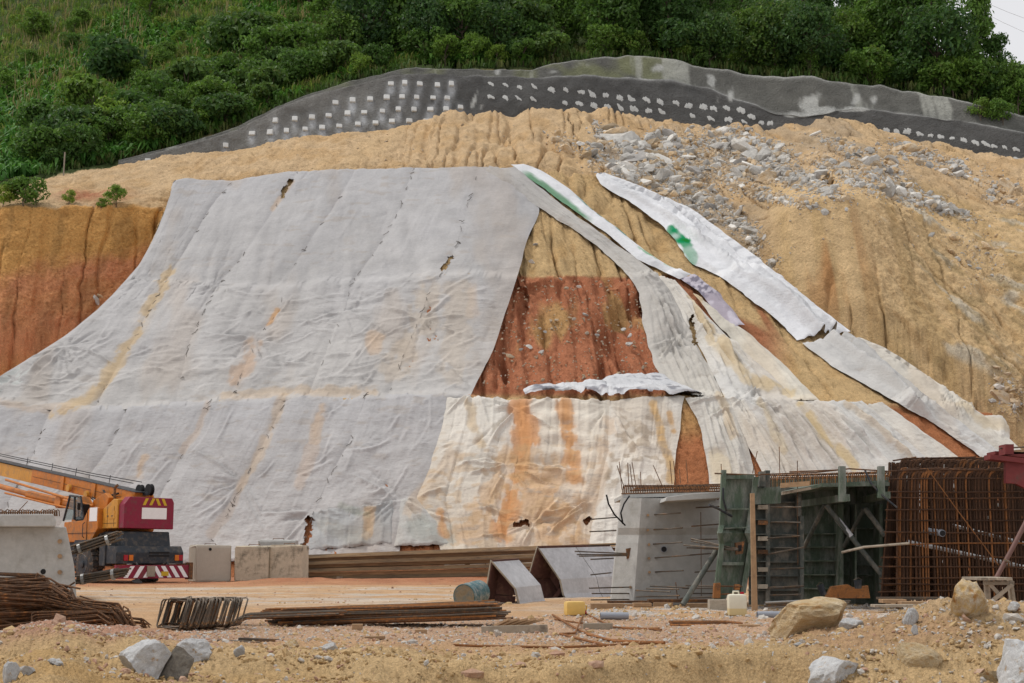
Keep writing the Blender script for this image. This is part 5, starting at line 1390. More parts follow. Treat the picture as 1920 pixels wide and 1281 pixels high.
# boom with its lift cylinder
PHI = math.radians(8.2)
def bp(s, w, x=0.0):   # point along the boom
    return (x, 0.15 + s * math.cos(PHI) - w * math.sin(PHI), 2.62 + s * math.sin(PHI) + w * math.cos(PHI))
def boombox(mb, s0, s1, x0, x1, w0, w1, w0b=None):
    w0b = w0 if w0b is None else w0b
    v = [bp(s0, w0, x0), bp(s0, w0, x1), bp(s0, w1, x1), bp(s0, w1, x0), bp(s1, w0b, x0), bp(s1, w0b, x1), bp(s1, w1, x1), bp(s1, w1, x0)]
    return mb.add(v, [(0, 1, 2, 3), (7, 6, 5, 4), (0, 4, 5, 1), (1, 5, 6, 2), (2, 6, 7, 3), (3, 7, 4, 0)])
boom = part(boombox(MB(), .3, 7.8, -.27, .27, -.28, .24, -.25), "boom", M_ORANGE, bevel=.02)
part(boombox(MB(), 7.8, 14.5, -.25, .25, -.26, .21), "boom_section", M_YELLOW, boom)
part(boombox(MB(), .2, 13.0, -.29, .29, .243, .262), "boom_top_rail", M_DARK, boom)
for s0 in (2.0, 4.4, 6.2, 8.2):
    part(MB().tube([bp(s0, .34, -.3), bp(s0 - .03, .62, -.3)], .012, 5), "rope_guide", M_DARK, boom)
part(MB().tube([bp(.6, .50, -.2), bp(4, .46, -.2), bp(13, .46, -.2)], .014, 5), "hoist_rope", M_BLACK, boom)
part(MB().tube([bp(.6, .55, .1), bp(4, .49, .1), bp(13, .48, .1)], .014, 5), "hoist_rope", M_BLACK, boom)
for s0, w in ((4.6, -.10), (3.3, -.18)):
    part(MB().tube([bp(s0, w, -.34), bp(s0, w, -.44)], .13, 14), "boom_pin", M_YELLOW, boom)
part(boombox(MB(), 2.9, 3.15, -.31, -.273, -.27, .23), "boom_stiffener", M_ORANGE, boom)
part(boombox(MB(), 5.2, 5.4, -.31, -.273, -.25, .23), "boom_stiffener", M_ORANGE, boom)
part(MB().tube([bp(1.2, .10, -.36), bp(1.5, .0, -.42), bp(1.9, -.04, -.40), bp(2.2, .08, -.36)], .035, 7), "hose", M_BLACK, boom)
cyl = part(MB().tube([(-.52, 2.05, 2.34), (-.50, 6.0, 2.84), (-.5, 7.5, 3.04)], .15, 14), "lift_cylinder", M_ORANGE, smooth=True)
part(MB().tube([(-.5, 7.4, 3.03), (-.42, 11.5, 3.65)], .10, 12), "piston_rod", M_ORANGE, cyl, smooth=True)
part(MB().tube([(-.72, 2.3, 2.50), (-.72, 5.0, 2.95), (-.7, 9.0, 3.62)], .045, 8), "hydraulic_pipe", M_ORANGE, cyl, smooth=True)
part(MB().tube([(-.72, 2.3, 2.26), (-.72, 5.5, 2.66), (-.7, 9.0, 3.14)], .035, 8), "hydraulic_pipe", M_ORANGE, cyl, smooth=True)
part(MB().tube([(-.70, 4.9, 2.70), (-.30, 4.9, 2.70)], .22, 10), "cylinder_collar", M_ORANGE, cyl)
for x in (-.40, .36):
    part(MB().prismx([(.36, 2.30), (.36, 2.72), (.45, 2.86), (.72, 2.84), (1.9, 2.55), (2.3, 2.3)], x, x + .05), "boom_bracket", M_ORANGE)
part(MB().prismx([(1.7, 2.25), (1.45, 2.75), (1.75, 2.92), (2.5, 2.70), (2.7, 2.35), (2.3, 2.2)], -.62, -.44), "cylinder_bracket", M_ORANGE, bevel=.02)
for y in (.12, .72):
    sh = part(MB().lathe([(.19, .02), (.19, .05), (.15, .06), (.15, .12), (.19, .13), (.19, .16)], 20, axis='x', cx=y, cy=2.98), "sheave", M_BLACK)
part(MB().box(.01, .06, .10, .74, 2.80, 2.92), "sheave_bracket", M_DARK)
# small fittings
for y in (.55, .98):
    part(MB().box(-.906, -.898, y - .006, y + .006, 1.80, 2.44), "panel_joint", M_BLACK, hood)
part(MB().box(-.906, -.898, .40, 1.26, 1.90, 1.912), "panel_joint", M_BLACK, hood)
for y in (.62, .92):
    part(MB().box(-.918, -.898, y, y + .08, 2.12, 2.15), "latch", M_DARK, hood)
part(MB().tube([(-.80, .75, 2.62), (-.80, .75, 3.05), (-.78, .62, 3.12)], .045, 9), "exhaust_pipe", M_RUST, hood, smooth=True)
part(MB().box(-1.075, -1.062, 2.0, 2.012, 1.36, 2.3), "panel_joint", M_BLACK, side)
part(MB().box(-1.075, -1.062, 1.4, 3.5, 1.60, 1.612), "panel_joint", M_BLACK, side)
part(MB().tube([(-1.10, 2.1, 1.45), (-1.16, 2.1, 1.5), (-1.16, 2.1, 1.9), (-1.10, 2.1, 1.95)], .014, 6), "grab_rail", M_DARK, side)
part(MB().tube([(-1.04, 2.30, 2.05), (-1.20, 2.35, 2.15), (-1.20, 2.35, 2.4)], .012, 6), "mirror_arm", M_DARK, cab)
part(MB().box(-1.25, -1.15, 2.33, 2.37, 2.36, 2.58), "mirror", M_BLACK, cab)
for a_, b_ in ((0.9, 2.4), (1.1, 3.0), (1.3, 3.4)):
    part(MB().tube([bp(a_, -.2, -.32), bp((a_ + b_) / 2, -.36, -.40), bp(b_, -.22, -.32)], .02, 6), "hydraulic_hose", M_BLACK, boom, smooth=True)
part(boombox(MB(), 1.0, 7.6, -.306, -.302, -.02, .0), "weld_seam", M_RUST, boom)
part(MB().box(.30, .56, -.44, -.428, .24, .38), "number_plate", M_SIGNY)
for x in (-.55, .55):
    part(MB().tube([(x, -.20, .60), (x, -.34, .66), (x, -.42, .58)], .03, 7), "bumper_strut", M_DARK)
# undercarriage
part(MB().prismx([(-.02, .62), (-.02, 1.02), (.12, 1.64), (1.5, 1.64), (1.5, .62)], -.82, .86), "rear_body", M_DARK, bevel=.03)
eng = part(MB().prismx([(-.20, .62), (-.20, .98), (-.05, 1.18), (.9, 1.18), (.9, .62)], -1.18, 1.22), "rear_deck", M_DARK, bevel=.02)
for z in (.88, .98):
    part(MB().box(-.02, .70, -.212, -.19, z - .035, z + .02), "vent_slot", M_BLACK, eng)
part(MB().prismx([(.86, .64), (.86, 1.30), (1.7, 1.72), (3.9, 1.72), (3.9, .64)], -.90, .95), "chassis", M_DARK)
part(MB().prismx([(.45, .55), (.45, 1.30), (.62, 1.44), (.80, 1.30), (.80, .55)], -1.22, -.95), "outrigger_box", M_DARK, bevel=.02)
bum = part(MB().prismx([(-.42, .16), (-.42, .58), (-.30, .58), (-.30, .16)], -1.28, 1.34), "rear_bumper", M_MAROON, bevel=.01)
for k in range(4):
    x = .18 + .30 * k
    part(MB().prism([(x + .05, .19), (x + .20, .19), (x - .05, .55), (x - .20, .55)], -.428, -.41), "bumper_stripe", M_WHITE, bum)
for k in range(3):
    x = -1.02 + .34 * k
    part(MB().prism([(x, .19), (x + .15, .19), (x + .38, .55), (x + .23, .55)], -.428, -.41), "bumper_stripe", M_WHITE, bum)
part(MB().box(-.22, .06, -.47, -.43, .22, .56), "tow_bracket", M_WOODG, bum)
part(MB().box(1.30, 1.44, -.45, -.2, .12, .66), "outrigger_end", M_RUST, bum)
for x, m in ((-.92, M_LAMPR), (-.74, M_LAMPO), (.90, M_LAMPO), (1.04, M_LAMPR)):
    part(MB().box(x, x + .14, -.232, -.19, .72, .90), "tail_lamp", m, eng)
def wheel(x, y, sgn):
    w = part(MB().lathe([(.30, 0), (.50, .0), (.585, .05), (.60, .12), (.60, .34), (.585, .41), (.50, .46), (.30, .46)], 28, axis='x', cx=y, cy=.60), "wheel", M_RUBBER, smooth=True)
    w.location.x = x
    for k in range(22):
        q = 2 * math.pi * k / 22
        c, s_ = math.cos(q), math.sin(q)
        mb = MB()
        for a0, a1, o in ((.02, .22, 0), (.24, .44, .14)):
            q2 = q + o; c, s_ = math.cos(q2), math.sin(q2)
            t = (-s_ * .05, c * .05)
            mb.add([(a, y + c * r + t[0] * sg, .60 + s_ * r + t[1] * sg) for a in (a0, a1) for r in (.58, .635) for sg in (-1, 1)], [(0, 1, 3, 2), (4, 6, 7, 5), (2, 3, 7, 6), (0, 4, 5, 1), (0, 2, 6, 4), (1, 5, 7, 3)])
        part(mb, "tread_lug", M_RUBBER, w)
    part(MB().lathe([(.02, -.015), (.30, -.012), (.33, .02), (.33, .06)], 20, axis='x', cx=y, cy=.60), "rim", M_DARK, w)
    part(MB().lathe([(.02, -.06), (.11, -.05), (.12, .0)], 14, axis='x', cx=y, cy=.60), "hub", M_DARK, w)
wheel(-1.28, 1.75, -1)
wheel(.82, 1.75, 1)
wheel(-1.28, 4.9, -1)
part(MB().prismx([(1.0, 1.20), (1.15, 1.38), (2.35, 1.38), (2.5, 1.20)], -1.28, -.92), "mudguard", M_DARK)

# ---------------------------------------------------------------- helpers for things placed by distance
class Place:
    def __init__(s, name, label, cat, px, py, Y, group=None, onground=True):
        p = P(px, py, Y)
        s.o = Vector((p.x, Y, GZ(p.x, Y) if onground else p.z))
        s.t = thing(name, label, cat, s.o, 0, group)
    def l(s, px, py, Y): return P(px, py, Y) - s.o
    def poly(s, name, pts, y0, y1, mat, parent=None, bevel=0.0, yaw=0.0, **k):
        """outline in photograph pixels at distance y0 pushed back to y1"""
        f = [s.l(x, y, y0) for x, y in pts]
        a = sum(f[i].x * f[(i + 1) % len(f)].z - f[(i + 1) % len(f)].x * f[i].z for i in range(len(f)))
        if a < 0: f = f[::-1]
        mb = MB().prism([(p.x, p.z) for p in f], y0 - s.o.y, y1 - s.o.y)
        if yaw: mb.v = [(x + (y - (y0 - s.o.y)) * yaw, y, z) for x, y, z in mb.v]
        return mb.build(name, mat, parent or s.t, bevel=bevel, **k)
    def bar(s, name, pts, r, mat, parent=None, n=6, **k):
        """tube through (px,py,Y) points"""
        return MB().tube([s.l(*p) for p in pts], r, n).build(name, mat, parent or s.t, smooth=True, **k)

# left concrete bridge segment
A = Place("bridge_segment", "cast concrete bridge segment at the left edge in front of the crane", "bridge segment", 60, 1120, 27)
A.poly("web", [(-190, 1126), (144, 1126), (139, 1060), (124, 988), (-190, 988)], 27.0, 29.2, M_CONC, bevel=.02, yaw=-.33)
A.poly("flange", [(-190, 987.5), (104, 987.5), (106, 978), (100, 964), (-190, 966)], 26.6, 29.8, M_CONC, bevel=.02, yaw=-.34)
for (x, y) in ((112, 1015), (112, 1043), (112, 1073)):
    A.bar("plug", [(x, y, 26.93), (x, y, 27.06)], .042, M_WOOD, n=12)
A.bar("duct", [(81, 1072, 26.985), (81, 1072, 27.1)], .05, M_BLACK, n=16)
rg = random.Random(3)
for k in range(34):
    x = -30 + k * 4.1; Y = 27.0 + (k % 3) * .35
    h = rg.uniform(7, 11)
    A.bar("stirrup", [(x, 968, Y), (x + .5, 968 - h, Y), (x + 3, 966 - h, Y), (x + 5.5, 968 - h, Y), (x + 6, 968, Y)], .011, M_RUST, n=5)
for Y in (27.1, 27.5):
    A.bar("top_bar", [(-60, 962, Y), (108, 960, Y)], .011, M_RUST, n=5)
A.bar("bar_end", [(33, 960, 27), (52, 940, 27)], .008, M_RUST, n=5)
# tube bundles beside the crane
def bundle(label, a, b, n, spread, r, mat, seed, name="steel_tube_bundle"):
    rnd = random.Random(seed)
    B = Place(name, label, "tube bundle", (a[0] + b[0]) / 2, (a[1] + b[1]) / 2, a[2], onground=False)
    for k in range(n):
        oy = (k % 5 - 2) * spread * .5 + rnd.uniform(-.5, .5); dz = (k // 5) * r * 2000 / a[2] * .0
        ofs = Vector((0, (k // 5) * r * 2.1, (k % 5 - 2) * r * 2.05))
        p, q = B.l(*a) + ofs + Vector((rnd.uniform(-.08, .08), 0, 0)), B.l(*b) + ofs + Vector((rnd.uniform(-.2, .05), 0, 0))
        MB().tube([p, q], r, 8).build("tube", mat, B.t, smooth=True)
    for f in (.12, .70):
        p = B.l(*a).lerp(B.l(*b), f) + Vector((0, r * 2.5, 0))
        d = (B.l(*b) - B.l(*a)).normalized()
        MB().tube([p - d * .03, p + d * .03], r * 6.4, 10).build("strap", M_GALV, B.t)
    return B
bundle("bundle of steel tubes slanting up beside the crane's rear wheel", (138, 1032, 29.5), (228, 1004, 29.5), 15, 1, .018, M_BAR, 1)
bundle("bundle of steel tubes lying low below the crane's rear wheel", (143, 1088, 29.5), (240, 1073, 29.5), 15, 1, .018, M_BAR, 2)

# ---------------------------------------------------------------- concrete counterweight blocks
def block(label, x0, x1, y0, y1, Y, mat, rz, lug=False):
    B = Place("concrete_block", label, "concrete block", (x0 + x1) / 2, y1, Y, "concrete blocks in front of the slope")
    w = (x1 - x0) / FPX * Y * (.97 if lug else .99); h = (y1 - y0) / FPX * Y
    B.t.rotation_euler = (0, 0, rz)
    import bmesh
    me = MB().box(-w / 2, w / 2, 0, w, 0, h).mesh("body", bevel=.085, seg=3)
    bm = bmesh.new(); bm.from_mesh(me)
    for v in bm.verts: v.co += Vector((random.gauss(0, .008), random.gauss(0, .008), random.gauss(0, .008)))
    bm.to_mesh(me); bm.free()
    bd = link("body", me, mat, B.t)
    if lug:
        MB().tube([(-.12, .02, h - .14), (-.12, -.02, h - .14)], .05, 12).build("lifting_hole", M_BLACK, bd)
    mb = MB(); mb.tube([(-.2, w * .5, h - .03), (-.18, w * .5, h + .05), (.18, w * .5, h + .05), (.2, w * .5, h - .03)], .014, 6)
    mb.build("lifting_loop", M_RUST, bd)
block("smooth clean grey concrete block at the left of the row", 364, 434, 1022, 1090, 48.5, M_CONCN, .40, True)
block("weathered tan concrete block in the middle of the row", 439, 502, 1023, 1089, 48.6, M_CONCW, .03)
block("mould-stained concrete block beside the steel stack", 503, 566, 1018, 1087, 48.8, M_CONCW, -.06)
block("pale concrete block behind the stained one, only its top showing", 482, 553, 1010, 1086, 50.3, M_CONC, .08)

# ---------------------------------------------------------------- long rolled steel sections
def sheet_pile_mesh(L):
    w, h, t = .40, .13, .016
    prof = [(-w / 2, 0), (-w / 2 + .06, 0), (-w / 2 + .10, h - t), (w / 2 - .10, h - t), (w / 2 - .06, 0), (w / 2, 0), (w / 2, t), (w / 2 - .05, t), (w / 2 - .09, h), (-w / 2 + .09, h), (-w / 2 + .05, t), (-w / 2, t)]
    return MB().prismx(prof, -L / 2, L / 2).mesh("steel_section")
SP_ME = sheet_pile_mesh(11.2); SP_ME.materials.append(M_BEAM)
rs = random.Random(9)
nl = 7
for k in range(nl):
    for j in range(2):
        Y = 51.6 + j * .42
        z = .12 + k * .112
        cxp = 862 + rs.uniform(-14, 14)
        nm = ["bottom", "second", "third", "fourth", "fifth", "sixth", "topmost"][k]
        o = link("steel_section", SP_ME, None, None, "long rusty steel section in the %s row of the stack, laying %s" % ("lowest" if k == 0 else "uppermost" if k == 6 else nm, "in front" if j == 0 else "behind the front one"), "steel section", "stacked long steel sections behind the yard", loc=(Xat(cxp, Y), Y, z + .20 * k / 6 + rs.uniform(-.02, .02)))
        o.rotation_euler = (math.pi if k % 2 else 0, -math.radians(1.0 + 1.2 * k / 6), rs.uniform(-.006, .006))
        if k % 2: o.location.z += .13
for x in (640, 1000):
    o = MB().box(-.1, .1, -.6, .6, 0, .14).build("timber_bearer", M_WOODG, None, label="short timber bearer under the %s part of the steel stack" % ("left" if x == 640 else "right"), cat="timber", group="bearers under the steel stack")
    o.location = (Xat(x, 51.8), 51.8, -.02)

# ---------------------------------------------------------------- folded plate forms
def folded_form(label, prof, leg, ext, Y, thick, nseg, planks, px, py):
    F = Place("steel_form", label, "steel form", px, py, Y, "folded plate forms")
    E = Vector(ext)
    pts = [F.l(x, y, Y) for x, y in prof]
    def plate(name, chain, e0, e1, mat, th=thick):
        mb = MB()
        for a, b in zip(chain[:-1], chain[1:]):
            d = (b - a).normalized(); nn = d.cross(E).normalized()
            if nn.z < 0: nn = -nn
            c = [a + E * e0, b + E * e0, b + E * e1, a + E * e1]
            mb.add(c + [q - nn * th for q in c], [(0, 1, 2, 3), (7, 6, 5, 4), (0, 4, 5, 1), (1, 5, 6, 2), (2, 6, 7, 3), (3, 7, 4, 0)])
        return mb.build(name, mat, F.t)
    for k in range(nseg):
        pl = plate("form_plate", pts, k / nseg + (.008 if k else 0), (k + 1) / nseg, M_FORMG)
    lg = [F.l(x, y, Y) for x, y in leg]
    plate("back_plate", lg, 0, 1, M_FORMI)
    # edge ribs of the open end
    for a, b in zip(pts[:-1], pts[1:]):
        MB().tube([a + Vector((0, -.005, -.02)), b + Vector((0, -.005, -.02))], .016, 4).build("edge_rib", M_WOODG, F.t)
    for a, b in zip(lg[:-1], lg[1:]):
        MB().tube([a, b], .016, 4).build("edge_rib", M_WOODG, F.t)
    for (a, b, c, d, e) in planks:
        q = [F.l(*z, Y) for z in (a, b, c, d)]
        mb = MB(); off = E * e; nn = Vector((0, .03, 0))
        mb.add([p + off for p in q] + [p + off + nn for p in q], [(0, 1, 2, 3), (7, 6, 5, 4), (0, 4, 5, 1), (1, 5, 6, 2), (2, 6, 7, 3), (3, 7, 4, 0)])
        mb.build("inner_board", M_FORMI, F.t)
    return F
folded_form("small cement-coated folded form standing beside the drum", [(921, 1050), (966, 1102), (973, 1130), (984, 1147)], [(921, 1050), (905, 1146)], (.46, .95, .03), 25, .03, 1,
            [((919, 1064), (956, 1104), (952, 1118), (911, 1116), .3), ((911, 1118), (952, 1120), (950, 1138), (908, 1142), .3), ((921, 1056), (940, 1080), (930, 1092), (917, 1078), .35)], 945, 1146)
folded_form("large cement-coated folded form with a dark open end beside the concrete segment", [(1008, 1024), (1050, 1086), (1056, 1114), (1066, 1130)], [(1008, 1024), (990, 1085), (1016, 1132)], (1.55, 1.5, .05), 29, .03, 2,
            [((1005, 1034), (1020, 1055), (1012, 1110), (996, 1085), .25), ((1022, 1058), (1036, 1078), (1030, 1112), (1018, 1120), .5), ((1016, 1128), (1046, 1090), (1050, 1096), (1022, 1132), .1)], 1030, 1128)

# ---------------------------------------------------------------- drum and cans
D = Place("paint_drum", "dented teal metal drum lying on its side by the small form", "drum", 873, 1146, 23.5)
ax = Vector((.42, .90, .10)).normalized()
dr = MB().lathe([(.0, -.006), (.185, -.004), (.20, -.012), (.205, .0), (.20, .015), (.198, .15), (.206, .165), (.198, .18), (.197, .36), (.205, .375), (.197, .39), (.196, .52), (.203, .535), (.19, .54)], 30).mesh("drum_body", True)
q = ax.to_track_quat('Z', 'Y').to_euler()
ob = link("drum_body", dr, M_PAIL, D.t, loc=(-.02, 0, .20), rot=q)
ob2 = MB().lathe([(.0, -.016), (.18, -.014), (.182, -.004)], 28).build("drum_lid", M_PAILL, D.t, smooth=True); ob2.location = (-.02, 0, .20); ob2.rotation_euler = q

def can(label, px, py, Y, w, h, d, mat, lying=False, fill=0.0):
    B = Place("jerrycan", label, "jerrycan", px, py, Y)
    body = MB().box(-w / 2, w / 2, -d / 2, d / 2, 0, h).build("can_body", mat, B.t, bevel=min(w, d) * .22, smooth=True)
    MB().tube([(-w * .2, 0, h - .02), (-w * .18, 0, h + .035), (w * .10, 0, h + .035), (w * .12, 0, h - .02)], .014, 7).build("can_handle", mat, body, smooth=True)
    MB().tube([(w * .30, 0, h - .01), (w * .30, 0, h + .03)], .026, 12).build("can_cap", M_LAMPR, body)
    if lying:
        B.t.rotation_euler = (0, math.radians(90), .25); B.t.location.z += w / 2
        B.t.location.x -= h / 2
    return B
can("white plastic jerrycan with a red cap standing beside the upright plank", 1382, 1150, 19.5, .25, .29, .2, M_CANW, fill=.10)
can("yellow plastic jerrycan lying on its side on the gravel", 1078, 1150, 19.5, .19, .27, .17, M_CANY, lying=True)
for (x, y, Y, L, r, ang, lab) in [(1152, 1156, 18.5, .36, .045, .04, "short grey plastic pipe on the ground right of the yellow can"), (1448, 1151, 19.0, .40, .045, .03, "short grey plastic pipe beside the big tan boulder")]:
    B = Place("plastic_pipe", lab, "pipe", x, y, Y)
    mb = MB(); n = 16
    for rr_, fl in ((r, 1), (r * .86, -1)):
        vs = [(sx * L / 2, rr_ * math.cos(q_), r + rr_ * math.sin(q_)) for sx in (-1, 1) for q_ in [2 * math.pi * i / n for i in range(n)]]
        mb.add(vs, [((i, (i + 1) % n, n + (i + 1) % n, n + i) if fl > 0 else (n + i, n + (i + 1) % n, (i + 1) % n, i)) for i in range(n)])
    mb.build("pipe_wall", M_PVC, B.t, smooth=True); B.t.rotation_euler = (0, 0, ang)
# ================================================================ bars, forms and the cage
def bar_mesh(name, pts, r, mat, n=5):
    me = MB().tube(pts, r, n).mesh(name, True); me.materials.append(mat); return me
rb = random.Random(31)
# ---- heap of bent bars at the left
HP = [(-60, 1140), (0, 1128), (45, 1112), (78, 1092), (110, 1108), (140, 1116), (152, 1150), (200, 1152), (240, 1145), (252, 1168), (292, 1192)]
BB = []
for k in range(7):
    L = rb.uniform(.9, 1.25); t = rb.uniform(.24, .40); a = rb.uniform(.6, 1.1)
    pts = [(-L, 0, 0), (-L + .06, 0, .0), (-.05, 0, .0), (0.0, -.01, -.012), (t * math.cos(a), -t * .35, -t * math.sin(a))]
    if k % 2: pts = [(-L - .0, 0, -.10), (-L, 0, -.02)] + pts[1:]
    if k % 3 == 0: pts += [(pts[-1][0] - .03, pts[-1][1] - .05, pts[-1][2] - .01)]
    BB.append(bar_mesh("bent_bar", pts, .0125, M_RUSTO if k in (1,) else M_RUST))
tangle = MB()
for g in range(34):       # bars lie in loose parallel sheaves
    right = g % 3 == 2
    xg = rb.uniform(165, 275) if right else rb.uniform(20, 150)
    Yg = rb.uniform(15.6, 17.2); yaw = rb.gauss(.12 if right else -.05, .32); pit = rb.gauss(.03, .10); rol = rb.gauss(.1, .45); lev = rb.random() ** 1.6 * (.35 if right else 1)
    me_ = rb.choice(BB)
    for k in range(12):
        x = xg + k * rb.uniform(.5, 1.6) + rb.uniform(-5, 5); Y = Yg + rb.uniform(-.12, .12)
        top = float(ip(HP, np.array([x]))[0]) - 18
        gx = Xat(x, Y); zt = CAMZ - (top - 1046) * Y / FPX
        gz = GZ(gx, Y) - .02
        z = max(gz, gz + (zt - gz) * (1 - lev * .85) - k * .012 + rb.uniform(-.02, .02))
        if k >= 8:      # the bars buried in each sheaf, too many to tell apart
            sc_ = (.55, .8, .8) if right else (1, 1, 1)
            Mx = Matrix.Translation((gx, Y, z)) @ Matrix.Rotation(yaw + rb.gauss(0, .07), 4, 'Z') @ Matrix.Rotation(pit + rb.gauss(0, .04), 4, 'Y') @ Matrix.Rotation(rol + rb.gauss(0, .1), 4, 'X') @ Matrix.Diagonal((*sc_, 1))
            tangle.add([Mx @ v.co for v in me_.vertices], [tuple(p_.vertices) for p_ in me_.polygons]); continue
        o = link("bent_bar", me_ if rb.random() < .8 else rb.choice(BB), None, None, "rusty bent bar tangled in the heap at the lower left" if not right else "rusty bent bar in the low spill right of the heap", "rebar", "bent bars in the left heap" if not right else "bent bars in the low spill beside the heap", loc=(gx, Y, z))
        o.rotation_euler = (rol + rb.gauss(0, .10), pit + rb.gauss(0, .04), yaw + rb.gauss(0, .07))
        if right: o.scale = (.55, .8, .8)
tangle.build("bar_tangle", M_RUST, None, smooth=True, label="mass of rusty bent bars packed inside the heap at the lower left", cat="rebar", kind="stuff")
for (pts, lab) in [([(66, 1086, 16.2), (70, 1075, 16.2), (92, 1090, 16.2), (94, 1096, 16.2)], "thin bar with a bent hook sticking up at the very top of the heap"), ([(60, 1087, 16.3), (82, 1083, 16.3), (92, 1095, 16.3)], "short hooked bar just below the topmost one on the heap"), ([(95, 1098, 16.2), (108, 1095, 16.2), (150, 1104, 16.0)], "long bar end pointing right from the top of the heap"),
                   ([(120, 1105, 16.4), (140, 1092, 16.4)], "straight bar end slanting up at the right of the heap top"), ([(228, 1152, 16.2), (232, 1137, 16.2), (240, 1142, 16.2), (252, 1174, 16.1)], "bowed bar arching over the low spill of bars"), ([(0, 1162, 15.6), (30, 1172, 15.6), (44, 1176, 15.5)], "flat strap lying at the heap's front edge"), ([(172, 1158, 16), (173, 1146, 16), (182, 1147, 16)], "small upright hook in the gap between heap and spill")]:
    B = Place("bent_bar", lab, "rebar", pts[0][0], pts[0][1], pts[0][2], onground=False)
    B.bar("bar", pts, .011, M_RUST, n=6)
# ---- stack of closed stirrups
def stirrup_pts(w, h):
    c = .03
    q = [(-w / 2 + c, 0, 0), (w / 2 - c, 0, 0), (w / 2, 0, c), (w / 2, 0, h - c), (w / 2 - c, 0, h), (-w / 2 + c, 0, h), (-w / 2, 0, h - c), (-w / 2, 0, c), (-w / 2 + c, 0, 0), (-w / 2 + c + .09, 0, .05)]
    return q
ST = [bar_mesh("stirrup", stirrup_pts(.60, .42), .010, M_BAR), bar_mesh("stirrup", stirrup_pts(.56, .40), .010, M_RUST)]
for k in range(46):
    Y = 15.8 + k * .008; x = Xat(316, 15.8) + k * .0120 + rb.uniform(-.01, .01)
    o = link("stirrup", ST[1 if k % 5 == 4 else 0], None, None, "bent rectangular stirrup in the leaning stack near the pale rocks", "stirrup", "stirrups in the leaning stack", loc=(x, Y, .035 + rb.uniform(0, .02)))
    o.rotation_euler = (-.30 + rb.uniform(-.08, .08), rb.gauss(-.04, .04), -.92 + rb.gauss(0, .07)); o.scale = (1.0, 1, .74)
# ---- long straight bars on the gravel
LB = [bar_mesh("straight_bar", [(-1.28, 0, 0), (-.4, 0, rb.uniform(-.01, .01)), (.5, 0, rb.uniform(-.012, .012)), (1.28, 0, 0)], .012, m) for m in (M_RUST, M_RUSTO, M_BAR, M_RUST)]
for k in range(96):
    lay, col = k // 12, k % 12
    Y = 17.0 + col * .06 + rb.uniform(-.03, .03)
    cxp = 735 + rb.uniform(-32, 26) - lay * 3
    o = link("straight_bar", rb.choice(LB), None, None, "straight rusty bar in the long bundle lying on the gravel", "rebar", "bars in the long bundle", loc=(Xat(cxp, Y), Y, .05 + lay * .024 + rb.uniform(0, .012)))
    o.rotation_euler = (0, -.036 + rb.gauss(0, .008), rb.gauss(.0, .012))
SBm = [bar_mesh("hooked_bar", [(-.55, -.12, 0), (-.40, 0, .09), (-.36, 0, .10), (.75, 0, .12)], .010, m) for m in (M_RUST, M_BAR)]
for k in range(16):
    Y = 16.7 + k * .03
    o = link("hooked_bar", SBm[k % 2], None, None, "thin hooked bar in the small bundle left of the long one", "rebar", "hooked bars in the small bundle", loc=(Xat(522 + rb.uniform(-8, 8), Y), Y, .01 + (k % 4) * .014))
    o.rotation_euler = (0, -.02, rb.gauss(0, .03))
# ---- single bent rods on the gravel
for lab, pts, r in [("long bent rod crossing the gravel from the yellow can to the right", [(1036, 1156), (1090, 1180), (1140, 1200), (1246, 1211)], .013), ("bent rod with a square kink beside the yellow can", [(1094, 1152), (1078, 1186), (1050, 1187), (1138, 1216)], .013), ("long thin rod lying in front, nearly straight", [(850, 1221), (896, 1215), (1040, 1216), (1140, 1218), (1246, 1208)], .012),
                    ("rod running from the upper right of the kinked rod", [(1098, 1152), (1150, 1172), (1200, 1176), (1240, 1180)], .012), ("rod lying just above the long bent rod", [(1040, 1160), (1120, 1168), (1190, 1176), (1236, 1178)], .011), ("cranked rod at the right of the tangled rods", [(1100, 1187), (1155, 1203), (1246, 1209)], .012)]:
    B = Place("bent_rod", lab, "rod", pts[0][0], pts[0][1], 15.5)
    q = []
    for (x, y) in pts:
        Y = CAMZ * FPX / (y - 1046) if y > 1050 else 15.5
        Y = max(12.6, min(Y * .985, 20)); p = Vector((Xat(x, Y), Y, 0)); p.z = GZ(p.x, Y) + .02; q.append(p - B.o)
    MB().tube(q, r, 6).build("rod", M_RUSTO, B.t, smooth=True)
for k in range(7):
    pts = [(1255 + rb.uniform(-3, 8), 1170 - k * .6), (1330, 1164 + k * .8), (1362, 1165 + k * .5), (1380 + rb.uniform(-4, 3), 1176 - k * .4)]
    B = Place("flat_rod", "thin rod in the flat bundle behind the tan boulder's left end", "rod", pts[0][0], pts[0][1], 17, "rods in the flat bundle")
    q = [Vector((Xat(x, 17 + k * .05), 17 + k * .05, .015 + .016 * (k % 3))) - B.o for x, y in pts]
    q[-1].y -= .35; MB().tube(q, .011, 5).build("rod", M_RUST if k % 2 else M_RUSTO, B.t)
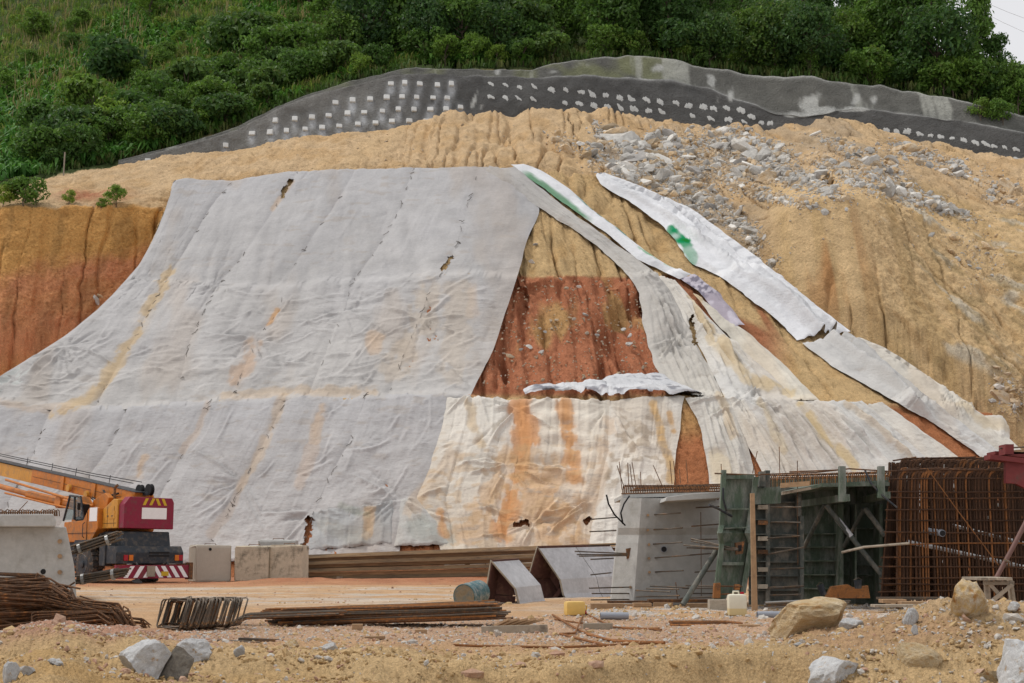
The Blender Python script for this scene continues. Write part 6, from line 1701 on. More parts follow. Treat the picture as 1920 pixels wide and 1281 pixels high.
# ---- loose boards
for lab, x0, x1, y, Y, h, d, rz, m, tilt in [("grey weathered board lying at the end of the long bar bundle", 904, 1026, 1186, 15.9, .085, .05, .06, M_WOODG, -.025), ("grey board end behind the bent rods", 1094, 1148, 1180, 16.6, .075, .06, .03, M_WOODG, 0), ("wood block under the long bar bundle", 660, 680, 1199, 15.9, .07, .1, .1, M_WOOD, 0), ("small wood offcut in front of the bar bundle", 778, 800, 1197, 15.6, .05, .08, .2, M_WOOD, 0),
                                            ("flat dark steel strip on the bank left of the bar bundle", 408, 486, 1219, 13.2, .035, .06, .05, M_BAR, .06), ("second flat steel strip right of the first one", 448, 522, 1216, 13.6, .035, .06, .04, M_BAR, .04), ("square timber end on top of the bar bundle", 816, 834, 1160, 17.6, .07, .2, .5, M_WOOD, 0), ("short brown plank on the sand below the bar bundle", 684, 722, 1213, 14.0, .03, .05, .1, M_WOOD, -.03),
                                            ("thin reddish lath on the ground left of the drum", 815, 852, 1145, 22, .03, .04, .1, M_WOOD, -.05), ("thin lath lying under the drum", 830, 905, 1147, 22.5, .03, .05, .05, M_WOODG, -.02), ("splintered plank behind the boulder's left end", 1385, 1425, 1182, 16.5, .03, .08, -.2, M_WOOD, 0)]:
    w = (x1 - x0) / FPX * Y; xm = Xat((x0 + x1) / 2, Y)
    o = MB().box(-w / 2, w / 2, -d / 2, d / 2, 0, h).build("board", m, None, bevel=.004, label=lab, cat="board", group="loose boards")
    z = max(GZ(xm, Y) - .005, CAMZ - (y - 1046) * Y / FPX - h * .2)
    o.location = (xm, Y, z); o.rotation_euler = (0, tilt, rz)
for k in range(5):
    x = 938 + k * 13
    o = MB().box(-.02, .02, -.22, .12, 0, .025).build("batten", M_WOOD, None, label="narrow batten leaning on the grey weathered board, in a row of five", cat="batten", group="battens on the weathered board")
    o.location = (Xat(x, 16.1), 16.1, .06); o.rotation_euler = (-.25, 0, .5 + .1 * k)

# ---------------------------------------------------------------- right concrete segment
S = Place("bridge_segment", "grey concrete bridge segment with projecting bars beside the green formwork", "bridge segment", 1245, 1132, 24)
cols = [(1163, 1143, 25.6), (1165, 1145, 24.25), (1203, 1188, 23.95), (1262, 1262, 24.2), (1352, 1362, 24.5)]
rows = [934, 990, 1003, 1018, 1060, 1134]
dep = [0, 0, .05, .03, 0, -.04]
mb = MB(); V = []
for j, y in enumerate(rows):
    for (xt, xb, Y) in cols:
        f = (y - 934) / 200.0
        V.append(S.l(xt + (xb - xt) * f, y, Y + dep[j]))
n = len(cols); Fq = [(j * n + i, (j + 1) * n + i, (j + 1) * n + i + 1, j * n + i + 1) for j in range(len(rows) - 1) for i in range(n - 1)]
back = []
for j in (0, len(rows) - 1):
    back += [S.l(1350, rows[j], 26.5), S.l(1170, rows[j], 26.5)]
base = len(V); V += back
Fq += [(0, 1, 2, 3, 4, base, base + 1), tuple((len(rows) - 1) * n + i for i in range(n - 1, -1, -1)) + (base + 3, base + 2)]
mb.add(V, Fq).build("web", M_CONC, S.t)
S.poly("flange", [(1247, 940), (1352, 934), (1352, 923), (1300, 925), (1250, 932)], 23.2, 26.4, M_CONC, bevel=.01)
S.poly("soffit_slab", [(1168, 934), (1352, 929), (1352, 920), (1168, 927)], 24.3, 26.4, M_CONC)
S.bar("duct", [(1245, 1030, 24.10), (1245, 1030, 24.4)], .045, M_BLACK, n=16)
S.bar("duct_rim", [(1245, 1030, 24.105), (1245, 1030, 24.35)], .055, M_PVC, n=16)
S.poly("anchor_pocket", [(1174, 1029), (1184, 1027), (1186, 1046), (1175, 1048)], 24.07, 24.2, M_RUST)
def rodset(pl, lst, r, mat, Yf, name="tie_rod"):
    for (x0, y0, x1, y1) in lst:
        pl.bar(name, [(x0, y0, Yf), (x1, y1, Yf - .45)], r, mat, n=6)
rodset(S, [(1215, 966, 1276, 962), (1215, 994, 1280, 990), (1217, 1021, 1279, 1017), (1217, 1047, 1294, 1041), (1218, 1073, 1281, 1070), (1305, 952, 1350, 950), (1297, 987, 1348, 983), (1297, 1012, 1348, 1011), (1294, 1041, 1345, 1037), (1303, 1073, 1345, 1070)], .013, M_BAR, 24.15)
rodset(S, [(1192, 1107, 1257, 1110), (1193, 1119, 1274, 1117), (1212, 1104, 1273, 1105), (1219, 1099, 1290, 1102), (1286, 1098, 1350, 1100), (1290, 1113, 1350, 1113), (1276, 1122, 1340, 1119), (1280, 1103, 1345, 1103)], .013, M_BAR, 23.9)
for (x0, y0, x1, y1) in [(1158, 970, 1108, 974), (1155, 995, 1106, 997), (1154, 1021, 1104, 1023), (1176, 1038, 1078, 1034), (1176, 1040, 1082, 1040), (1176, 1042, 1086, 1043), (1150, 1047, 1108, 1049), (1146, 1074, 1108, 1078), (1182, 1101, 1105, 1103), (1180, 1113, 1110, 1113), (1182, 1124, 1108, 1125)]:
    S.bar("tie_rod", [(x0, y0, 24.0), (x1, y1, 23.5)], .012, M_BAR)
for (x0, y0, x1, y1) in [(1384, 1031, 1282, 1022), (1384, 1030, 1296, 1010), (1384, 1029, 1296, 1015), (1384, 1032, 1288, 1027)]:
    S.bar("strand", [(x0, y0, 22.5), (x1, y1, 23.0)], .013, M_BAR)
for (x, y) in [(1214, 966), (1214, 994), (1216, 1021), (1216, 1047), (1217, 1073), (1181, 1101), (1192, 1107), (1192, 1119)]:
    S.bar("rod_socket", [(x, y, 24.20), (x + 1, y, 23.95)], .022, M_WOOD, n=10)
S.bar("hose", [(1137, 928, 23.5), (1141, 945, 23.55), (1152, 965, 23.75), (1172, 985, 24.02)], .014, M_BLACK, n=8)
S.bar("hose", [(1180, 930, 24.0), (1170, 945, 23.9), (1164, 962, 23.88), (1168, 982, 24.0)], .014, M_BLACK, n=8)
for k in range(56):
    x = 1168 + k * 3.3; Y = 24.4 + (k % 2) * .5
    S.bar("stirrup", [(x, 938, Y), (x, 920, Y), (x + 1, 912, Y), (x + 5, 910, Y + .2), (x + 8, 914, Y + .2)], .012, M_RUST, n=5)
for (y0, y1, Y) in [(926, 921, 24.3), (920, 916, 24.5), (917, 912, 24.9), (915, 911, 25.4), (912, 908, 25.8)]:
    S.bar("top_bar", [(1165 + (926 - y0) * 2.5, y0, Y), (1352, y1, Y)], .012, M_RUSTO if y0 == 917 else M_RUST, n=5)
for (x0, y0, x1, y1) in [(1157, 873, 1171, 917), (1161, 866, 1166, 918), (1177, 868, 1179, 915), (1181, 871, 1186, 915), (1185, 867, 1193, 915), (1201, 885, 1202, 914), (1225, 873, 1241, 910), (1256, 864, 1260, 908), (1263, 865, 1267, 908), (1274, 880, 1276, 906), (1286, 862, 1290, 906)]:
    S.bar("starter_bar", [(x0, y0, 25.6), (x1, y1, 25.4)], .008, M_RUST, n=5)
S.bar("support_wire", [(1314, 960, 24.0), (1315, 1118, 24.0)], .006, M_RUST, n=4)
S.bar("support_wire", [(1267, 1092, 23.6), (1271, 1128, 23.6)], .008, M_RUST, n=4)
# ---------------------------------------------------------------- green steel formwork
G_ = Place("steel_formwork", "dirty green steel formwork with braces between the concrete segment and the rebar cage", "formwork", 1500, 1140, 23)
# end shutter: plate, side channels, ribs
mb = MB(); L = [(1354, 892, 22.7), (1351, 985, 22.7), (1347, 1000, 22.6), (1351, 1020, 22.7), (1339, 1126, 22.7)]; R2 = [(1418, 897, 22.9), (1402, 985, 22.9), (1399, 1000, 22.8), (1406, 1018, 22.9), (1392, 1116, 22.9)]
V = []
for a, b in zip(L, R2):
    for f in np.linspace(0, 1, 5): V.append(G_.l(a[0] + (b[0] - a[0]) * f, a[1] + (b[1] - a[1]) * f, a[2] + (b[2] - a[2]) * f))
nv = len(V); V += [v + Vector((0, .05, 0)) for v in V]
Fq = [(j * 5 + i, (j + 1) * 5 + i, (j + 1) * 5 + i + 1, j * 5 + i + 1) for j in range(4) for i in range(4)]
mb.add(V, Fq + [tuple(nv + q for q in f[::-1]) for f in Fq]).build("end_plate", M_GREENF, G_.t)
def channel(name, pts, w, d, mat, parent=None):
    """swept square channel through (px,py,Y)"""
    q = [G_.l(*p) for p in pts]; mb = MB(); V = []
    for p in q: V += [p + Vector((-w / 2, -d, 0)), p + Vector((w / 2, -d, 0)), p + Vector((w / 2, .02, 0)), p + Vector((-w / 2, .02, 0))]
    m = len(q); F_ = [(i * 4 + k, i * 4 + (k + 1) % 4, (i + 1) * 4 + (k + 1) % 4, (i + 1) * 4 + k) for i in range(m - 1) for k in range(4)]
    F_ += [(3, 2, 1, 0), tuple((m - 1) * 4 + k for k in range(4))]
    return mb.add(V, F_).build(name, mat, parent or G_.t)
channel("edge_channel", [(1356, 882, 22.7), (1352, 985, 22.7), (1348, 1000, 22.6), (1352, 1020, 22.7), (1340, 1126, 22.7)], .07, .12, M_GREENF)
channel("edge_channel", [(1416, 895, 22.9), (1402, 985, 22.9), (1399, 1000, 22.8), (1406, 1020, 22.9), (1391, 1112, 22.9)], .085, .12, M_GREENF)
def hrib(x0, y0, x1, y1, Y, d=.12, h=5, mat=None, name="rib", back=.03, parent=None):
    return G_.poly(name, [(x0, y0), (x1, y1), (x1, y1 - h), (x0, y0 - h)], Y - d, Y + back, mat or M_GREENF, parent)
for (x0, y0, x1, y1, h) in [(1358, 898, 1414, 898, 8), (1357, 956, 1404, 956, 3), (1347, 1060, 1394, 1060, 6), (1352, 992, 1400, 990, 2)]:
    hrib(x0, y0, x1, y1, 22.75, .10, h)
G_.poly("anchor_pocket", [(1379, 1018), (1396, 1015), (1393, 1038), (1381, 1040)], 22.60, 22.72, M_RUST)
G_.poly("anchor_hole", [(1384, 1023), (1391, 1022), (1390, 1033), (1385, 1034)], 22.585, 22.7, M_BLACK)
G_.bar("hose", [(1330, 947, 22.2), (1345, 953, 22.3), (1372, 968, 22.6)], .022, M_DARK, n=8)
G_.bar("hose", [(1356, 915, 22.5), (1356, 935, 22.5), (1362, 958, 22.6)], .016, M_DARK, n=8)
# ribbed side panels
def bay(x0, x1, y0, y1, Y, ys, mat, d=.13, h=2.2):
    sk = G_.poly("skin_plate", [(x0, y0), (x1, y0), (x1, y1), (x0, y1)], Y, Y + .03, mat)
    for y in ys: hrib(x0, y, x1, y, Y, d, h, mat, back=-.002, parent=sk)
bay(1404, 1438, 912, 1134, 23.15, [944, 975, 1003, 1027, 1054, 1081, 1108], M_GREEND)
bay(1440, 1503, 915, 1132, 23.35, [943, 979, 1004, 1028, 1055, 1081, 1108], M_GREEND)
G_.poly("skin_plate", [(1416, 916), (1464, 912), (1464, 944), (1414, 946)], 23.0, 23.03, M_GREENF)
for (x, y0, y1, w, Y) in [(1440, 882, 1134, 8, 23.15), (1504, 968, 1132, 7, 23.2), (1498, 930, 968, 7, 23.25), (1430, 884, 912, 10, 23.0)]:
    G_.poly("post", [(x - w / 2, y0), (x + w / 2, y0), (x + w / 2, y1), (x - w / 2, y1)], Y - .12, Y + .06, M_GREEND)
bay(1506, 1580, 902, 1132, 24.6, [1002, 1027, 1053, 1079, 1105], M_GREENF, .2)
bay(1580, 1604, 902, 1132, 24.75, [1002, 1027, 1053, 1079, 1105], M_GREENF, .2)
bay(1606, 1670, 900, 1132, 24.9, [992, 1027, 1061, 1080], M_GREENF, .2)
for (x, w) in [(1577, 9), (1605, 3), (1652, 6)]:
    G_.poly("post", [(x - w / 2, 945), (x + w / 2, 945), (x + w / 2, 1110), (x - w / 2, 1110)], 24.2, 24.6, M_GREENF)
# roof of the flange form
mb = MB(); q = [G_.l(1464, 929, 22.9), G_.l(1540, 913, 22.7), G_.l(1668, 906, 22.7), G_.l(1668, 906, 25.2), G_.l(1464, 922, 25.2)]
up = Vector((0, 0, .05)); mb.add(q + [p + up for p in q], [(4, 3, 2, 1, 0), (5, 6, 7, 8, 9)] + [(i, (i + 1) % 5, 5 + (i + 1) % 5, 5 + i) for i in range(5)])
mb.build("flange_plate", M_GREENF, G_.t)
G_.poly("edge_board", [(1466, 928), (1536, 915), (1536, 911), (1466, 922)], 22.75, 22.8, M_WOODG)
G_.poly("edge_board", [(1464, 915), (1518, 911), (1518, 902), (1464, 906)], 22.6, 22.65, M_WOOD)
G_.poly("back_panel", [(1442, 900), (1672, 892), (1660, 1136), (1442, 1136)], 25.2, 25.25, M_GREENF)
hrib(1540, 913, 1668, 911, 22.75, .08, 7, M_GREENF, "edge_channel")
for (x0, y0, x1, y1, Ya, Yb) in [(1498, 952, 1588, 940, 24.6, 22.5), (1620, 944, 1664, 935, 24.6, 22.5)]:
    a, b = G_.l(x0, y0, Ya), G_.l(x1, y1, Yb); w = Vector((.05, 0, 0)); h = Vector((0, 0, .11))
    MB().add([a - w, a + w, a + w + h, a - w + h, b - w, b + w, b + w + h, b - w + h], [(0, 1, 2, 3), (7, 6, 5, 4), (0, 4, 5, 1), (1, 5, 6, 2), (2, 6, 7, 3), (3, 7, 4, 0)]).build("bracket_beam", M_GREENF, G_.t)
for (x, y0, y1) in [(1580, 874, 941), (1653, 874, 934)]:
    G_.poly("upright", [(x - 6, y0), (x + 6, y0), (x + 7, y1), (x - 6, y1)], 22.4, 22.5, M_GREENF, bevel=.006)
for pts, r, m in [([(1549, 948, 23.2), (1600, 1012, 23.1), (1653, 1078, 23.0)], .042, M_GREEND), ([(1547, 946, 23.4), (1508, 1026, 24.2)], .035, M_GREEND), ([(1622, 954, 23.3), (1660, 1005, 23.1)], .042, M_GREEND), ([(1620, 954, 23.4), (1582, 1025, 24.2)], .032, M_GREEND), ([(1345, 1030, 22.9), (1280, 1134, 22.6)], .045, M_GREEND)]:
    G_.bar("brace", pts, r, m, n=10)
G_.bar("brace_sleeve", [(1570, 974, 23.17), (1596, 1006, 23.11)], .047, M_FORMG, n=10)
for (x0, y0, x1, y1) in [(1446, 951, 1502, 951), (1446, 979, 1501, 980), (1430, 1010, 1500, 1005), (1436, 1040, 1508, 1026), (1446, 1067, 1508, 1065), (1435, 1102, 1508, 1099), (1444, 1116, 1502, 1115), (1500, 1101, 1440, 1104)]:
    G_.bar("tie_rod", [(x0, y0, 23.0), (x1, y1, 22.7)], .015, M_BAR)
for y in (951, 980, 1010, 1035, 1068, 1100):
    G_.poly("clamp", [(1423, y - 4), (1440, y - 4), (1440, y + 4), (1423, y + 4)], 22.95, 23.1, M_RUST if y in (980, 1035) else M_WOODG)
for (x0, y0, x1, y1) in [(1340, 1099, 1392, 1100), (1338, 1115, 1390, 1113)]:
    G_.bar("tie_rod", [(x0, y0, 22.5), (x1, y1, 22.5)], .014, M_RUST)
G_.poly("rusty_bracket", [(1340, 1094), (1351, 1093), (1351, 1122), (1338, 1122)], 22.45, 22.6, M_RUSTO)
G_.poly("rusty_bracket", [(1380, 1096), (1388, 1096), (1387, 1106), (1379, 1106)], 22.5, 22.7, M_RUSTO)
for k in range(64):
    x = 1422 + k * 3.9; Y = 23.3 + (k % 3) * .5; yb = 915 - (x - 1422) * .035
    if abs(x - 1580) < 8 and k % 3 == 0: continue
    G_.bar("stirrup", [(x, yb, Y), (x, yb - 16, Y), (x + 2, yb - 22, Y), (x + 7, yb - 23, Y + .1)], .010, M_RUSTO if k % 2 else M_RUST, n=5)
for pts in [[(1340, 888, 22.6), (1425, 891, 22.7)], [(1425, 890, 22.8), (1530, 886, 22.7), (1592, 879, 22.45), (1668, 884, 22.5)], [(1425, 893, 23.4), (1665, 887, 23.4)], [(1425, 897, 23.9), (1665, 891, 23.9)], [(1425, 900, 24.4), (1668, 893, 24.4)], [(1480, 885, 22.6), (1580, 881, 22.5)]]:
    G_.bar("top_bar", pts, .012, M_RUST, n=5)
for (x0, y0, x1, y1) in [(1495, 864, 1496, 1060), (1461, 838, 1462, 890), (1411, 888, 1420, 846), (1352, 870, 1353, 890)]:
    G_.bar("starter_bar", [(x0, y0, 22.85), (x1, y1, 22.8)], .007, M_RUST, n=5)
G_.bar("hose", [(1622, 882, 22.6), (1632, 905, 22.5), (1655, 930, 22.4), (1682, 952, 22.3)], .016, M_DARK, n=8)
G_.bar("split_pole", [(1578, 1036, 22.3), (1620, 1026, 22.3), (1705, 1019, 22.2)], .02, M_WOODG, n=7)
# upright plank leaning on the form
o = Place("plank", "reddish brown plank standing upright against the green formwork", "plank", 1413, 1146, 21.6)
o.poly("board", [(1407, 925), (1415, 925), (1421, 1146), (1410, 1147)], 21.6, 21.65, M_WOOD, bevel=.004)
# ---------------------------------------------------------------- rebar cage
M_CAGE = mat_plain("dark cage steel", (0.062, 0.031, 0.017), .85, sc=9, var=.35, bumpd=.004, dirt=(0.20, 0.080, 0.026), dirt_amt=.22, rnd=.35)
M_CAGEO = mat_plain("rusty cage steel", (0.19, 0.078, 0.027), .85, sc=9, var=.3, dirt=(0.08, 0.04, 0.02), dirt_amt=.4, rnd=.3)
K = Place("rebar_cage", "tall dense rusty rebar cage at the right edge", "rebar cage", 1800, 1135, 23)
H = 258 / FPX * 23
def vbar(h, lean):
    return bar_mesh("vertical_bar", [(lean * h, 0, -.02), (lean * h * .3, 0, h * .7), (0, 0, h - .10), (.012, 0, h - .035), (.05, .01, h - .006), (.13, .02, h)], .0150, M_CAGE)
VB = [vbar(1.0, a) for a in (-.10, -.04, 0.0)]
VBO = [m.copy() for m in VB]
for m in VBO: m.materials[0] = M_CAGEO
cnt = 0
for lay, (Y, yt, dx) in enumerate([(22.6, 886, 0), (22.9, 882, 3), (23.5, 866, 1), (24.2, 862, 4)]):
    nb = (46, 40, 42, 36)[lay]
    for k in range(nb):
        x = 1680 + dx + (k + .5) * (278.0 / nb) + rb.uniform(-1.2, 1.2)
        hgt = CAMZ - (yt + rb.uniform(-1, 2) - 1046) / FPX * Y
        a = 0 if x < 1712 else (1 if x < 1742 else 2)
        p = Vector((Xat(x, Y, hgt), Y, 0.0)) - K.o; p.z = .04
        c = link("vertical_bar", (VBO if rb.random() < .22 else VB)[a], None, K.t, loc=p)
        c.scale = (1, 1, (hgt - .04)); cnt += 1
for lay, (Y, x0) in enumerate([(22.56, 1664), (23.0, 1672), (24.25, 1680)]):
    for y in (898, 922, 934, 955, 976, 998, 1020, 1044, 1062, 1084, 1096, 1108) if lay < 2 else (880, 900, 925, 950, 975, 1000, 1025, 1050, 1075, 1100):
        if lay == 1 and rb.random() < .35: continue
        K.bar("horizontal_bar", [(x0 - (y - 895) * .085 + rb.uniform(-3, 3), y + rb.uniform(-1.5, 2.5), Y), (1790, y + rb.uniform(-1.5, 1.5), Y), (1965, y + rb.uniform(-2, 2), Y)], .0115, M_CAGEO if rb.random() < .18 else M_CAGE, n=5)
for k in range(9):    # the cage's left face seen edge on
    x = 1664 - k * .0; Y = 22.7 + k * .22
    K.bar("side_bar", [(1668 + k * 1.8, 892, Y), (1652 + k * 2.0, 1120, Y)], .0125, M_CAGE, n=5)
for pts in [[(1674, 864, 23.2), (1700, 860, 23.2), (1800, 858, 23.3), (1920, 864, 23.3)], [(1690, 862, 24.2), (1830, 857, 24.2)], [(1660, 884, 22.6), (1740, 880, 22.6), (1960, 884, 22.6)], [(1700, 868, 23.6), (1960, 866, 23.6)]]:
    K.bar("top_bar", pts, .014, M_CAGE, n=6)
mb = MB()   # the packed inner bars, too deep and thin to tell apart
for Y in (24.6, 25.0, 25.5, 26.0):
    for k in range(62):
        x = 1668 + k * 4.95 + rb.uniform(-1.5, 1.5)
        mb.tube([K.l(x, 868 + rb.uniform(-2, 3), Y), K.l(x - 4, 1122, Y)], .016, 4)
    for y in range(905, 1120, 12):
        mb.tube([K.l(1684, y + rb.uniform(-2, 2), Y), K.l(1975, y + rb.uniform(-2, 2), Y)], .014, 4)
mb.build("inner_bars", M_CAGE, K.t, kind='stuff')
for pts, r in [([(1700, 1016, 22.75), (1760, 1028, 22.75), (1930, 1066, 22.75)], .034), ([(1780, 984, 23.2), (1930, 1022, 23.2)], .030)]:
    b = Place("plastic_pipe", "white plastic pipe threaded diagonally through the rebar cage, the %s one" % ("lower" if r > .03 else "upper"), "pipe", pts[0][0], pts[0][1], pts[0][2], "pipes inside the cage", onground=False)
    b.bar("pipe_wall", pts, r, mat_plain("white plastic pipe", (0.68, 0.69, 0.70), .4, var=.06), n=12)
b = Place("duct_sleeve", "short dark grey duct sleeve held in the rebar cage", "duct", 1740, 998, 22.9, onground=False)
b.bar("sleeve", [(1738, 996, 23.1), (1767, 1000, 22.5)], .055, M_PVC, n=14); b.bar("opening", [(1766.5, 1000, 22.52), (1767.5, 1000, 22.49)], .045, M_BLACK, n=14)
b = Place("stay_wire", "thin rusty wire running diagonally across the cage front", "wire", 1738, 878, 22.4, onground=False)
b.bar("wire", [(1738, 878, 22.4), (1790, 950, 22.35), (1872, 1060, 22.3)], .008, M_RUSTO, n=5)
b = Place("steel_prop", "rusty steel prop leaning against the cage above the trestle", "prop", 1870, 1082, 20.5, onground=False)
b.bar("prop_tube", [(1868, 1084, 20.6), (1900, 1025, 20.7), (1932, 962, 20.8)], .034, mat_plain("primer brown", (0.16, 0.085, 0.07), .6, var=.2), n=10)
b.bar("prop_pin", [(1884, 1050, 20.5), (1892, 1054, 20.7)], .02, M_BAR, n=8)
# red steel frame at the right edge
b = Place("red_frame", "dark red steel frame at the right edge above the rebar cage", "steel frame", 1900, 900, 22, onground=False)
b.poly("deck_beam", [(1857, 852), (1925, 860), (1925, 869), (1857, 861)], 21.8, 22.1, M_REDF)
b.poly("top_beam", [(1866, 846), (1925, 848), (1925, 858), (1866, 852)], 22.2, 22.6, M_REDF)
b.poly("plate", [(1886, 862), (1925, 866), (1925, 917), (1905, 907), (1886, 906)], 21.9, 22.0, M_REDF)
b.poly("upright", [(1885, 833), (1901, 833), (1901, 852), (1885, 852)], 21.85, 22.15, M_REDF)
b.bar("rod", [(1874, 841, 22), (1925, 838, 22)], .014, M_BAR)
b.poly("timber", [(1892, 845), (1925, 842), (1925, 851), (1892, 852)], 22.2, 22.7, M_WOOD)
# timber trestle
b = Place("trestle", "small grey timber trestle with crossed braces in front of the cage", "trestle", 1873, 1138, 17.5)
for (x, dx, Y) in [(1846, 3, 17.4), (1893, 8, 17.4), (1850, 3, 17.9), (1890, 6, 17.9)]:
    b.poly("leg", [(x, 1086), (x + 6, 1086), (x + 6 + dx, 1140), (x + dx, 1140)], Y, Y + .05, M_WOODG, bevel=.003)
b.poly("rail", [(1845, 1090), (1902, 1090), (1902, 1097), (1845, 1097)], 17.33, 17.37, M_WOODG, bevel=.003)
b.poly("brace", [(1852, 1095), (1858, 1092), (1896, 1134), (1890, 1138)], 17.34, 17.37, M_WOODG, bevel=.003)
b.poly("brace", [(1855, 1137), (1849, 1132), (1896, 1094), (1902, 1098)], 17.30, 17.33, M_WOODG, bevel=.003)
for k in range(4):
    b.poly("top_slat", [(1840 + k * 15.5, 1083), (1852 + k * 15.5, 1083), (1852 + k * 15.5, 1088.5), (1840 + k * 15.5, 1088.5)], 17.25, 18.0, M_WOODG, bevel=.004)
# ---------------------------------------------------------------- clutter at the foot of the forms
def lump(name, lab, cat, pts, y0, y1, mat, group=None, bevel=.005):
    cx = sum(p[0] for p in pts) / len(pts); cy = max(p[1] for p in pts)
    q = Place(name, lab, cat, cx, cy, y0, group, onground=False)
    q.poly("board" if "timber" in name or "pallet" in name else "body", pts, y0, y1, mat, bevel=bevel); return q
tn = 0
for (x0, x1, y0, y1, Y, m) in [(1108, 1170, 1132, 1143, 22.8, M_WOOD), (1170, 1188, 1133, 1142, 23.2, M_WOOD), (1188, 1222, 1131, 1138, 23.0, M_WOOD), (1226, 1262, 1130, 1139, 23.2, M_WOOD), (1284, 1330, 1132, 1141, 22.9, M_WOOD), (1140, 1240, 1127, 1131, 23.5, M_RUST), (1216, 1345, 1124, 1130, 23.3, M_RUST), (1331, 1364, 1125, 1150, 21.8, M_WOODG), (1655, 1700, 1124, 1131, 21.5, M_WOOD), (1690, 1752, 1128, 1134, 21.3, M_WOOD), (1640, 1720, 1134, 1139, 20.9, M_WOODG), (1752, 1790, 1126, 1136, 21.3, M_RUST), (1650, 1780, 1120, 1125, 21.8, M_BAR)]:
    tn += 1
    lump("timber_packer", "%s packing timber at the foot of the %s, %s from the left" % ("rusty" if m in (M_RUST, M_BAR) else "brown", "concrete segment" if x1 < 1400 else "rebar cage", ORD[tn - 1 if x1 < 1400 else tn - 9]), "timber", [(x0, y1), (x1, y1), (x1, y0), (x0, y0)], Y, Y + .25, m, "packing timbers under the forms")
for k in range(12):
    Y = 21.6 + k * .05; q = Place("steel_pipe", "grey steel pipe in the bundle lying at the foot of the formwork", "pipe", 1500, 1130, Y, "pipes at the foot of the formwork", onground=False)
    y = 1124 + (k % 4) * 3.2
    q.bar("pipe_wall", [(1432 + rb.uniform(0, 6), y + 6, Y), (1575 + rb.uniform(-20, 20), y, Y)], .016, M_BAR if k % 3 else M_GALV, n=8)
q = lump("rusty_channel", "rusty steel channel propped up inside the formwork", "channel", [(1548, 1122), (1632, 1122), (1628, 1098), (1600, 1102), (1590, 1096), (1560, 1100)], 22.6, 22.75, M_RUSTO)
for (x, y, w, h, a, lab) in [(1545, 1106, 13, 20, .35, "dark tipped bucket beside the rusty channel"), (1609, 1096, 15, 16, 0, "black bucket standing on the rusty channel")]:
    Y = 22.3; q = Place("bucket", lab, "bucket", x, y + h / 2, Y, onground=False); s_ = Y / FPX
    ob = MB().lathe([(.0, 0), (w * .42 * s_, 0), (w * .5 * s_, h * s_), (w * .53 * s_, h * s_), (w * .53 * s_, h * .94 * s_), (w * .46 * s_, h * .92 * s_), (.0, h * .15 * s_)], 18).build("bucket_body", M_DARK, q.t, smooth=True)
    MB().tube([(-w * .5 * s_, 0, h * s_), (0, -.06, h * 1.25 * s_), (w * .5 * s_, 0, h * s_)], .006, 5).build("bucket_handle", M_BAR, ob)
    q.t.rotation_euler = (0, -a, 0)
b = Place("timber_pole", "thin pale pole standing at the edge of the left grass slope", "pole", 119, 329, 92, onground=False)
p, n_ = hit(BV_HILL, 119, 330)
if p is not None: b.t.location = p
MB().tube([(0, 0, -.3), (.02, 0, 1.65)], .05, 7).build("pole_shaft", M_WOODG, b.t)
# ---------------------------------------------------------------- foreground rocks
M_WROCK = mat_rock("white quarry stone", (0.66, 0.66, 0.65), (0.50, 0.50, 0.50), .08, 5.0, .02, stain=(0.42, 0.27, 0.13), amt=.25)
M_TROCK2 = mat_rock("weathered tan boulder", (0.50, 0.36, 0.19), (0.56, 0.46, 0.31), .05, 3.0, .03, stain=(0.40, 0.23, 0.09), amt=.45)
M_OROCK = mat_rock("yellow and white boulder", (0.58, 0.38, 0.14), (0.64, 0.56, 0.44), .05, 3.5, .03, stain=(0.42, 0.22, 0.07), amt=.5)
M_DROCK2 = mat_rock("dark slabby stone", (0.16, 0.145, 0.125), (0.25, 0.22, 0.18), .1, 7.0, .02)
def big_rock(lab, px, py, Y, w, h, mat, seed, flat=1.0, rz=0.0, rx=0.0, ry=0.0, cuts=10, d=.8, rough=.1):
    me = rock_mesh("rock", seed, sub=3, flat=flat, rough=rough * .35, cuts=cuts)
    co = np.zeros(len(me.vertices) * 3); me.vertices.foreach_get('co', co); co = co.reshape(-1, 3)
    nz = fbm(co[:, 0] * 2 + seed, co[:, 1] * 2 + co[:, 2] * 1.7, 4, seed) + .5 * fbm(co[:, 0] * 7 + seed, co[:, 1] * 7 + co[:, 2] * 6, 3, seed)
    co *= (1 + .14 * nz)[:, None]
    me.vertices.foreach_set('co', co.ravel()); me.materials.append(mat)
    s = Y / FPX
    g = ghit(px, py + h * .42); Y = g.y + w * .3 * s; s = Y / FPX
    p = P(px, py, Y) - Vector((0, 0, .07 * h * s))
    o = link("rock", me, None, None, lab, "rock", "rocks in the foreground", loc=p)
    o.scale = (w * s * .62, w * s * .62 * d, h * s * .64); o.rotation_euler = (rx, ry, rz); return o
def ghit(px, py):
    """where the view ray through a pixel meets the yard"""
    Ys = 1 / np.linspace(1 / 7.5, 1 / 60, 1500); pts = P(np.full(1500, float(px)), np.full(1500, float(py)), Ys)
    below = pts[:, 2] < ground_z(pts[:, 0], pts[:, 1])
    k = int(np.argmax(below)) if below.any() else 700
    return Vector(pts[k])
big_rock("large rounded tan boulder in front of the formwork", 1516, 1162, 14.0, 150, 68, M_TROCK2, 41, .5, ry=-.12, d=.75, cuts=5)
big_rock("yellow and white boulder perched on the spoil heap", 1812, 1130, 12.6, 78, 84, M_OROCK, 42, .7, ry=-.2)
big_rock("white slab rock with a tan broken face at the lower left", 276, 1240, 10.2, 100, 66, M_WROCK, 43, 1.2, ry=-.35, rz=.4, cuts=7)
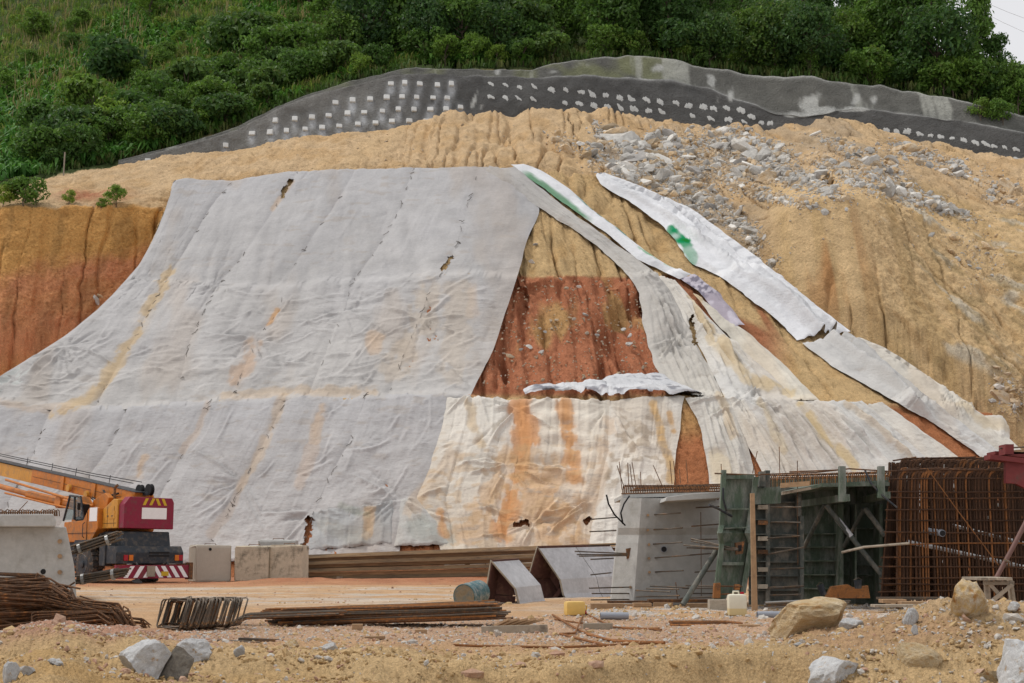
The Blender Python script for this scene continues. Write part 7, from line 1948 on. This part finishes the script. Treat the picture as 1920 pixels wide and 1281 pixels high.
big_rock("dark wedge-shaped stone leaning beside the white slab rock", 331, 1247, 10.0, 58, 70, M_DROCK2, 44, 1.0, ry=.3, cuts=7)
big_rock("bright white jagged rock right of the dark wedge stone", 362, 1220, 10.7, 54, 46, M_WROCK, 45, 1.0, cuts=8)
big_rock("small white rock behind the jagged white one", 386, 1212, 11.0, 30, 26, M_WROCK, 46)
big_rock("grey white stone at the bottom left corner", 20, 1264, 9.8, 30, 40, M_WROCK, 47)
big_rock("pale flat stone right of the corner stone", 54, 1256, 9.9, 26, 18, M_WROCK, 48)
big_rock("pale stone half buried in the red grit", 104, 1242, 10.6, 30, 14, M_WROCK, 49)
big_rock("small white stone with a thin twig beside it", 448, 1222, 10.8, 20, 22, M_WROCK, 50)
big_rock("pointed pale stone below the long bar bundle", 620, 1213, 11.4, 26, 20, M_WROCK, 51)
big_rock("yellow clod stone left of the pointed pale stone", 548, 1208, 11.6, 30, 16, M_OROCK, 52)
big_rock("white brown-edged slab at the lower right bank", 1566, 1254, 9.6, 96, 54, M_WROCK, 53, 1.3, ry=-.45, rz=.3, cuts=7)
big_rock("large grey speckled rock cut off by the right corner", 1900, 1256, 9.0, 92, 96, M_WROCK, 54, .9, ry=-.2, cuts=7)
big_rock("brown split stone half buried in the spoil heap", 1716, 1236, 10.2, 84, 50, M_TROCK2, 55, .8, ry=.25, cuts=8)
big_rock("upright white stone on the spoil heap slope", 1704, 1158, 11.8, 28, 38, M_WROCK, 56, cuts=7)
big_rock("white angular stone touching the tan boulder", 1597, 1170, 13.0, 38, 24, M_WROCK, 57, cuts=7)
big_rock("white stone at the top of the heap beside the trestle", 1900, 1140, 12.6, 26, 20, M_WROCK, 58)
big_rock("thin white stone standing below the upright white one", 1716, 1184, 11.3, 12, 22, M_WROCK, 59)
big_rock("tan broken stone at the foot of the corner rock", 1862, 1268, 9.4, 50, 30, M_TROCK2, 60)
big_rock("tan stone in front of the clean concrete block", 375, 1082, 46.5, 26, 14, M_OROCK, 61)
big_rock("pale flat stone on the bank under the rods", 1454, 1228, 11.2, 22, 12, M_WROCK, 62)
big_rock("grey stone on the gravel slope left of the spoil heap", 1495, 1208, 12.4, 22, 9, M_WROCK, 63)
big_rock("pale stone beside the crane's bumper", 258, 1090, 44, 18, 8, M_WROCK, 64)
# ---------------------------------------------------------------- gravel
fg = random.Random(55)
gs = {0: [], 1: [], 2: []}
def sprinkle(n, x0, x1, Y0, Y1, r0, ks, pw=1.0):
    X_ = []; 
    for _ in range(n):
        Y = 1 / (1 / Y0 + (1 / Y1 - 1 / Y0) * fg.random()); px = fg.uniform(x0, x1); X_.append((Xat(px, Y), Y))
    z = ground_z(np.array([a for a, b in X_]), np.array([b for a, b in X_]))
    for (a, b), zz in zip(X_, z):
        gs[fg.choice(ks)].append((Vector((a, b, zz + .002)), r0 * fg.lognormvariate(0, .5)))
sprinkle(5200, 330, 1560, 13.0, 19.5, .012, (0, 0, 1, 2))
sprinkle(3000, -20, 420, 10.8, 15.5, .010, (0, 2, 2))
sprinkle(7500, -20, 1940, 8.6, 12.5, .012, (1, 1, 1, 1, 1, 2, 0))
sprinkle(1800, 1400, 1940, 9.5, 14.0, .011, (0, 0, 1))
sprinkle(260, -20, 1940, 9.0, 13.0, .022, (0, 1, 1, 2))
sprinkle(1500, 1080, 1900, 18.5, 24.0, .018, (0, 0, 1))
sprinkle(500, 130, 1150, 24, 48, .016, (1, 2, 2))
small_stones("gravel", "pale gravel grains scattered over the yard", gs[0], mat_rock("pale grains", (0.62, 0.56, 0.48), (0.52, 0.50, 0.47), .2, 8, .01), fg, "gravel")
small_stones("gravel", "tan crumbs of earth scattered over the yard", gs[1], mat_rock("tan grains", (0.52, 0.37, 0.195), (0.46, 0.31, 0.15), .2, 8, .01), fg, "gravel")
small_stones("gravel", "reddish grit scattered over the yard", gs[2], mat_rock("red grains", (0.42, 0.24, 0.16), (0.52, 0.36, 0.26), .2, 8, .01), fg, "gravel")
# overhead wires in the sky
for k, (a, b) in enumerate([((1790, -20, 240), (1990, 60, 240)), ((1770, -14, 250), (1990, 92, 250))]):
    w = Place("power_line", "thin overhead wire crossing the sky corner, the %s one" % ("upper" if k == 0 else "lower"), "wire", a[0], a[1], a[2], "overhead wires", onground=False)
    m_ = ((a[0] + b[0]) / 2, (a[1] + b[1]) / 2 + 3, a[2])
    w.bar("cable", [(a[0] - 900, a[1] - 380, a[2]), a, m_, b, (b[0] + 900, b[1] + 420, b[2])], .022, M_BAR, n=5)
